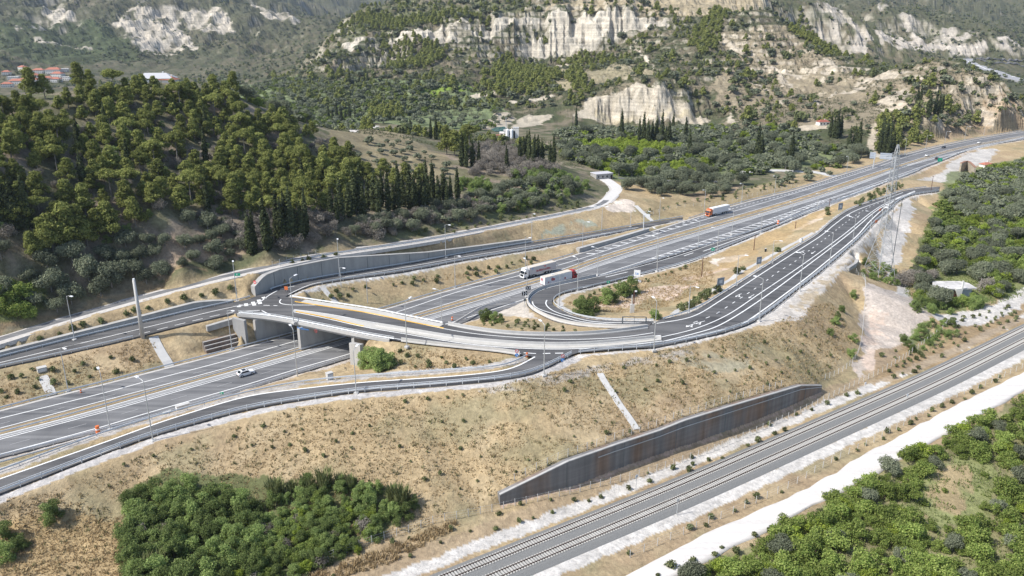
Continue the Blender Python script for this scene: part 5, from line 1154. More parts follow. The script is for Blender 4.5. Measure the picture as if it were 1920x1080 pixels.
lamps([(128,733,650),(435,655,580),(642,571,500),(690,578,520),(853.5,538.5,478),(985,500,443.5),(1092,469.6,415),(1206,434,395)], lambda x: 6.1, c_m1, 'along the far verge of the motorway')
lamps([(207,806,697),(558,709,615),(828.5,605,544),(988,556,488),(1120,515,465),(1231,485,430),(1309,462.5,415),(1372,439.6,394)], lambda x: 6.2, c_m2, 'along the near edge of the motorway')
lamps([(140,637,553),(445,565,486),(637,517,445),(836,483,420),(997,455,399),(1128,432,386),(1182,425,397),(1236,413,369.6),(1320,398,355),(1390,380,343),(1452,364.6,329),(1587,324,292.5),(1696,289,259)], lambda x: zr1(x), c_r1, 'by the back slip road walls')
lamps([(1735,279,253),(1771,270.6,246),(1808.5,262,237),(1844,254,231)], lambda x: 6.1, c_m1, 'on the bare bank at far right')
lamps([(287,827,712),(668,737,655),(1020,704,607)], lambda x: zr3(x) , c_r3, 'along the outer edge of the near slip road')
lamps([(551,605,520),(763,650,563)], lambda x: ZD, c_r2, 'on the near edge of the overpass')
lamps([(1226,657,563),(1423,602,521),(1499,546,476),(1554.6,499,435),(1598,458,408),(1632,429,398)], lambda x: zr2(x), c_r2, 'on the embankment side of the link road')
lamps([(1049,578,513),(1083,546,484),(1231.6,509,444.6),(1344,475,427),(1426,437,400),(1483,410,377),(1532,392,362)], lambda x: float(np.interp(x, [1040, 1083, 1150, 1231], [9.6, 8.0, 7.0, 6.2])), c_lb, 'round the inside of the loop')
lamps([(1291,586,535),(1380,535,477),(1447,493,450)], lambda x: zr2(x), c_r2, 'on the loop side of the wide link road')
# tall mast and the wooden poles in the loop
P = G(268, 634, 11.0); h = over(P, 268, 525)[2] - P[2]; r = tag(empty('concrete_mast', P), 'tall thick pale concrete mast beside the left slip road', 'mast'); MB().tube((0, 0, -.5), (0, 0, h), .62, .40, 12).build('shaft', 'concrete_lt', r, True); MB().box((0, 0, h + .2), (.5, .5, .5)).build('cap', 'white', r)
for k, (x, y, ty) in enumerate(((1315,524,483),(1413,472,441),(1491,429,415),(1553.5,397,372),(1743,372,330))):
    P = G(x, y, 6.5 if k < 4 else 2.5); P[2] = hz(P[0], P[1]); h = over(P, x, ty)[2] - P[2]; r = tag(empty('timber_pole', P), ['brown timber pole on the pale dirt inside the loop', 'brown timber pole beside the concrete path in the loop', 'short brown timber pole in the dry strip by the motorway', 'brown timber pole beside the far dark sign panel', 'dark timber pole with crossarm at the orchard corner behind the pylon'][k], 'pole', 'timber poles')
    MB().tube((0, 0, -.4), (0, 0, h), .17, .12, 8).build('shaft', 'wood', r)
    MB().bar((-.7, 0, h - .4), (.7, 0, h - .4), .12).build('crossarm', 'wood', r)
P = G(1185, 601, 7.6); P[2] = hz(P[0], P[1]); h = over(P, 1185, 545)[2] - P[2]; r = tag(empty('camera_mast', P), 'pair of pale posts strapped to a concrete base inside the loop', 'mast'); MB().tube((-.3, 0, -.5), (-.3, 0, h * .8), .22, .18, 8).build('post', 'pole', r); MB().tube((.3, 0, -.5), (.3, 0, h), .2, .16, 8).build('post', 'wood', r); MB().prism([(-.8, -.5), (.5, -.5), (.5, .5), (-.8, .5)], -.5, h * .38).build('base', 'concrete_lt', r); MB().box((.75, 0, h - .2), (.7, .4, .35)).build('camera_housing', 'white', r)

# ------------------------------------------------------------------ signs
def sign(px, py, ty, z, w_, h_, mat, lab, rz=0.0, legs=1, grp=None, shape='rect', base=None, name='road_sign'):
    P = G(px, py, z); P[2] = max(z - .6, hz(P[0], P[1])); H = max(1.6, over(P, px, ty)[2] - P[2]); r = tag(empty(name, P, rz), lab, 'road sign', grp)
    for i in range(legs):
        x = 0 if legs == 1 else (-.3 + .6 * i) * w_; MB().tube((x, .07, -.4), (x, .07, H), .05 if legs == 1 else .1, n=8).build('post', 'pole', r)
    if shape == 'disc': MB().tube((0, 0, H - w_ / 2), (0, -.04, H - w_ / 2), w_ / 2, n=20).build('panel', mat, r)
    else: MB().box((0, -.02, H - h_ / 2), (w_, .05, h_)).build('panel', mat, r)
    return r, H
r, H = sign(480, 551, 526, 14.5, 1.1, 1.1, 'redsign', 'round red no entry sign at the end of the tall curved wall', -.3, shape='disc'); MB().box((0, -.06, H - .55), (.8, .02, .22)).build('white_bar', 'white', r)
r, H = sign(537, 546, 537, 14.5, 1.2, 1.2, 'orange', 'small orange warning lamp board on the slip road by the junction', -.2); MB().box((-.4, .3, .5), (.08, .08, 1.0)).box((.4, .3, .5), (.08, .08, 1.0)).build('stand', 'black', r)
for k, (x, y, ty, rz) in enumerate(((969,681,655,.1),(1054.5,690,664,.2))):
    r, H = sign(x, y, ty, 14.3, 1.0, 1.0, 'white', ['round red-rimmed sign over a blue arrow disc at the tip of the grassy triangle', 'round red-rimmed sign over a blue arrow disc beside the tall guardrail'][k], rz, shape='disc', grp='paired junction signs')
    b = MB(); 
    for i in range(20):
        t0, t1 = 2 * math.pi * i / 20, 2 * math.pi * (i + 1) / 20; b.add([(math.cos(t) * q, -.055, H - .5 + math.sin(t) * q) for t, q in ((t0, .5), (t1, .5), (t1, .36), (t0, .36))], [(0, 1, 2, 3)])
    b.bar((-.28, -.06, H - .3), (.28, -.06, H - .7), .02, .12).build('red_ring', 'redsign', r)
    MB().tube((0, 0, H - 1.6), (0, -.04, H - 1.6), .48, n=20).build('lower_disc', 'bluesign', r); MB().bar((-.22, -.06, H - 1.45), (.15, -.06, H - 1.7), .02, .12).add([(.3, -.06, H - 1.85), (.05, -.06, H - 1.82), (.27, -.06, H - 1.58)], [(0, 1, 2)]).build('arrow', 'white', r)
for k, (x, y, ty) in enumerate(((990,560,536),(983.5,576,546))):
    r, H = sign(x, y, ty, [7.5, 9][k], 1.9, 1.5, 'black', ['black and white chevron board at the loop entry, nearer the lorry', 'black and white chevron board at the loop entry, nearer the concrete barrier'][k], .45, grp='chevron boards')
    for cx in (-.45, .4): MB().add([(cx - .3, -.055, H - .1), (cx, -.055, H - .1), (cx + .3, -.055, H - .75), (cx, -.055, H - 1.4), (cx - .3, -.055, H - 1.4), (cx, -.055, H - .75)], [(0, 1, 2, 5), (5, 2, 3, 4)]).build('chevron', 'white', r)
r, H = sign(984, 584, 560, 9.8, .8, .9, 'steel_dk', 'small grey sign back on the post below the chevrons', .3)
for k, (x, y, ty, z, lab) in enumerate(((1140.5,535,526.5,7.5,'small green number board on the loop lane opposite the lorries'),(1336,475,464.5,6.2,'small green number board beside the merging lane'),(449,553,547,13.5,'green oblong sign on the dry bank left of the tall wall'),(417,747,739.5,7,'small green marker sign between the motorway and the near slip road'),(1761.5,306,296.5,6,'green exit sign beside the distant motorway bridge'))):
    r, H = sign(x, y, ty, z, [1.1, 1.4, 2.0, .9, 3.4][k], [1.0, 1.3, .9, .6, 2.4][k], 'greensign', lab, .1, grp=None); letters(r, 'white', [1, 1, 1, 1, 1][k], .4, .5, (0, -.06, H - [.75, .95, .7, .55, 1.6][k]), (1, 0, 0), 30 + k, 'symbol')
for k, (x, y, ty, z, w_, h_, lab, mat) in enumerate(((1194,527,506.5,7.3,2.3,2.5,'pale square sign on two legs on a concrete block by the loop lane','white'),(1350,545,521,13,3.0,2.6,'grey sign back on a white concrete block beside the link road','signback'),(1422,503,482,12.3,2.4,2.6,'grey sign back on two legs halfway up the link road','signback'),(1575,396,381,9.6,3.0,3.2,'grey sign back on two legs near the far end of the link road','signback'),(1243,606,0,14,6.2,.01,'',''))):
    if not lab: continue
    r, H = sign(x, y, ty, z, w_, h_, mat, lab, -.2 if k == 0 else .5, 2, 'large sign panels'); MB().box((0, .05, H - h_ / 2), (w_ + .12, .03, h_ + .12)).build('frame', 'steel', r)
    if k: MB().box((0, -.06, H - h_ / 2), (w_ * .45, .03, h_ * .45)).build('inner_plate', 'steel', r)
    else: letters(r, 'bluesign', 2, 1.2, .9, (0, -.06, H - 1.7), (1, 0, 0), 50, 'symbol')
    if k < 2: MB().prism([(-w_ * .9, -.5), (w_ * .7, -.5), (w_ * .7, 1.1), (-w_ * .9, 1.1)], -2.2, [1.2, .4, .4, 1.2]).build('footing', 'concrete_lt', r)
# big blue-grey framed sign standing across the loop entry
P = G(1167, 607.5, 13.6); P2 = G(1211, 608, 13.8); r = tag(empty('framed_sign', P), 'wide thin steel sign frame on two posts at the start of the loop', 'sign'); d = P2 - P
for t in (0, .5, 1): q = d * t; MB().box((q[0], q[1], 1.2), (.35 if t != .5 else .08, .2, 2.4)).build('post', 'steel_dk', r)
MB().bar((0, 0, 2.3), tuple(d + [0, 0, 2.3]), .12, .18).bar((0, 0, .8), tuple(d + [0, 0, .8]), .12, .12).build('frame_bar', 'steel_dk', r)
# gantry behind the pylon
P = G(1637, 314, ZM); Q = G(1676, 316.5, ZM); r = tag(empty('sign_gantry', P), 'sign gantry with two grey panels over the motorway behind the pylon', 'gantry'); d = Q - P; u = d / np.linalg.norm(d)
for t in (0, 1): q = d * t; MB().bar(tuple(q), tuple(q + [0, 0, 9.0]), .45).build('leg', 'steel', r)
MB().bar((0, 0, 8.4), tuple(d + [0, 0, 8.4]), .35).bar((0, 0, 7.2), tuple(d + [0, 0, 7.2]), .3).build('truss', 'steel', r)
a_ = math.atan2(d[1], d[0])
for c_, w_ in ((-1.2, 3.6), (6.8, 7.2)): o = MB().box((u[0] * c_, u[1] * c_, 8.0), (w_, .2, 4.0), a_).build('panel', plain('sign_back', (.40, .44, .50), .5, .2), r); MB().box((u[0] * c_, u[1] * c_, 8.9), (w_ + .1, .26, .1), a_).box((u[0] * c_, u[1] * c_, 7.2), (w_ + .1, .26, .1), a_).build('panel_rib', 'steel_dk', o)
# cantilever sign near the far verge, small cabinets, barrels
P = G(1206, 437, ZM); r = tag(empty('cantilever_sign', P), 'grey cantilever sign mast at the tip of the low wall beside the hatching', 'sign'); MB().tube((0, 0, -.3), (0, 0, 8.5), .22, .18, 8).build('post', 'steel', r); MB().box((1.2, -.4, 8.4), (3.2, .3, 1.4), -.6).build('panel', 'steel', r); MB().prism([(-.5, -.5), (.5, -.5), (.5, .5), (-.5, .5)], -.3, 1.4).build('base', 'concrete_lt', r)
def barrel(px, py, z, lab, s=1.0):
    P = G(px, py, z); r = tag(empty('traffic_barrel', P, 0, s), lab, 'barrel'); MB().tube((0, 0, 0), (0, 0, .55), .36, .34, 12).tube((0, 0, .75), (0, 0, 1.2), .33, .30, 12).build('body', 'orange', r); MB().tube((0, 0, .55), (0, 0, .75), .345, .335, 12).build('band', 'white', r)
barrel(184, 811, 6.5, 'tall orange barrel beside the motorway guardrail at lower left', 1.45); barrel(152, 736, 6.1, 'flat red-orange marker lying on the far shoulder at left', .7); barrel(1459, 420, 6.1, 'orange barrel on the merging lane by the motorway', 1.5); barrel(848, 600, 6.2, 'dark reddish marker on the motorway just beyond the overpass', .9); barrel(988, 668.5, 14.5, 'yellow-orange end marker of the guardrail at the grassy triangle tip', .9)
for x, y, z, w_, lab in ((1642.5,420,8.9,1.8,'orange board on the shoulder of the link road by the works truck'),(1650,398,8.4,1.8,'pale orange board just below the works truck')):
    r = tag(empty('warning_board', G(x, y, z), .6), lab, 'road sign'); MB().box((0, 0, 1.3), (w_, .08, 1.3)).build('board', 'orange', r); MB().box((-.6, 0, .35), (.08, .08, .7)).box((.6, 0, .35), (.08, .08, .7)).build('stand', 'steel', r)
for x, y, z, d3, lab, m_ in ((343,765,7.6,(3.2,1.0,1.2),'white utility cabinet between motorway and near slip road','white'),(313,772,7.2,(1.8,.6,.4),'low green box beside the white utility cabinet','greensign'),(618,708,11,(1.6,1.2,2.0),'pale concrete utility block by the near slip road below the overpass','concrete_lt'),(1502,452,11,(1.1,.8,1.5),'small white cabinet on the loop side of the link road','white'),(1434.5,480,7,(.6,.6,1.3),'small dark post box inside the loop','black'),(80,700,8.0,(2.2,1.6,1.2),'pale concrete inlet box on the left bank','concrete_lt')):
    P = G(x, y, z); P[2] = hz(P[0], P[1]); r = tag(empty('utility_cabinet', P, .7), lab, 'cabinet'); MB().box((0, 0, d3[2] / 2), d3).build('housing', m_, r); MB().box((0, 0, d3[2] + .05), (d3[0] + .15, d3[1] + .15, .12)).build('lid', 'concrete_lt', r); MB().box((0, -d3[1] / 2 - .02, d3[2] * .5), (d3[0] * .8, .04, d3[2] * .7)).build('door', 'steel' if m_ != 'black' else 'steel_dk', r)
for k, (x, y, ty, lab) in enumerate(((1192,919.5,890,'thin grey railway marker post by the far track at centre'),(1700,748.5,743,'small white square railway board between track and dirt road'),(1621.5,726,719,'small white railway board beside the fence right of the dark wall'),(1269,965,935,'thin grey railway signal post beside the near track'))):
    P = G(x, y, -.3); h = max(1.6, over(P, x, ty)[2] + .3); r = tag(empty('railway_marker', P, .5), lab, 'marker post'); MB().tube((0, 0, -.2), (0, 0, h), .07, n=8).build('post', 'pole', r); MB().box((0, -.05, h - .35), (.7, .06, .7)).build('plate', 'white' if k in (1, 2) else 'steel', r)

# ------------------------------------------------------------------ lattice pylon
P = G(1646, 521, 2.0); P[2] = hz(P[0], P[1]); H = over(P, 1646, 271)[2] - P[2]; py_ = tag(empty('lattice_pylon', P, .35), 'tall grey lattice power pylon between the link road and the orchard', 'pylon')
def wd(z): return np.interp(z, [0, H * .36, H * .9, H], [4.4, 1.5, .8, .25])
lv = list(np.linspace(0, H * .36, 6)) + list(np.linspace(H * .36, H, 15)[1:])
cor = [(-1, -1), (1, -1), (1, 1), (-1, 1)]; tw = MB(); bc = MB()
for a, b_ in zip(lv[:-1], lv[1:]):
    for k, (sx, sy) in enumerate(cor):
        p = (sx * wd(a), sy * wd(a), a); q = (sx * wd(b_), sy * wd(b_), b_); tw.bar(p, q, .17)
        s2 = cor[(k + 1) % 4]; p2 = (s2[0] * wd(a), s2[1] * wd(a), a); q2 = (s2[0] * wd(b_), s2[1] * wd(b_), b_)
        bc.bar(p, q2, .08).bar(p2, q, .08).bar(q, q2, .08)
tw.build('tower_leg', 'pole', py_); bc.build('bracing', 'pole', py_)
for z_, l_ in ((H * .745, 4.6), (H * .84, 6.2), (H * .92, 5.0)):
    b = MB(); b.bar((-l_, 0, z_), (l_, 0, z_), .14); 
    for s in (-1, 1):
        b.bar((s * l_, 0, z_), (s * .8, .8, z_ + 1.2), .09).bar((s * l_, 0, z_), (s * .8, -.8, z_ + 1.2), .09).bar((s * l_ * .55, 0, z_), (s * .8, 0, z_ + .7), .08); b.tube((s * l_, 0, z_ - 1.3), (s * l_, 0, z_), .09, n=6)
    b.build('crossarm', 'pole', py_)
def pole2(px, py, ty, lab):
    P = G(px, py, 2.2); P[2] = hz(P[0], P[1]); h = over(P, px, ty)[2] - P[2]; r = tag(empty('power_pole', P), lab, 'pole'); MB().tube((0, 0, -.3), (0, 0, h), .16, .1, 8).build('shaft', 'steel_dk', r); MB().bar((-1, 0, h - .5), (1, 0, h - .5), .1).build('crossarm', 'steel_dk', r)
pole2(1669.5, 515, 372, 'thin dark vertical pole standing right beside the lattice pylon')

# ------------------------------------------------------------------ fences
FPOST = MB().box((0, 0, .8), (.1, .1, 2.1)).mesh('post'); FPOST.materials.append(MT['concrete_lt'])
def fence(pxs, label, z=None, step=2.6, cap=98):
    P = np.array([hit(*p) if z is None else G(*p, z) for p in pxs]); P = resample(P, step=1.5, smooth=1); P[:, 2] = height(P[:, 0], P[:, 1]); o0 = P[0].copy(); r = tag(empty('wire_fence', o0), label, 'fence', 'post and wire fences'); Q = P - o0
    s = np.r_[0, np.cumsum(np.linalg.norm(np.diff(Q[:, :2], axis=0), axis=1))]; st = max(step, s[-1] / cap)
    for d in np.arange(.2, s[-1], st): o = link('post', FPOST, None, r); o.location = tuple(np.interp(d, s, Q[:, k]) for k in range(3)); o.rotation_euler = (random.uniform(-.04, .04), random.uniform(-.04, .04), .6)
    b = MB()
    for hgt in (.5, 1.1, 1.7): b.loft(Q, [(-.01, hgt), (0, hgt + .015), (.01, hgt)])
    b.build('wire', 'steel', r)
    return r
fence([(600,1056),(690,1022),(780,994),(860,972),(955,952),(1040,933),(1112,915),(1190,897),(1260,873),(1340,845),(1430,806),(1520,765),(1600,725),(1680,682),(1740,640),(1790,605)], 'long post fence between the dark wall and the railway', cap=98)
P = offset(rwall_top, 1.6); px, py = project(P); fence(list(zip(px[2:-2:6], py[2:-2:6])), 'post fence along the top of the dark retaining wall')
fence([(1180,1047),(1280,1003),(1400,952),(1480,915),(1560,868),(1660,818),(1760,760),(1850,722),(1920,690)], 'thin post fence between the railway and the white dirt road', z=-.4, step=3.5)
fence([(1600,500),(1618,520),(1622,560),(1618,610),(1610,660),(1590,690),(1540,715)], 'pale fence down the end of the embankment beside the white yard')
fence([(510,500),(560,486),(600,478)], 'short row of fence posts beside the service road', step=3); fence([(1130,420),(1200,440)], 'few fence posts near the gravel track', step=4) if False else None
fence([(1205,408),(1260,392),(1340,386),(1420,366),(1500,348)], 'sparse fence on the dry bank behind the motorway', step=5)

# ------------------------------------------------------------------ buildings
def house(px, py, w_, d_, h, lab, rz=0.0, roof='terracotta', z=None, dist=None, flat=False, wallm='stucco', grp=None):
    P = hit(px, py) if dist is None else RD(px, py, dist); P[2] = hz(P[0], P[1]) - .3; r = tag(empty('house', P, rz), lab, 'house', grp)
    wl = MB().box((0, 0, h / 2), (w_, d_, h)).build('wall', wallm, r)
    for x in np.arange(-w_ / 2 + 1.5, w_ / 2 - .8, 2.8):
        for zz in np.arange(1.5, h - .6, 2.9):
            f = MB().box((x, -d_ / 2 - .03, zz), (1.25, .08, 1.45)).build('window', 'concrete_lt', r); MB().box((x, -d_ / 2 - .06, zz), (1.0, .08, 1.2)).build('pane', 'glass', f)
    MB().box((w_ / 2 - .9, -d_ / 2 - .04, 1.05), (1.0, .1, 2.1)).build('door', 'wood', r)
    if flat: MB().box((0, 0, h + .12), (w_ + .5, d_ + .5, .3)).build('roof', roof, r)
    else:
        e = .5; V = [(-w_ / 2 - e, -d_ / 2 - e, h), (w_ / 2 + e, -d_ / 2 - e, h), (w_ / 2 + e, d_ / 2 + e, h), (-w_ / 2 - e, d_ / 2 + e, h), (-w_ / 2 + d_ * .4, 0, h + d_ * .27), (w_ / 2 - d_ * .4, 0, h + d_ * .27)]
        rf = MB().add(V, [(0, 1, 5, 4), (1, 2, 5), (2, 3, 4, 5), (3, 0, 4), (3, 2, 1, 0)]).build('roof', roof, r); MB().box((w_ * .2, .4, h + d_ * .25), (.7, .7, 1.6)).build('chimney', 'stucco', rf)
    return r
VG = 'red-roofed village houses'
for k, (x, y, w_, d_, h, a_, lab) in enumerate(((9,119,12,9,5,.2,'small red-roofed house at the top left of the village'),(41,119,13,9,6,-.5,'white-gabled red-roofed house second from left in the top row'),(72,126,17,11,5,.1,'wide low red-roofed house alone in the middle of the village'),(62,136,17,11,6,.2,'dark red-roofed house below the wide low one'),(101,131,22,12,7,.1,'large red-roofed house on the right of the village'),(108,136,17,11,6,-.1,'darker red-roofed house just in front of the large right one'),(30,143,20,11,5,.1,'long red-roofed house at the front left of the village'),(47,141,15,9,5,-.3,'red-roofed house right behind the long front one'),(12,150,15,10,5,.3,'red-roofed house lowest at the front left of the village'),(88,142,15,9,5,.2,'small red-roofed house in the front row left of the big pair'),(103,143,16,10,5,0,'brownish red-roofed house in the front row beside the dark trees'),(68,143,13,9,4,.2,'low red-roofed house in the middle of the front row'))):
    house(x, y, w_, d_, h, lab, a_, grp=VG, dist=1400 + (150 - y) * 5)
for k, (x, y, w_, lab) in enumerate(((124,141,14,'white flat-roofed house at the right end of the village'),(22,128,16,'white flat-roofed building below the top left roofs'),(121,131,12,'grey flat-roofed house behind the white one at the village end'),(56,148,12,'white flat-roofed shed at the foot of the village'))): house(x, y, w_, 9, 5, lab, .2 * k, 'stucco', flat=True, grp='white village buildings', dist=1400 + (150 - y) * 5)
house(293, 148, 17, 9, 5.5, 'white building with a pale sloping roof among pines on the hill crest', .1, plain('pale_roof', (.45, .45, .46), .7), dist=432)
P = hit(310, 147); house(316, 144, 7, 6, 4, 'small red-roofed hut beside the pale roof on the hill crest', 0, 'terracotta', dist=428)
house(1542, 234, 9, 6, 3, 'small reddish shed on the pale yard below the spur', .2, plain('brick_roof', (.30, .10, .07), .8)); house(1848, 314, 7, 5, 2.6, 'small orange-roofed hut among trees at far right', .3, 'terracotta'); house(1128, 333, 11, 7, 3, 'grey shed roof where the gravel track meets the country road', .4, 'tarp', flat=True, wallm='concrete')
house(667, 468 if False else 324, 8, 6, 3, 'small pale hut half hidden by the cypresses', .2, 'stucco', flat=True) if False else None
# whitewashed plant beside the pond
P = RD(955, 262, 640); P[2] = hz(P[0], P[1]); r = tag(empty('white_plant', P, 0, .75), 'white industrial plant with a tall thin stack and silos beside a pond', 'factory')
wl = MB().box((0, 0, 4), (12, 9, 8)).box((-7, 1, 3), (7, 8, 6)).box((7, -1, 5.5), (6, 7, 11)).build('wall', 'stucco', r); MB().box((0, 0, 8.15), (12.4, 9.4, .3)).box((7, -1, 11.15), (6.4, 7.4, .3)).build('roof', 'concrete_lt', r)
for x in (-2, 2.6): MB().tube((x, -6, 0), (x, -6, 9), 1.7, n=14).tube((x, -6, 9), (x, -6, 10.5), 1.7, .3, 14).build('silo', 'white', r, False)
MB().tube((-3.5, 2, 0), (-3.5, 2, 21), .45, .35, 10).build('stack', 'pole', r); MB().prism([(-14, -5), (-6, -5), (-6, 0), (-14, 0)], 3.2, 3.5).build('canopy', 'terracotta', r)
for x in np.arange(-5, 6, 2.4): MB().box((x, -4.54, 4.5), (1.2, .1, 1.2)).build('window', 'glass', r)
pp = np.array([hit(*p) for p in ((921,243),(934,240.5),(946,241),(950,244),(944,247),(928,247))]); zp = pp[:, 2].max() + .3; pd = MB().add([(p[0], p[1], zp) for p in pp] + [(p[0], p[1], zp - 4) for p in pp], [tuple(range(6)), ] + [(i, (i + 1) % 6, 6 + (i + 1) % 6, 6 + i) for i in range(6)]).build('pond', 'pond'); struct(pd)
# roofless-looking ruin with a crooked chimney wall in the scrub
P = G(1793, 556, 1.0); P[2] = hz(P[0], P[1]); r = tag(empty('abandoned_house', P, .06), 'abandoned flat-roofed house with peeling roof and a tall pale chimney wall', 'house')
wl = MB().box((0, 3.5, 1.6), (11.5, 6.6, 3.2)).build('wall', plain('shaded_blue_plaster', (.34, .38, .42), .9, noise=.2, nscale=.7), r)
rf = MB().prism([(-7.4, -.9), (7.0, -.6), (7.6, 5.5), (5.5, 8.0), (-5.0, 8.6), (-7.2, 4.0)], 3.2, 3.65).build('roof', plain('peeling_roof', (.52, .50, .48), .9, noise=.45, nscale=.35), r)
MB().side([(-1.4, 3.6), (-1.4, 3.1), (.35, -.6), (.75, -.6), (1.3, 3.3), (1.3, 6.6), (.75, 6.9), (.75, 3.9)], -1.25, -.85, 'x').build('chimney_wall', 'stucco', r)
MB().box((-7.0, -.6, 1.6), (.3, .3, 3.2)).build('post', 'stucco', r); MB().box((-2.5, .15, 2.2), (1.0, .1, 1.0)).build('window', 'black', r); MB().box((.0 - 3.6, .12, 1.2), (1.6, .1, 2.2)).build('door', plain('rusty_door', (.2, .07, .05), .8), r) if False else MB().box((-.2, .12, 1.2), (1.9, .1, 2.3)).build('door', plain('rusty_door', (.2, .07, .05), .8), r)
# stream bridge under the motorway at right
P = G(1700, 340, ZM); bb = pxseg(m_rail, 1676, 1722, 2); r = tag(empty('stream_bridge', bb[0]), 'dark underpass opening below the motorway right of the pylon', 'bridge'); Q = offset(bb, -.6) - bb[0]
MB().loft(Q, [(-.3, -1.2), (-.3, .5), (.3, .5), (.3, -1.2)]).build('edge_beam', 'concrete_lt', r); Q2 = Q.copy(); MB().loft(Q2[1:-2], [(-.25, -5.5), (-.25, -1.2), (.25, -1.2), (.25, -5.5)]).build('underpass_shade_sheet', 'black', r); MB().loft(Q[-4:], [(-1.6, -6), (-.4, -.2), (.2, -.2), (.2, -6)]).build('abutment', 'concrete_dk', r)  # no real opening: a black sheet in the bank stands in for its shade
q = [hit(*p) for p in ((1799,322),(1812,318),(1826,330))]; r = tag(empty('old_bridge_wall', q[0]), 'old arched stone wall with a brown coping beside the white creek bed', 'wall'); Q = resample(np.array(q), step=2, smooth=0) - q[0]; MB().loft(Q, [(-.5, -1), (-.5, 5.5), (.5, 5.5), (.5, -1)]).build('masonry', plain('old_masonry', (.36, .31, .24), .95, noise=.35, nscale=.8), r); MB().loft(Q, [(-.7, 5.5), (-.7, 5.9), (.7, 5.9), (.7, 5.5)]).build('coping', plain('brown_coping', (.28, .16, .11), .9), r)
# ------------------------------------------------------------------ vegetation
MT['pine'] = leafy('pine_needles', (.11, .14, .04), (.33, .34, .11), .34, .25)
MT['cypress'] = leafy('cypress_foliage', (.038, .05, .027), (.10, .115, .052), .15, .25)
MT['olive'] = leafy('olive_leaves', (.115, .135, .085), (.235, .25, .17), .25, .28)
MT['citrus'] = leafy('orchard_leaves', (.13, .20, .045), (.345, .40, .12), .42, .3)
MT['lime'] = leafy('lime_leaves', (.15, .22, .03), (.36, .42, .085), .35, .22)
MT['thicket'] = leafy('thicket_leaves', (.125, .185, .06), (.32, .385, .14), .42, .4)
MT['shrub'] = leafy('shrub_leaves', (.085, .105, .045), (.20, .215, .10), .25, .35)
MT['dead'] = leafy('grey_scrub', (.17, .15, .125), (.33, .30, .255), .15, .25)
MT['reed'] = leafy('reed_leaves', (.10, .125, .05), (.25, .26, .12), .3, .2)
MT['straw'] = leafy('dry_grass_blades', (.33, .24, .13), (.47, .365, .215), .25, .1)
def crown_arr(puffs, dens, q, seed, up=.35, jit=.55, stretch=1.0):
    """leaf clumps over the surface and inside of several ellipsoids"""
    g = np.random.default_rng(seed); Vs = []
    for cx, cy, cz_, rx, ry, rz in puffs:
        n = max(6, int(dens * (rx * ry + rx * rz + ry * rz) / 3))
        d = g.normal(size=(n, 3)); d[:, 2] += up * .6; d /= np.linalg.norm(d, axis=1)[:, None]
        r = (1.1 - .45 * g.random(n) ** 1.6)[:, None]
        lump = 1 + .22 * np.sin(d[:, :1] * 5 + seed) * np.cos(d[:, 1:2] * 6 + cz_)
        p = d * r * lump * np.array([rx, ry, rz]) + np.array([cx, cy, cz_])
        nn = d + g.normal(size=(n, 3)) * jit; nn[:, 2] += up; nn /= np.linalg.norm(nn, axis=1)[:, None]
        far_ = g.random(n) < .10; p[far_] += d[far_] * (g.uniform(.05, .5, far_.sum()) * min(rx, rz, 1.2))[:, None]
        a = np.cross(nn, g.normal(size=(n, 3))); a /= np.linalg.norm(a, axis=1)[:, None] + 1e-9; b = np.cross(nn, a)
        s = (q * g.uniform(.55, 1.35, n))[:, None]; t = s * g.uniform(.5, .9, n)[:, None] * stretch
        Vs.append(np.stack([p - a * s - b * t * .6, p + a * s * .8 - b * t, p + a * s + b * t * .7, p - a * s * .7 + b * t], 1))
    return np.concatenate(Vs).reshape(-1, 3)
def quads_of(V): return np.arange(len(V)).reshape(-1, 4)
def trunk_mesh(name, h, r, limbs, mat, seed):
    g = random.Random(seed); b = MB(); x = y = 0; z = -.6; px_, n = (0, 0, -.6), 4
    for i in range(n):
        q = (px_[0] + g.uniform(-.2, .2) * h * .06, px_[1] + g.uniform(-.2, .2) * h * .06, -.6 + (h + .6) * (i + 1) / n); b.tube(px_, q, r * (1 - .7 * i / n), r * (1 - .7 * (i + 1) / n), 6); px_ = q
    for (x, y, z) in limbs: b.tube((0, 0, max(.6, z - h * .28)), (x, y, z), r * .4, r * .12, 5)
    me = b.mesh(name); me.materials.append(MT[mat]); return me
PROTO = {}
def proto(kind, leaf, bark, n, fn):
    PROTO[kind] = []
    for i in range(n):
        puffs, dens, q, th, tr_, kw = fn(np.random.default_rng(100 + i), i)
        V = crown_arr(puffs, dens, q, 50 + i, **kw); me = arr_mesh('crown', V, quads_of(V), (leaf,))
        lim = [(p[0] * .8, p[1] * .8, p[2]) for p in puffs[::2]][:6]
        PROTO[kind].append((me, trunk_mesh('trunk', th, tr_, lim, bark, i), puffs, V))
def f_pine(g, i):
    h = g.uniform(7.5, 10); P = []; n = int(g.integers(10, 15))
    for k in range(n):
        t = k / (n - 1); z = h * (.30 + .68 * t); rad = (1.0 - t) ** .7 * 2.7 * g.uniform(.5, 1.1); a = k * 2.4 + g.uniform(-.5, .5)
        s = g.uniform(1.1, 1.75) * (1.05 - .3 * t); P.append((rad * math.cos(a), rad * math.sin(a), z, s * 1.15, s * 1.15, s * .68))
    return P, 190, .215, h * .85, .22, dict(up=.5)
def f_umbrella(g, i):
    h = g.uniform(9, 12); P = []
    for k in range(13): a = k * 2.4; rad = 3.2 * math.sqrt(k / 13); P.append((rad * math.cos(a), rad * math.sin(a), h - rad * .45 - g.uniform(0, 2.2), g.uniform(1.2, 1.9), g.uniform(1.2, 1.9), g.uniform(.7, 1.1)))
    return P, 150, .22, h * .8, .26, dict(up=.5)
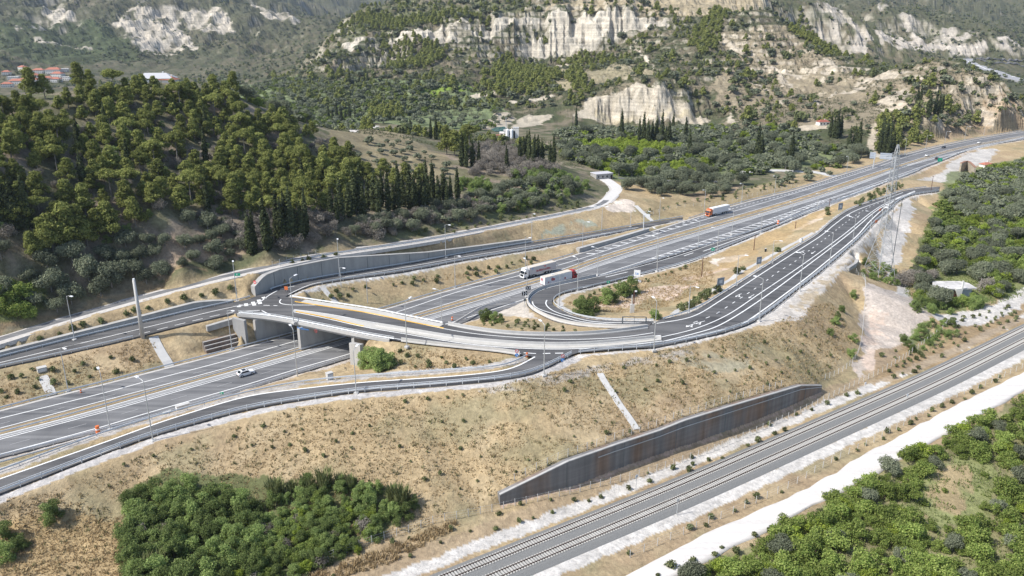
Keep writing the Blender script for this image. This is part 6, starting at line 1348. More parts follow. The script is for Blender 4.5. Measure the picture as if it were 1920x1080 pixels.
def f_cyp(g, i):
    h = g.uniform(9.5, 13); w_ = g.uniform(.95, 1.35); P = []
    for k in range(13): t = k / 12; r = w_ * (min(1, .55 + t * 2.2)) * (1 - t) ** .62 + .12; P.append((g.uniform(-.15, .15), g.uniform(-.15, .15), .8 + (h - .8) * t, r, r, h * .075))
    return P, 170, .21, h * .7, .16, dict(up=.15, jit=.45, stretch=1.5)
def f_olive(g, i):
    P = []; n = int(g.integers(7, 11))
    for k in range(n): a = k * 2.4; rad = 1.75 * math.sqrt((k + .3) / n); s = g.uniform(.9, 1.35); P.append((rad * math.cos(a), rad * math.sin(a), g.uniform(1.7, 3.6) - rad * .25, s, s, s * .85))
    return P, 520, .115, 2.2, .22, dict(up=.3, jit=.7)
def f_citrus(g, i):
    P = []; n = int(g.integers(13, 19))
    for k in range(n): a = k * 2.4 + g.uniform(-.5, .5); rad = 1.95 * math.sqrt((k + .2) / n) * g.uniform(.8, 1.15); s = g.uniform(.4, .95); P.append((rad * math.cos(a), rad * math.sin(a), g.uniform(.8, 3.1) - rad * .35, s * g.uniform(.8, 1.3), s * g.uniform(.8, 1.3), s * g.uniform(.6, 1.0)))
    return P, 430, .12, 1.6, .12, dict(up=.25, jit=.8)
def f_thick(g, i):
    P = []; n = int(g.integers(15, 22))
    for k in range(n): a = k * 2.4 + g.uniform(-.6, .6); rad = 2.4 * math.sqrt((k + .2) / n) * g.uniform(.75, 1.2); s = g.uniform(.45, 1.15); P.append((rad * math.cos(a), rad * math.sin(a), g.uniform(.8, 5.4) - rad * .6, s * g.uniform(.8, 1.3), s * g.uniform(.8, 1.3), s * g.uniform(.7, 1.2)))
    return P, 360, .13, 3.2, .15, dict(up=.25, jit=.85)
def f_shrub(g, i):
    P = [(g.uniform(-.3, .3), g.uniform(-.3, .3), g.uniform(.3, .85), g.uniform(.35, .5), g.uniform(.35, .5), g.uniform(.35, .55)) for k in range(5)]
    return P, 210, .13, .5, .04, dict(up=.3, jit=.8)
def f_dead(g, i):
    P = []; n = 9
    for k in range(n): a = k * 2.4; rad = 1.5 * math.sqrt((k + .3) / n); s = g.uniform(.8, 1.2); P.append((rad * math.cos(a), rad * math.sin(a), g.uniform(1.0, 2.9) - rad * .2, s, s, s * .9))
    return P, 210, .15, 2.0, .14, dict(up=.2, jit=1.0, stretch=.5)
proto('pine_tree', 'pine', 'bark_grey', 7, f_pine); PROTO['pine_tree'] += (proto('u', 'pine', 'bark_grey', 1, f_umbrella), PROTO.pop('u'))[1]
proto('cypress_tree', 'cypress', 'bark', 4, f_cyp); proto('olive_tree', 'olive', 'bark_grey', 5, f_olive); proto('citrus_tree', 'citrus', 'bark', 6, f_citrus); proto('young_fruit_tree', 'lime', 'bark', 4, f_citrus); proto('thicket_tree', 'thicket', 'bark', 5, f_thick); proto('shrub', 'shrub', 'bark', 5, f_shrub); proto('bare_bush', 'dead', 'bark_grey', 4, f_dead)
def f_reed():
    g = np.random.default_rng(4); V = []
    for k in range(150):
        a = g.uniform(0, 6.28); r = g.uniform(0, 1.1); x, y = r * math.cos(a), r * math.sin(a); h = g.uniform(1.8, 4.2); ln = g.uniform(.2, 1.2); a2 = a + g.uniform(-1, 1); dx, dy = math.cos(a2) * ln, math.sin(a2) * ln; w_ = .07
        px_, py2 = -math.sin(a2) * w_, math.cos(a2) * w_
        V += [(x - px_, y - py2, 0), (x + px_, y + py2, 0), (x + dx * .35 + px_, y + dy * .35 + py2, h * .7), (x + dx * .35 - px_, y + dy * .35 - py2, h * .7), (x + dx * .35 - px_ * 1.6, y + dy * .35 - py2 * 1.6, h * .7), (x + dx * .35 + px_ * 1.6, y + dy * .35 + py2 * 1.6, h * .7), (x + dx, y + dy, h), (x + dx, y + dy, h)]
    return np.array(V)
RV = f_reed(); REED = arr_mesh('reed_clump', RV, quads_of(RV), ('reed',))

PLANTS = {k: [] for k in ('pine_tree', 'cypress_tree', 'olive_tree', 'citrus_tree', 'young_fruit_tree', 'thicket_tree', 'shrub', 'bare_bush')}
def put(kind, x, y, s, label, z=None): PLANTS[kind].append((x, y, hz(x, y) if z is None else z, s, label))
def scatter(poly, spacing, seed=0, gap=None, gs=18.0, excl=()):
    P = area(poly)[:, :2] if not isinstance(poly, np.ndarray) else poly
    g = np.random.default_rng(seed); x0, y0 = P.min(0); x1, y1 = P.max(0); out = []; cell = {}
    n = int((x1 - x0) * (y1 - y0) / spacing ** 2 * 2.6); X = g.uniform(x0, x1, n); Y = g.uniform(y0, y1, n); m = inpoly(X, Y, P)
    for e in excl: m &= ~inpoly(X, Y, e)
    if gap is not None: m &= fbm(X / gs + seed, Y / gs, 3) > gap
    X, Y = X[m], Y[m]
    for x, y in zip(X, Y):
        c = (int(x // spacing), int(y // spacing)); ok = True
        for i in (-1, 0, 1):
            for j in (-1, 0, 1):
                for q in cell.get((c[0] + i, c[1] + j), ()):
                    if (q[0] - x) ** 2 + (q[1] - y) ** 2 < spacing ** 2 * .8: ok = False
        if ok: cell.setdefault(c, []).append((x, y)); out.append((x, y))
    return np.array(out).reshape(-1, 2)
def zone(kind, poly, spacing, smin, smax, label, seed=0, **k):
    Q = scatter(poly, spacing, seed, **k)
    if not len(Q): return
    Z = height(Q[:, 0], Q[:, 1]); g = np.random.default_rng(seed + 1)
    for (x, y), z in zip(Q, Z): PLANTS[kind].append((x, y, z, g.uniform(smin, smax), label))
def atpx(kind, pts, smin, smax, label, seed=0):
    g = np.random.default_rng(seed)
    for p in pts: q = hit(*p); PLANTS[kind].append((q[0], q[1], q[2], g.uniform(smin, smax), label))
# wooded hill
HILL = [(-60,470),(-60,225),(60,206),(140,192),(200,176),(300,167),(420,176),(470,204),(540,232),(620,268),(690,330),(650,398),(560,420),(450,416),(330,398),(250,440),(120,470),(60,500)]
hp = area(HILL)[:, :2]
zone('pine_tree', [(-60,300),(-60,225),(60,206),(140,192),(200,176),(300,167),(420,176),(470,204),(540,232),(600,262),(400,262),(200,262)], 4.7, .6, 1.0, 'green pine high on the wooded hill near its crest', 1, gap=.33)
zone('pine_tree', [(-60,470),(-60,300),(200,262),(420,262),(420,405),(330,398),(250,440),(120,470),(60,500)], 4.8, .65, 1.08, 'green pine on the left slope of the wooded hill', 2, gap=.36)
zone('pine_tree', [(420,262),(600,262),(690,330),(650,398),(560,420),(450,416),(420,405)], 4.8, .65, 1.05, 'green pine on the right shoulder of the wooded hill', 3, gap=.31)
atpx('pine_tree', [(60,185),(85,185),(150,172),(170,168),(190,163),(215,160),(240,158),(262,157),(330,157),(352,158),(375,160),(396,163),(418,168),(440,180)], .8, 1.15, 'yellow-green pine standing on the crest line of the wooded hill', 4)
atpx('pine_tree', [(838,290),(852,292),(866,290),(880,286),(846,282),(872,278)], 1.25, 1.6, 'big round pine above the cypresses near the white plant', 5)
atpx('pine_tree', [(690,345),(740,350),(760,345),(790,345),(610,345),(640,370),(655,350),(700,360),(720,340)], .9, 1.2, 'pine between the dark cypresses at the end of the hill', 6)
atpx('pine_tree', [(100,470),(130,465),(150,455),(165,462),(185,448),(115,445),(145,435),(205,440)], 1.0, 1.35, 'large dark-sided pine at the foot of the hill above the olives', 7)
zone('cypress_tree', [(0,420),(0,280),(150,230),(400,220),(560,300),(600,390),(420,400),(200,420),(60,470)], 22, .8, 1.15, 'slim cypress among the pines of the hill', 8)
CY_ = [(470,478),(478,476),(500,470),(505,468),(522,455),(530,460),(538,452),(548,456),(556,450),(566,452),(575,445),(622,415),(632,420),(640,414),(664,402),(676,404),(690,392),(702,396),(716,388),(728,398),(738,394),(748,398),(768,392),(778,398),(788,390),(800,392),(812,384),(822,388),(832,382),(845,384),(858,378),(655,408),(710,402),(756,388),(796,398),(838,390),(682,410)]
atpx('cypress_tree', CY_, 1.0, 1.5, 'dark cypress in the long row at the foot of the wooded hill', 9)
atpx('cypress_tree', [(866,312),(874,314),(886,314),(898,316),(950,322),(974,302),(982,300),(992,304),(1000,308),(1008,304),(1016,310),(1032,308),(1038,312),(1002,298),(988,296)], .95, 1.4, 'dark cypress in the clump in front of the white plant', 10)
atpx('cypress_tree', [(12,425),(22,430),(34,432),(44,428),(56,430)], 1.2, 1.5, 'tall grey-green cypress at the left edge below the pines', 11)
atpx('cypress_tree', [(648,160),(656,162),(668,164),(674,158),(684,162),(690,158),(616,226),(624,227),(632,226),(640,227),(648,226),(656,225),(666,222),(808,260),(818,262),(770,250)], 1.0, 1.5, 'cypress in the green valley behind the wooded hill', 12)
atpx('cypress_tree', [(1420,296),(1426,297),(1482,306),(1484,304),(1198,268),(1206,268),(1214,270),(1222,269),(1230,268),(1240,270),(1248,271),(1254,272),(1262,240),(1080,240),(1165,262),(1285,262),(1292,290)], 1.3, 1.8, 'cypress standing in the groves below the pale cliff', 13)
atpx('cypress_tree', [(1556,258),(1562,259),(1568,260),(1574,258),(1590,285),(1600,284),(1608,286),(1648,288),(1656,292),(1664,294),(1672,292),(1680,294),(1652,278),(1660,276),(1670,270),(1752,216),(1758,216),(1764,214),(1740,218),(1718,200),(1724,198)], 1.2, 1.8, 'cypress on the slope above the right end of the motorway', 14)
zone('bare_bush', HILL, 6.0, .6, 1.1, 'grey undergrowth bush between the pines of the hill', 19, gap=.42, gs=14); zone('thicket_tree', HILL, 6.5, .3, .55, 'small green understorey tree between the pines of the hill', 20, gap=.45, gs=14)
# olives and grey bushes
zone('olive_tree', [(0,480),(60,505),(120,490),(240,455),(300,450),(250,540),(150,575),(60,592),(0,560)], 4.2, 1.0, 1.8, 'big grey-green olive tree below the pines at far left', 21)
zone('olive_tree', [(300,450),(330,415),(440,415),(470,450),(455,492),(380,510),(260,540)], 4.3, .7, 1.35, 'rounded olive tree on the bare slope above the service road', 22)
zone('bare_bush', [(380,420),(470,400),(560,415),(640,415),(620,450),(560,470),(470,470)], 3.8, .9, 1.6, 'grey leafless-looking bush between the cypresses', 23)
zone('bare_bush', [(640,440),(760,405),(900,380),(930,395),(840,420),(700,450)], 3.8, .9, 1.5, 'grey bush above the service road', 24); zone('olive_tree', [(620,430),(760,405),(900,370),(1000,345),(1060,345),(1090,370),(960,400),(800,425),(700,445)], 5.0, .8, 1.4, 'grey-green tree on the slope above the service road', 25)
zone('thicket_tree', [(860,345),(960,330),(1060,330),(1110,360),(1060,378),(940,400),(870,400)], 4.2, .55, .95, 'bright green bushy tree left of the gravel track', 26, gap=.4)
zone('bare_bush', [(880,330),(900,300),(960,300),(1030,318),(1060,330),(960,335)], 5.5, 1.1, 1.7, 'grey-brown bush under the cypress clump', 27); zone('bare_bush', [(870,290),(900,275),(960,275),(975,295),(930,310)], 6, 1.1, 1.6, 'grey-brown bush on the knoll beside the pond', 28)
zone('olive_tree', [(1168,352),(1240,342),(1330,340),(1400,345),(1360,366),(1280,372),(1200,366)], 7.5, 1.2, 1.9, 'old olive tree in the grove beside the motorway bank', 29)
zone('olive_tree', [(640,300),(680,262),(760,270),(830,300),(850,340),(760,330),(700,320)], 8, .6, 1.0, 'small grey-green tree in rows on the dry knoll', 30)
zone('olive_tree', [(1420,345),(1480,330),(1540,322),(1560,330),(1460,350)], 8, .8, 1.2, 'olive tree by the bleached road behind the motorway', 31)
VAL = [(405,146),(600,160),(760,165),(900,190),(960,225),(900,246),(820,242),(700,230),(560,230),(430,178)]
zone('olive_tree', VAL, 11, 1.0, 1.8, 'olive tree in the valley behind the wooded hill', 32, gap=.40, gs=45)
zone('citrus_tree', VAL, 11, 1.2, 2.0, 'green orchard tree in the valley behind the wooded hill', 33, gap=.45, gs=60)
VR = [(1040,256),(1100,245),(1300,240),(1500,252),(1640,296),(1560,318),(1400,330),(1240,338),(1150,330),(1060,300)]
lime = [area([(1085,268),(1200,262),(1290,282),(1250,296),(1100,287)])[:, :2], area([(1100,312),(1280,304),(1300,322),(1150,328)])[:, :2]]
zone('olive_tree', VR, 8.2, 1.1, 1.9, 'olive tree in the groves below the pale cliff', 34, gap=.34, gs=40, excl=lime)
zone('young_fruit_tree', VR, 16, 1.0, 1.6, 'lime-green tree scattered in the groves below the pale cliff', 60, gap=.5, gs=50, excl=lime)
zone('citrus_tree', VR, 9.0, 1.0, 1.7, 'green orchard tree in the groves below the pale cliff', 35, gap=.42, gs=50, excl=lime)
for P in lime: zone('young_fruit_tree', P, 4.6, .9, 1.25, 'lime-green orchard tree in the bright field below the pale cliff', 36)
# right-hand orchards
HOUSE = np.array([G(x, y, 1)[:2] for x, y in ((1736,566),(1740,505),(1850,505),(1856,566))])
YARD = np.array([G(x, y, 1.5)[:2] for x, y in ((1610,700),(1600,500),(1640,380),(1730,370),(1735,480),(1715,520),(1715,560),(1770,600))])
TRK = np.array([G(x, y, 1)[:2] for x, y in ((1700,600),(1760,580),(1830,576),(1925,525),(1940,570),(1860,620),(1760,625))])
RO = np.array([G(x, y, 1.5)[:2] for x, y in ((1690,565),(1712,500),(1742,450),(1765,390),(1800,345),(1860,320),(1960,300),(1990,520),(1860,570),(1760,572))])
zone('citrus_tree', RO, 3.9, .75, 1.5, 'bright green orchard tree on the flat right of the pylon', 41, gap=.30, gs=22, excl=[HOUSE, YARD, TRK])
zone('young_fruit_tree', RO, 8.5, 1.0, 1.5, 'lime-green orchard tree among the darker ones right of the pylon', 58, gap=.42, gs=30, excl=[HOUSE, YARD, TRK])
zone('olive_tree', np.array([G(x, y, 1.8)[:2] for x, y in ((1775,395),(1800,352),(1860,328),(1960,310),(1975,410),(1880,420),(1820,415))]), 4.6, .9, 1.5, 'grey-green tree in the dark upper part of the orchard right of the pylon', 67, gap=.4)
zone('olive_tree', RO, 8, 1.0, 1.7, 'dark grey-green tree among the orchard right of the pylon', 42, gap=.5, gs=26, excl=[HOUSE, YARD, TRK])
atpx('bare_bush', [(1700,527),(1712,533),(1724,527),(1738,533),(1690,537),(1748,523),(1846,547)], 1.1, 1.7, 'pale grey bush beside the abandoned house', 43)
atpx('olive_tree', [(1772,515),(1782,512),(1793,514),(1835,525),(1850,520)], 1.3, 1.7, 'dark rounded tree behind the abandoned house', 44)
zone('thicket_tree', np.array([G(x, y, 1)[:2] for x, y in ((1700,600),(1722,572),(1760,566),(1792,572),(1800,582),(1740,600))]), 3.6, .45, .7, 'green scrub in front of the abandoned house', 45)
atpx('thicket_tree', [(1826,577),(1836,574)], .8, .9, 'round green bush at the foot of the pale chimney wall', 46)
zone('thicket_tree', np.array([G(x, y, 1.8)[:2] for x, y in ((1608,540),(1612,512),(1650,500),(1680,512),(1690,535),(1650,548))]), 3.4, .35, .6, 'low green scrub under the lattice pylon', 47)
zone('thicket_tree', np.array([G(x, y, .6)[:2] for x, y in ((1690,640),(1730,612),(1790,606),(1800,622),(1740,650),(1700,660))]), 3.4, .3, .55, 'low green scrub on the white yard beside the railway', 48)
BR = np.array([G(x, y, -1)[:2] for x, y in ((1275,1095),(1400,1040),(1500,985),(1605,925),(1660,880),(1760,842),(1850,795),(1960,745),(2080,760),(2080,1110),(1300,1150))])
CLR = np.array([G(x, y, -1)[:2] for x, y in ((1690,975),(1735,890),(1790,862),(1870,862),(1890,930),(1850,985),(1770,1005))])
zone('citrus_tree', BR, 3.1, .55, 1.35, 'green orchard tree in the lower right corner beyond the white road', 49, gap=.24, gs=16, excl=[CLR])
zone('olive_tree', BR, 11, .7, 1.0, 'greyer tree in the lower right orchard', 50, excl=[CLR]); zone('citrus_tree', CLR, 9, .35, .6, 'young orchard tree in the grassy clearing at lower right', 51)
zone('young_fruit_tree', BR, 8, .6, 1.1, 'lime-green orchard tree in the lower right corner', 59, gap=.4, excl=[CLR])
# thicket at lower left
zone('thicket_tree', np.array([G(x, y, 1.5)[:2] for x, y in ((232,1000),(245,960),(300,935),(380,940),(460,950),(490,975),(480,1095),(250,1095))]), 2.5, .55, .95, 'dark green tree in the thicket at lower left', 52)
zone('thicket_tree', np.array([G(x, y, .8)[:2] for x, y in ((480,975),(560,945),(680,935),(770,955),(780,972),(660,1038),(480,1100))]), 2.1, .4, .62, 'light green bush on the right side of the lower left thicket', 53)
zone('citrus_tree', np.array([G(x, y, .8)[:2] for x, y in ((480,1000),(600,960),(720,960),(700,1010),(560,1060),(470,1090))]), 2.3, .5, .8, 'yellow-green bush in front of the lower left thicket', 54)
zone('bare_bush', np.array([G(x, y, 1)[:2] for x, y in ((240,1000),(300,950),(460,965),(560,960),(760,960),(700,1020),(480,1095),(260,1095))]), 6.5, .5, .85, 'greyish bush within the lower left thicket', 65)
zone('young_fruit_tree', np.array([G(x, y, 1)[:2] for x, y in ((330,1000),(480,985),(640,960),(740,970),(680,1030),(480,1095),(380,1095))]), 4.6, .4, .7, 'lime-green bush within the lower left thicket', 66)
atpx('thicket_tree', [(95,975),(104,972)], .6, .75, 'lone green bush on the dry slope at lower left', 55); atpx('thicket_tree', [(12,1015),(36,1030),(8,1050)], .55, .8, 'dark bush at the lower left edge', 56)
atpx('citrus_tree', [(10,560),(28,556),(45,562),(12,590),(34,596),(52,590),(20,575)], 1.2, 1.6, 'bright green tree at the left edge by the service road', 57)
# single trees and plantings on the banks
atpx('thicket_tree', [(700,690),(712,694),(722,690),(690,692)], .85, 1.15, 'leafy tree beside the near abutment of the overpass', 61)
atpx('thicket_tree', [(1095,590),(1108,584),(1136,568),(1150,566),(1168,556),(1182,550),(1086,586)], .75, 1.05, 'green tree on the inner bank of the loop', 62)
atpx('thicket_tree', [(1228,598)], .55, .6, 'single round green bush inside the loop by the rails', 63); atpx('thicket_tree', [(912,602),(926,606),(938,604)], .5, .75, 'green bush beside the concrete drain edge', 64)
atpx('thicket_tree', [(1556,628),(1566,608),(1578,584),(1570,596),(1600,560),(1596,668),(1600,640)], .42, .55, 'small conical tree on the end slope of the embankment', 65)
atpx('shrub', [(1345,548),(1380,515),(1393,507),(1456,473),(1552,403),(1550,398)], 1.6, 2.3, 'green bush beside the concrete path in the loop', 66)
zone('shrub', [(585,566),(640,560),(760,540),(900,522),(1000,495),(1000,484),(880,505),(740,532),(620,550)], 3.0, .9, 1.6, 'young shrub planted on the bank between slip road and motorway', 71, gap=.38, gs=12)
zone('shrub', [(0,708),(200,664),(290,645),(290,680),(150,722),(0,752)], 3.2, .8, 1.5, 'young shrub on the left bank above the motorway', 72, gap=.42, gs=12)
zone('shrub', [(0,654),(130,612),(260,578),(430,540),(440,552),(360,562),(260,586),(130,622),(0,664)], 2.6, 1.0, 1.8, 'young shrub in the strip above the low left wall', 73, gap=.36, gs=10)
zone('shrub', [(690,690),(720,668),(850,670),(960,684),(860,690),(740,700)], 3.2, .7, 1.2, 'young shrub on the grassy triangle by the near slip road', 74)
zone('shrub', [(40,960),(300,850),(420,815),(600,775),(800,748),(1000,735),(1090,705),(1290,662),(1440,640),(1560,625),(1560,690),(1450,730),(1300,775),(1150,822),(1040,870),(900,930),(780,900),(640,870),(430,850),(260,860)], 4.2, .4, .95, 'small dark shrub on the big dry embankment', 75, gap=.44, gs=10)
zone('shrub', [(1095,560),(1130,540),(1250,512),(1290,495),(1285,505),(1200,535),(1110,575)], 3.0, .7, 1.2, 'young shrub on the inner bank of the loop', 76)
zone('shrub', [(1268,580),(1330,545),(1345,550),(1285,590)], 2.2, 1.1, 1.7, 'shrub in the row beside the concrete path', 77); zone('shrub', [(900,610),(980,600),(1060,615),(1080,622),(980,622)], 3.0, .7, 1.1, 'young shrub between the overpass barrier and the loop', 78)
zone('shrub', [(1600,385),(1640,360),(1680,345),(1700,350),(1650,370),(1615,392)], 4, 1.2, 2.2, 'shrub in the dry strip by the pylon', 79)
zone('shrub', [(505,508),(560,492),(640,480),(640,486),(540,505)], 2.2, 1.0, 1.8, 'green shrub on top of the tall curved wall', 80); zone('shrub', [(780,450),(1000,408),(1100,388),(1090,380),(960,400),(780,440)], 3.5, .9, 1.6, 'shrub on the verge above the service road', 81)
zone('shrub', [(480,1085),(640,1040),(800,985),(930,948),(1150,905),(1300,855),(1480,780),(1620,722),(1760,645),(1900,585),(1915,600),(1780,670),(1620,740),(1480,805),(1320,880),(1150,935),(940,1000),(700,1085)], 3.4, .5, 1.35, 'shrub along the fence beside the railway', 82, gap=.44, gs=9)
zone('shrub', [(1190,1052),(1300,1004),(1500,915),(1700,805),(1900,705),(1910,700),(1890,695),(1700,790),(1500,898),(1290,990),(1180,1040)], 3.6, .5, 1.3, 'shrub between the railway and the white dirt road', 83, gap=.42, gs=9)
zone('shrub', [(1180,1085),(1270,1060),(1450,990),(1600,925),(1750,845),(1800,815),(1790,840),(1620,945),(1450,1010),(1300,1085)], 2.6, .6, 1.4, 'shrub on the orchard edge of the white dirt road', 84)
zone('shrub', [(1600,700),(1700,640),(1790,600),(1900,572),(1900,590),(1760,660),(1640,715)], 3.4, .6, 1.4, 'shrub in the dry strip by the white yard', 85, gap=.4)
zone('shrub', [(1200,408),(1260,388),(1380,372),(1480,350),(1500,340),(1420,350),(1300,378),(1210,395)], 5, .9, 1.8, 'shrub on the dry bank behind the motorway', 86)
# hillsides farther off
def cover_at(x, y):
    a = np.degrees(np.arctan2(x, y)); r = np.hypot(x, y)
    i = np.clip(np.searchsorted(az, a), 0, na - 1); j = np.clip(np.searchsorted(rr, r), 0, nr - 1)
    return C[j * na + i], SLOPE[j * na + i]
def hills(n, r0, r1, seed, a0=-36, a1=36):
    g = np.random.default_rng(seed); a = np.radians(g.uniform(a0, a1, n)); r = np.sqrt(g.uniform(r0 ** 2, r1 ** 2, n)); x, y = r * np.sin(a), r * np.cos(a); c, s = cover_at(x, y); lum = c.mean(1)
    w_ = np.zeros(n); k = GN.inside(x, y); w_[k] = GN.sample(x[k], y[k], W)
    m = (w_ < .05) & (lum < .29); return x[m], y[m], r[m], c[m], s[m], g
FAR = {k: [] for k in ('shrub', 'pine_tree', 'olive_tree')}
hillp = area([(640,250),(760,262),(840,300),(900,320),(1100,330),(1120,380),(640,440)])[:, :2]
x, y, r, c, s, g = hills(21000, 520, 1350, 91)
zf = base_h(x, y); dn_ = fbm(x / 50, y / 50, 4); keep = (zf > 12) & (dn_ + .25 * (c[:, 1] > c[:, 0]) > g.uniform(.42, .74, len(x)))
x, y = x[keep], y[keep]; z = height(x, y); sz = g.uniform(1.2, 3.4, len(x)) * np.where(g.random(len(x)) < .15, 1.7, 1)
kindr = g.random(len(x)) + .5 * (fbm(x / 80 + 7, y / 80, 3) - .5)
for k in range(len(x)):
    if kindr[k] > .80: FAR['pine_tree'].append((x[k], y[k], z[k], sz[k] * .26, 0))
    elif kindr[k] > .45: FAR['olive_tree'].append((x[k], y[k], z[k], sz[k] * .42, 0))
    else: FAR['shrub'].append((x[k], y[k], z[k], sz[k] * 1.2, 0))
for poly in ([(925,172),(955,112),(1000,130),(1064,142),(1030,165),(960,182)], [(1040,120),(1090,106),(1130,100),(1150,112),(1090,126)], [(690,228),(700,205),(750,205),(760,225)], [(640,60),(700,30),(800,35),(940,30),(820,48),(740,62)], [(720,95),(800,80),(840,90),(820,120),(740,130)], [(1290,80),(1320,40),(1360,30),(1350,90),(1310,110)], [(1480,60),(1500,20),(1520,60),(1560,90),(1600,110),(1560,108)], [(900,150),(940,130),(940,170),(910,175)], [(1645,290),(1650,225),(1700,215),(1760,250),(1690,280)], [(1060,150),(1080,130),(1110,170),(1090,200)]):
    Q = scatter(poly, 6.5, 93)
    if len(Q):
        Z = height(Q[:, 0], Q[:, 1])
        for (a_, b_), z_ in zip(Q, Z): FAR['pine_tree'].append((a_, b_, z_, RNG.uniform(.7, 1.15), 0))
x, y, r, c, s, g = hills(150000, 480, 1150, 97)
keep = (fbm(x / 25, y / 25, 4) > g.uniform(.30, .72, len(x))) & (base_h(x, y) > 9); x, y = x[keep], y[keep]; z = height(x, y); LOW = list(zip(x, y, z, g.uniform(.5, 1.5, len(x))))
x, y, r, c, s, g = hills(26000, 1350, 3000, 95); dn_ = fbm(x / 120, y / 120, 4); keep = (dn_ > g.uniform(.34, .62, len(x))); x, y = x[keep], y[keep]; z = height(x, y)
for k in range(len(x)): FAR['olive_tree' if g.random() < .6 else 'shrub'].append((x[k], y[k], z[k], (g.uniform(.7, 1.7)) * (1 if True else 1), 1))
FAR['shrub'] = [(a, b, c_, d * (3.2 if e else 1), e) for a, b, c_, d, e in FAR['shrub']]

CAT = {'pine_tree': 'pine tree', 'cypress_tree': 'cypress', 'olive_tree': 'olive tree', 'citrus_tree': 'fruit tree', 'young_fruit_tree': 'fruit tree', 'thicket_tree': 'tree', 'shrub': 'shrub', 'bare_bush': 'bush'}
STUFF = {'pine_tree': 'pine_woodland', 'cypress_tree': 'cypress_stand', 'olive_tree': 'olive_grove', 'citrus_tree': 'orchard', 'young_fruit_tree': 'bright_orchard', 'thicket_tree': 'thicket', 'shrub': 'hillside_scrub', 'bare_bush': 'grey_scrub'}
LEAF = {'pine_tree': 'pine', 'cypress_tree': 'cypress', 'olive_tree': 'olive', 'citrus_tree': 'citrus', 'young_fruit_tree': 'lime', 'thicket_tree': 'thicket', 'shrub': 'shrub', 'bare_bush': 'dead'}
tot = {}
for kind, items in PLANTS.items():
    if not items: continue
    A = np.array([(p[0], p[1], p[2], p[3]) for p in items]); px, py = project(A[:, :3]); d = np.hypot(A[:, 0], A[:, 1])
    seen = (px > -60) & (px < 1980) & (py > -40) & (py < 1170)
    order = np.argsort(-(A[:, 3] / d) * seen); order = [i for i in order if seen[i]]
    ind, rest = order[:292], order[292:]; tot[kind] = len(order)
    for n_, i in enumerate(ind):
        x, y, z, s, lab = items[i]; me, tm, _, _ = PROTO[kind][(i * 7 + n_) % len(PROTO[kind])]
        s2 = (s * RNG.uniform(.88, 1.12), s * RNG.uniform(.88, 1.12), s * RNG.uniform(.9, 1.12)); rz = RNG.uniform(0, 6.28)
        if kind == 'shrub':
            o = bpy.data.objects.new('shrub', me); COL.objects.link(o); o.location = (x, y, z - .08 * s); o.rotation_euler = (0, 0, rz); o.scale = s2
        else:
            o = empty(kind, (x, y, z), rz, s2); c_ = bpy.data.objects.new('crown', me); COL.objects.link(c_); c_.parent = o; t_ = bpy.data.objects.new('trunk', tm); COL.objects.link(t_); t_.parent = o
        tag(o, lab, CAT[kind], lab.replace(' a ', ' ') + ' group' if False else lab)
    far = [items[i] for i in rest] + FAR.get(kind, [])
    if far:
        Vs = []; g = np.random.default_rng(5)
        low = [crown_arr(P[2], {'pine_tree': 26, 'cypress_tree': 40, 'olive_tree': 26, 'citrus_tree': 40, 'young_fruit_tree': 40, 'thicket_tree': 60, 'shrub': 60, 'bare_bush': 40}[kind], {'pine_tree': .55, 'cypress_tree': .42, 'olive_tree': .5, 'citrus_tree': .36, 'young_fruit_tree': .36, 'thicket_tree': .3, 'shrub': .22, 'bare_bush': .34}[kind], 70 + q, up=.4) for q, P in enumerate(PROTO[kind][:3])]
        for q, it in enumerate(far):
            T = low[q % 3]; a = g.uniform(0, 6.28); ca_, sa_ = math.cos(a), math.sin(a); s = it[3]
            if it[4] == 1: T = T[:len(T) // 8 * 4]
            Vs.append(np.stack([it[0] + (T[:, 0] * ca_ - T[:, 1] * sa_) * s, it[1] + (T[:, 0] * sa_ + T[:, 1] * ca_) * s, it[2] + T[:, 2] * s * (.78 if kind in ('olive_tree', 'citrus_tree') else 1)], 1))
        V = np.concatenate(Vs); o = link(STUFF[kind], arr_mesh(STUFF[kind], V, quads_of(V), (LEAF[kind],))); tag(o, kind='stuff')
T = crown_arr([(0, 0, .45, .8, .8, .6)], 12, .34, 3, up=.4); Vs = []
for q, (x, y, z, s) in enumerate(LOW): Vs.append(T[:, :3] * s * np.array([1 + .4 * math.sin(q), 1, 1]) + (x, y, z))
V = np.concatenate(Vs); tag(link('low_scrub', arr_mesh('low_scrub', V, quads_of(V), (leafy('low_scrub_leaves', (.062, .07, .038), (.15, .15, .09), .15, .1),))), kind='stuff')
print('QUADS', {o.name: len(o.data.polygons) for o in bpy.data.objects if o.get('kind') == 'stuff' and o.type == 'MESH'})
print('PLANTS', tot, {k: len(v) for k, v in FAR.items()})
# giant reed clumps at the foot of the thicket
for k, (x, y) in enumerate(((285,1040),(300,1060),(270,1075),(320,1075),(300,1020),(520,950),(550,945),(580,942),(610,940),(640,938),(740,955),(755,962),(660,940))):
    q = G(x, y, 1.0); o = bpy.data.objects.new('reed_clump', REED); COL.objects.link(o); o.location = (q[0], q[1], hz(q[0], q[1])); o.rotation_euler = (0, 0, k * 1.3); s = .75 + .2 * (k % 3); o.scale = (s * 1.3, s * 1.3, s)
    lab = 'pale reed clump at the bottom left of the thicket' if k < 5 else 'green reed clump at the back of the lower left thicket'
    tag(o, lab, 'reeds', lab)
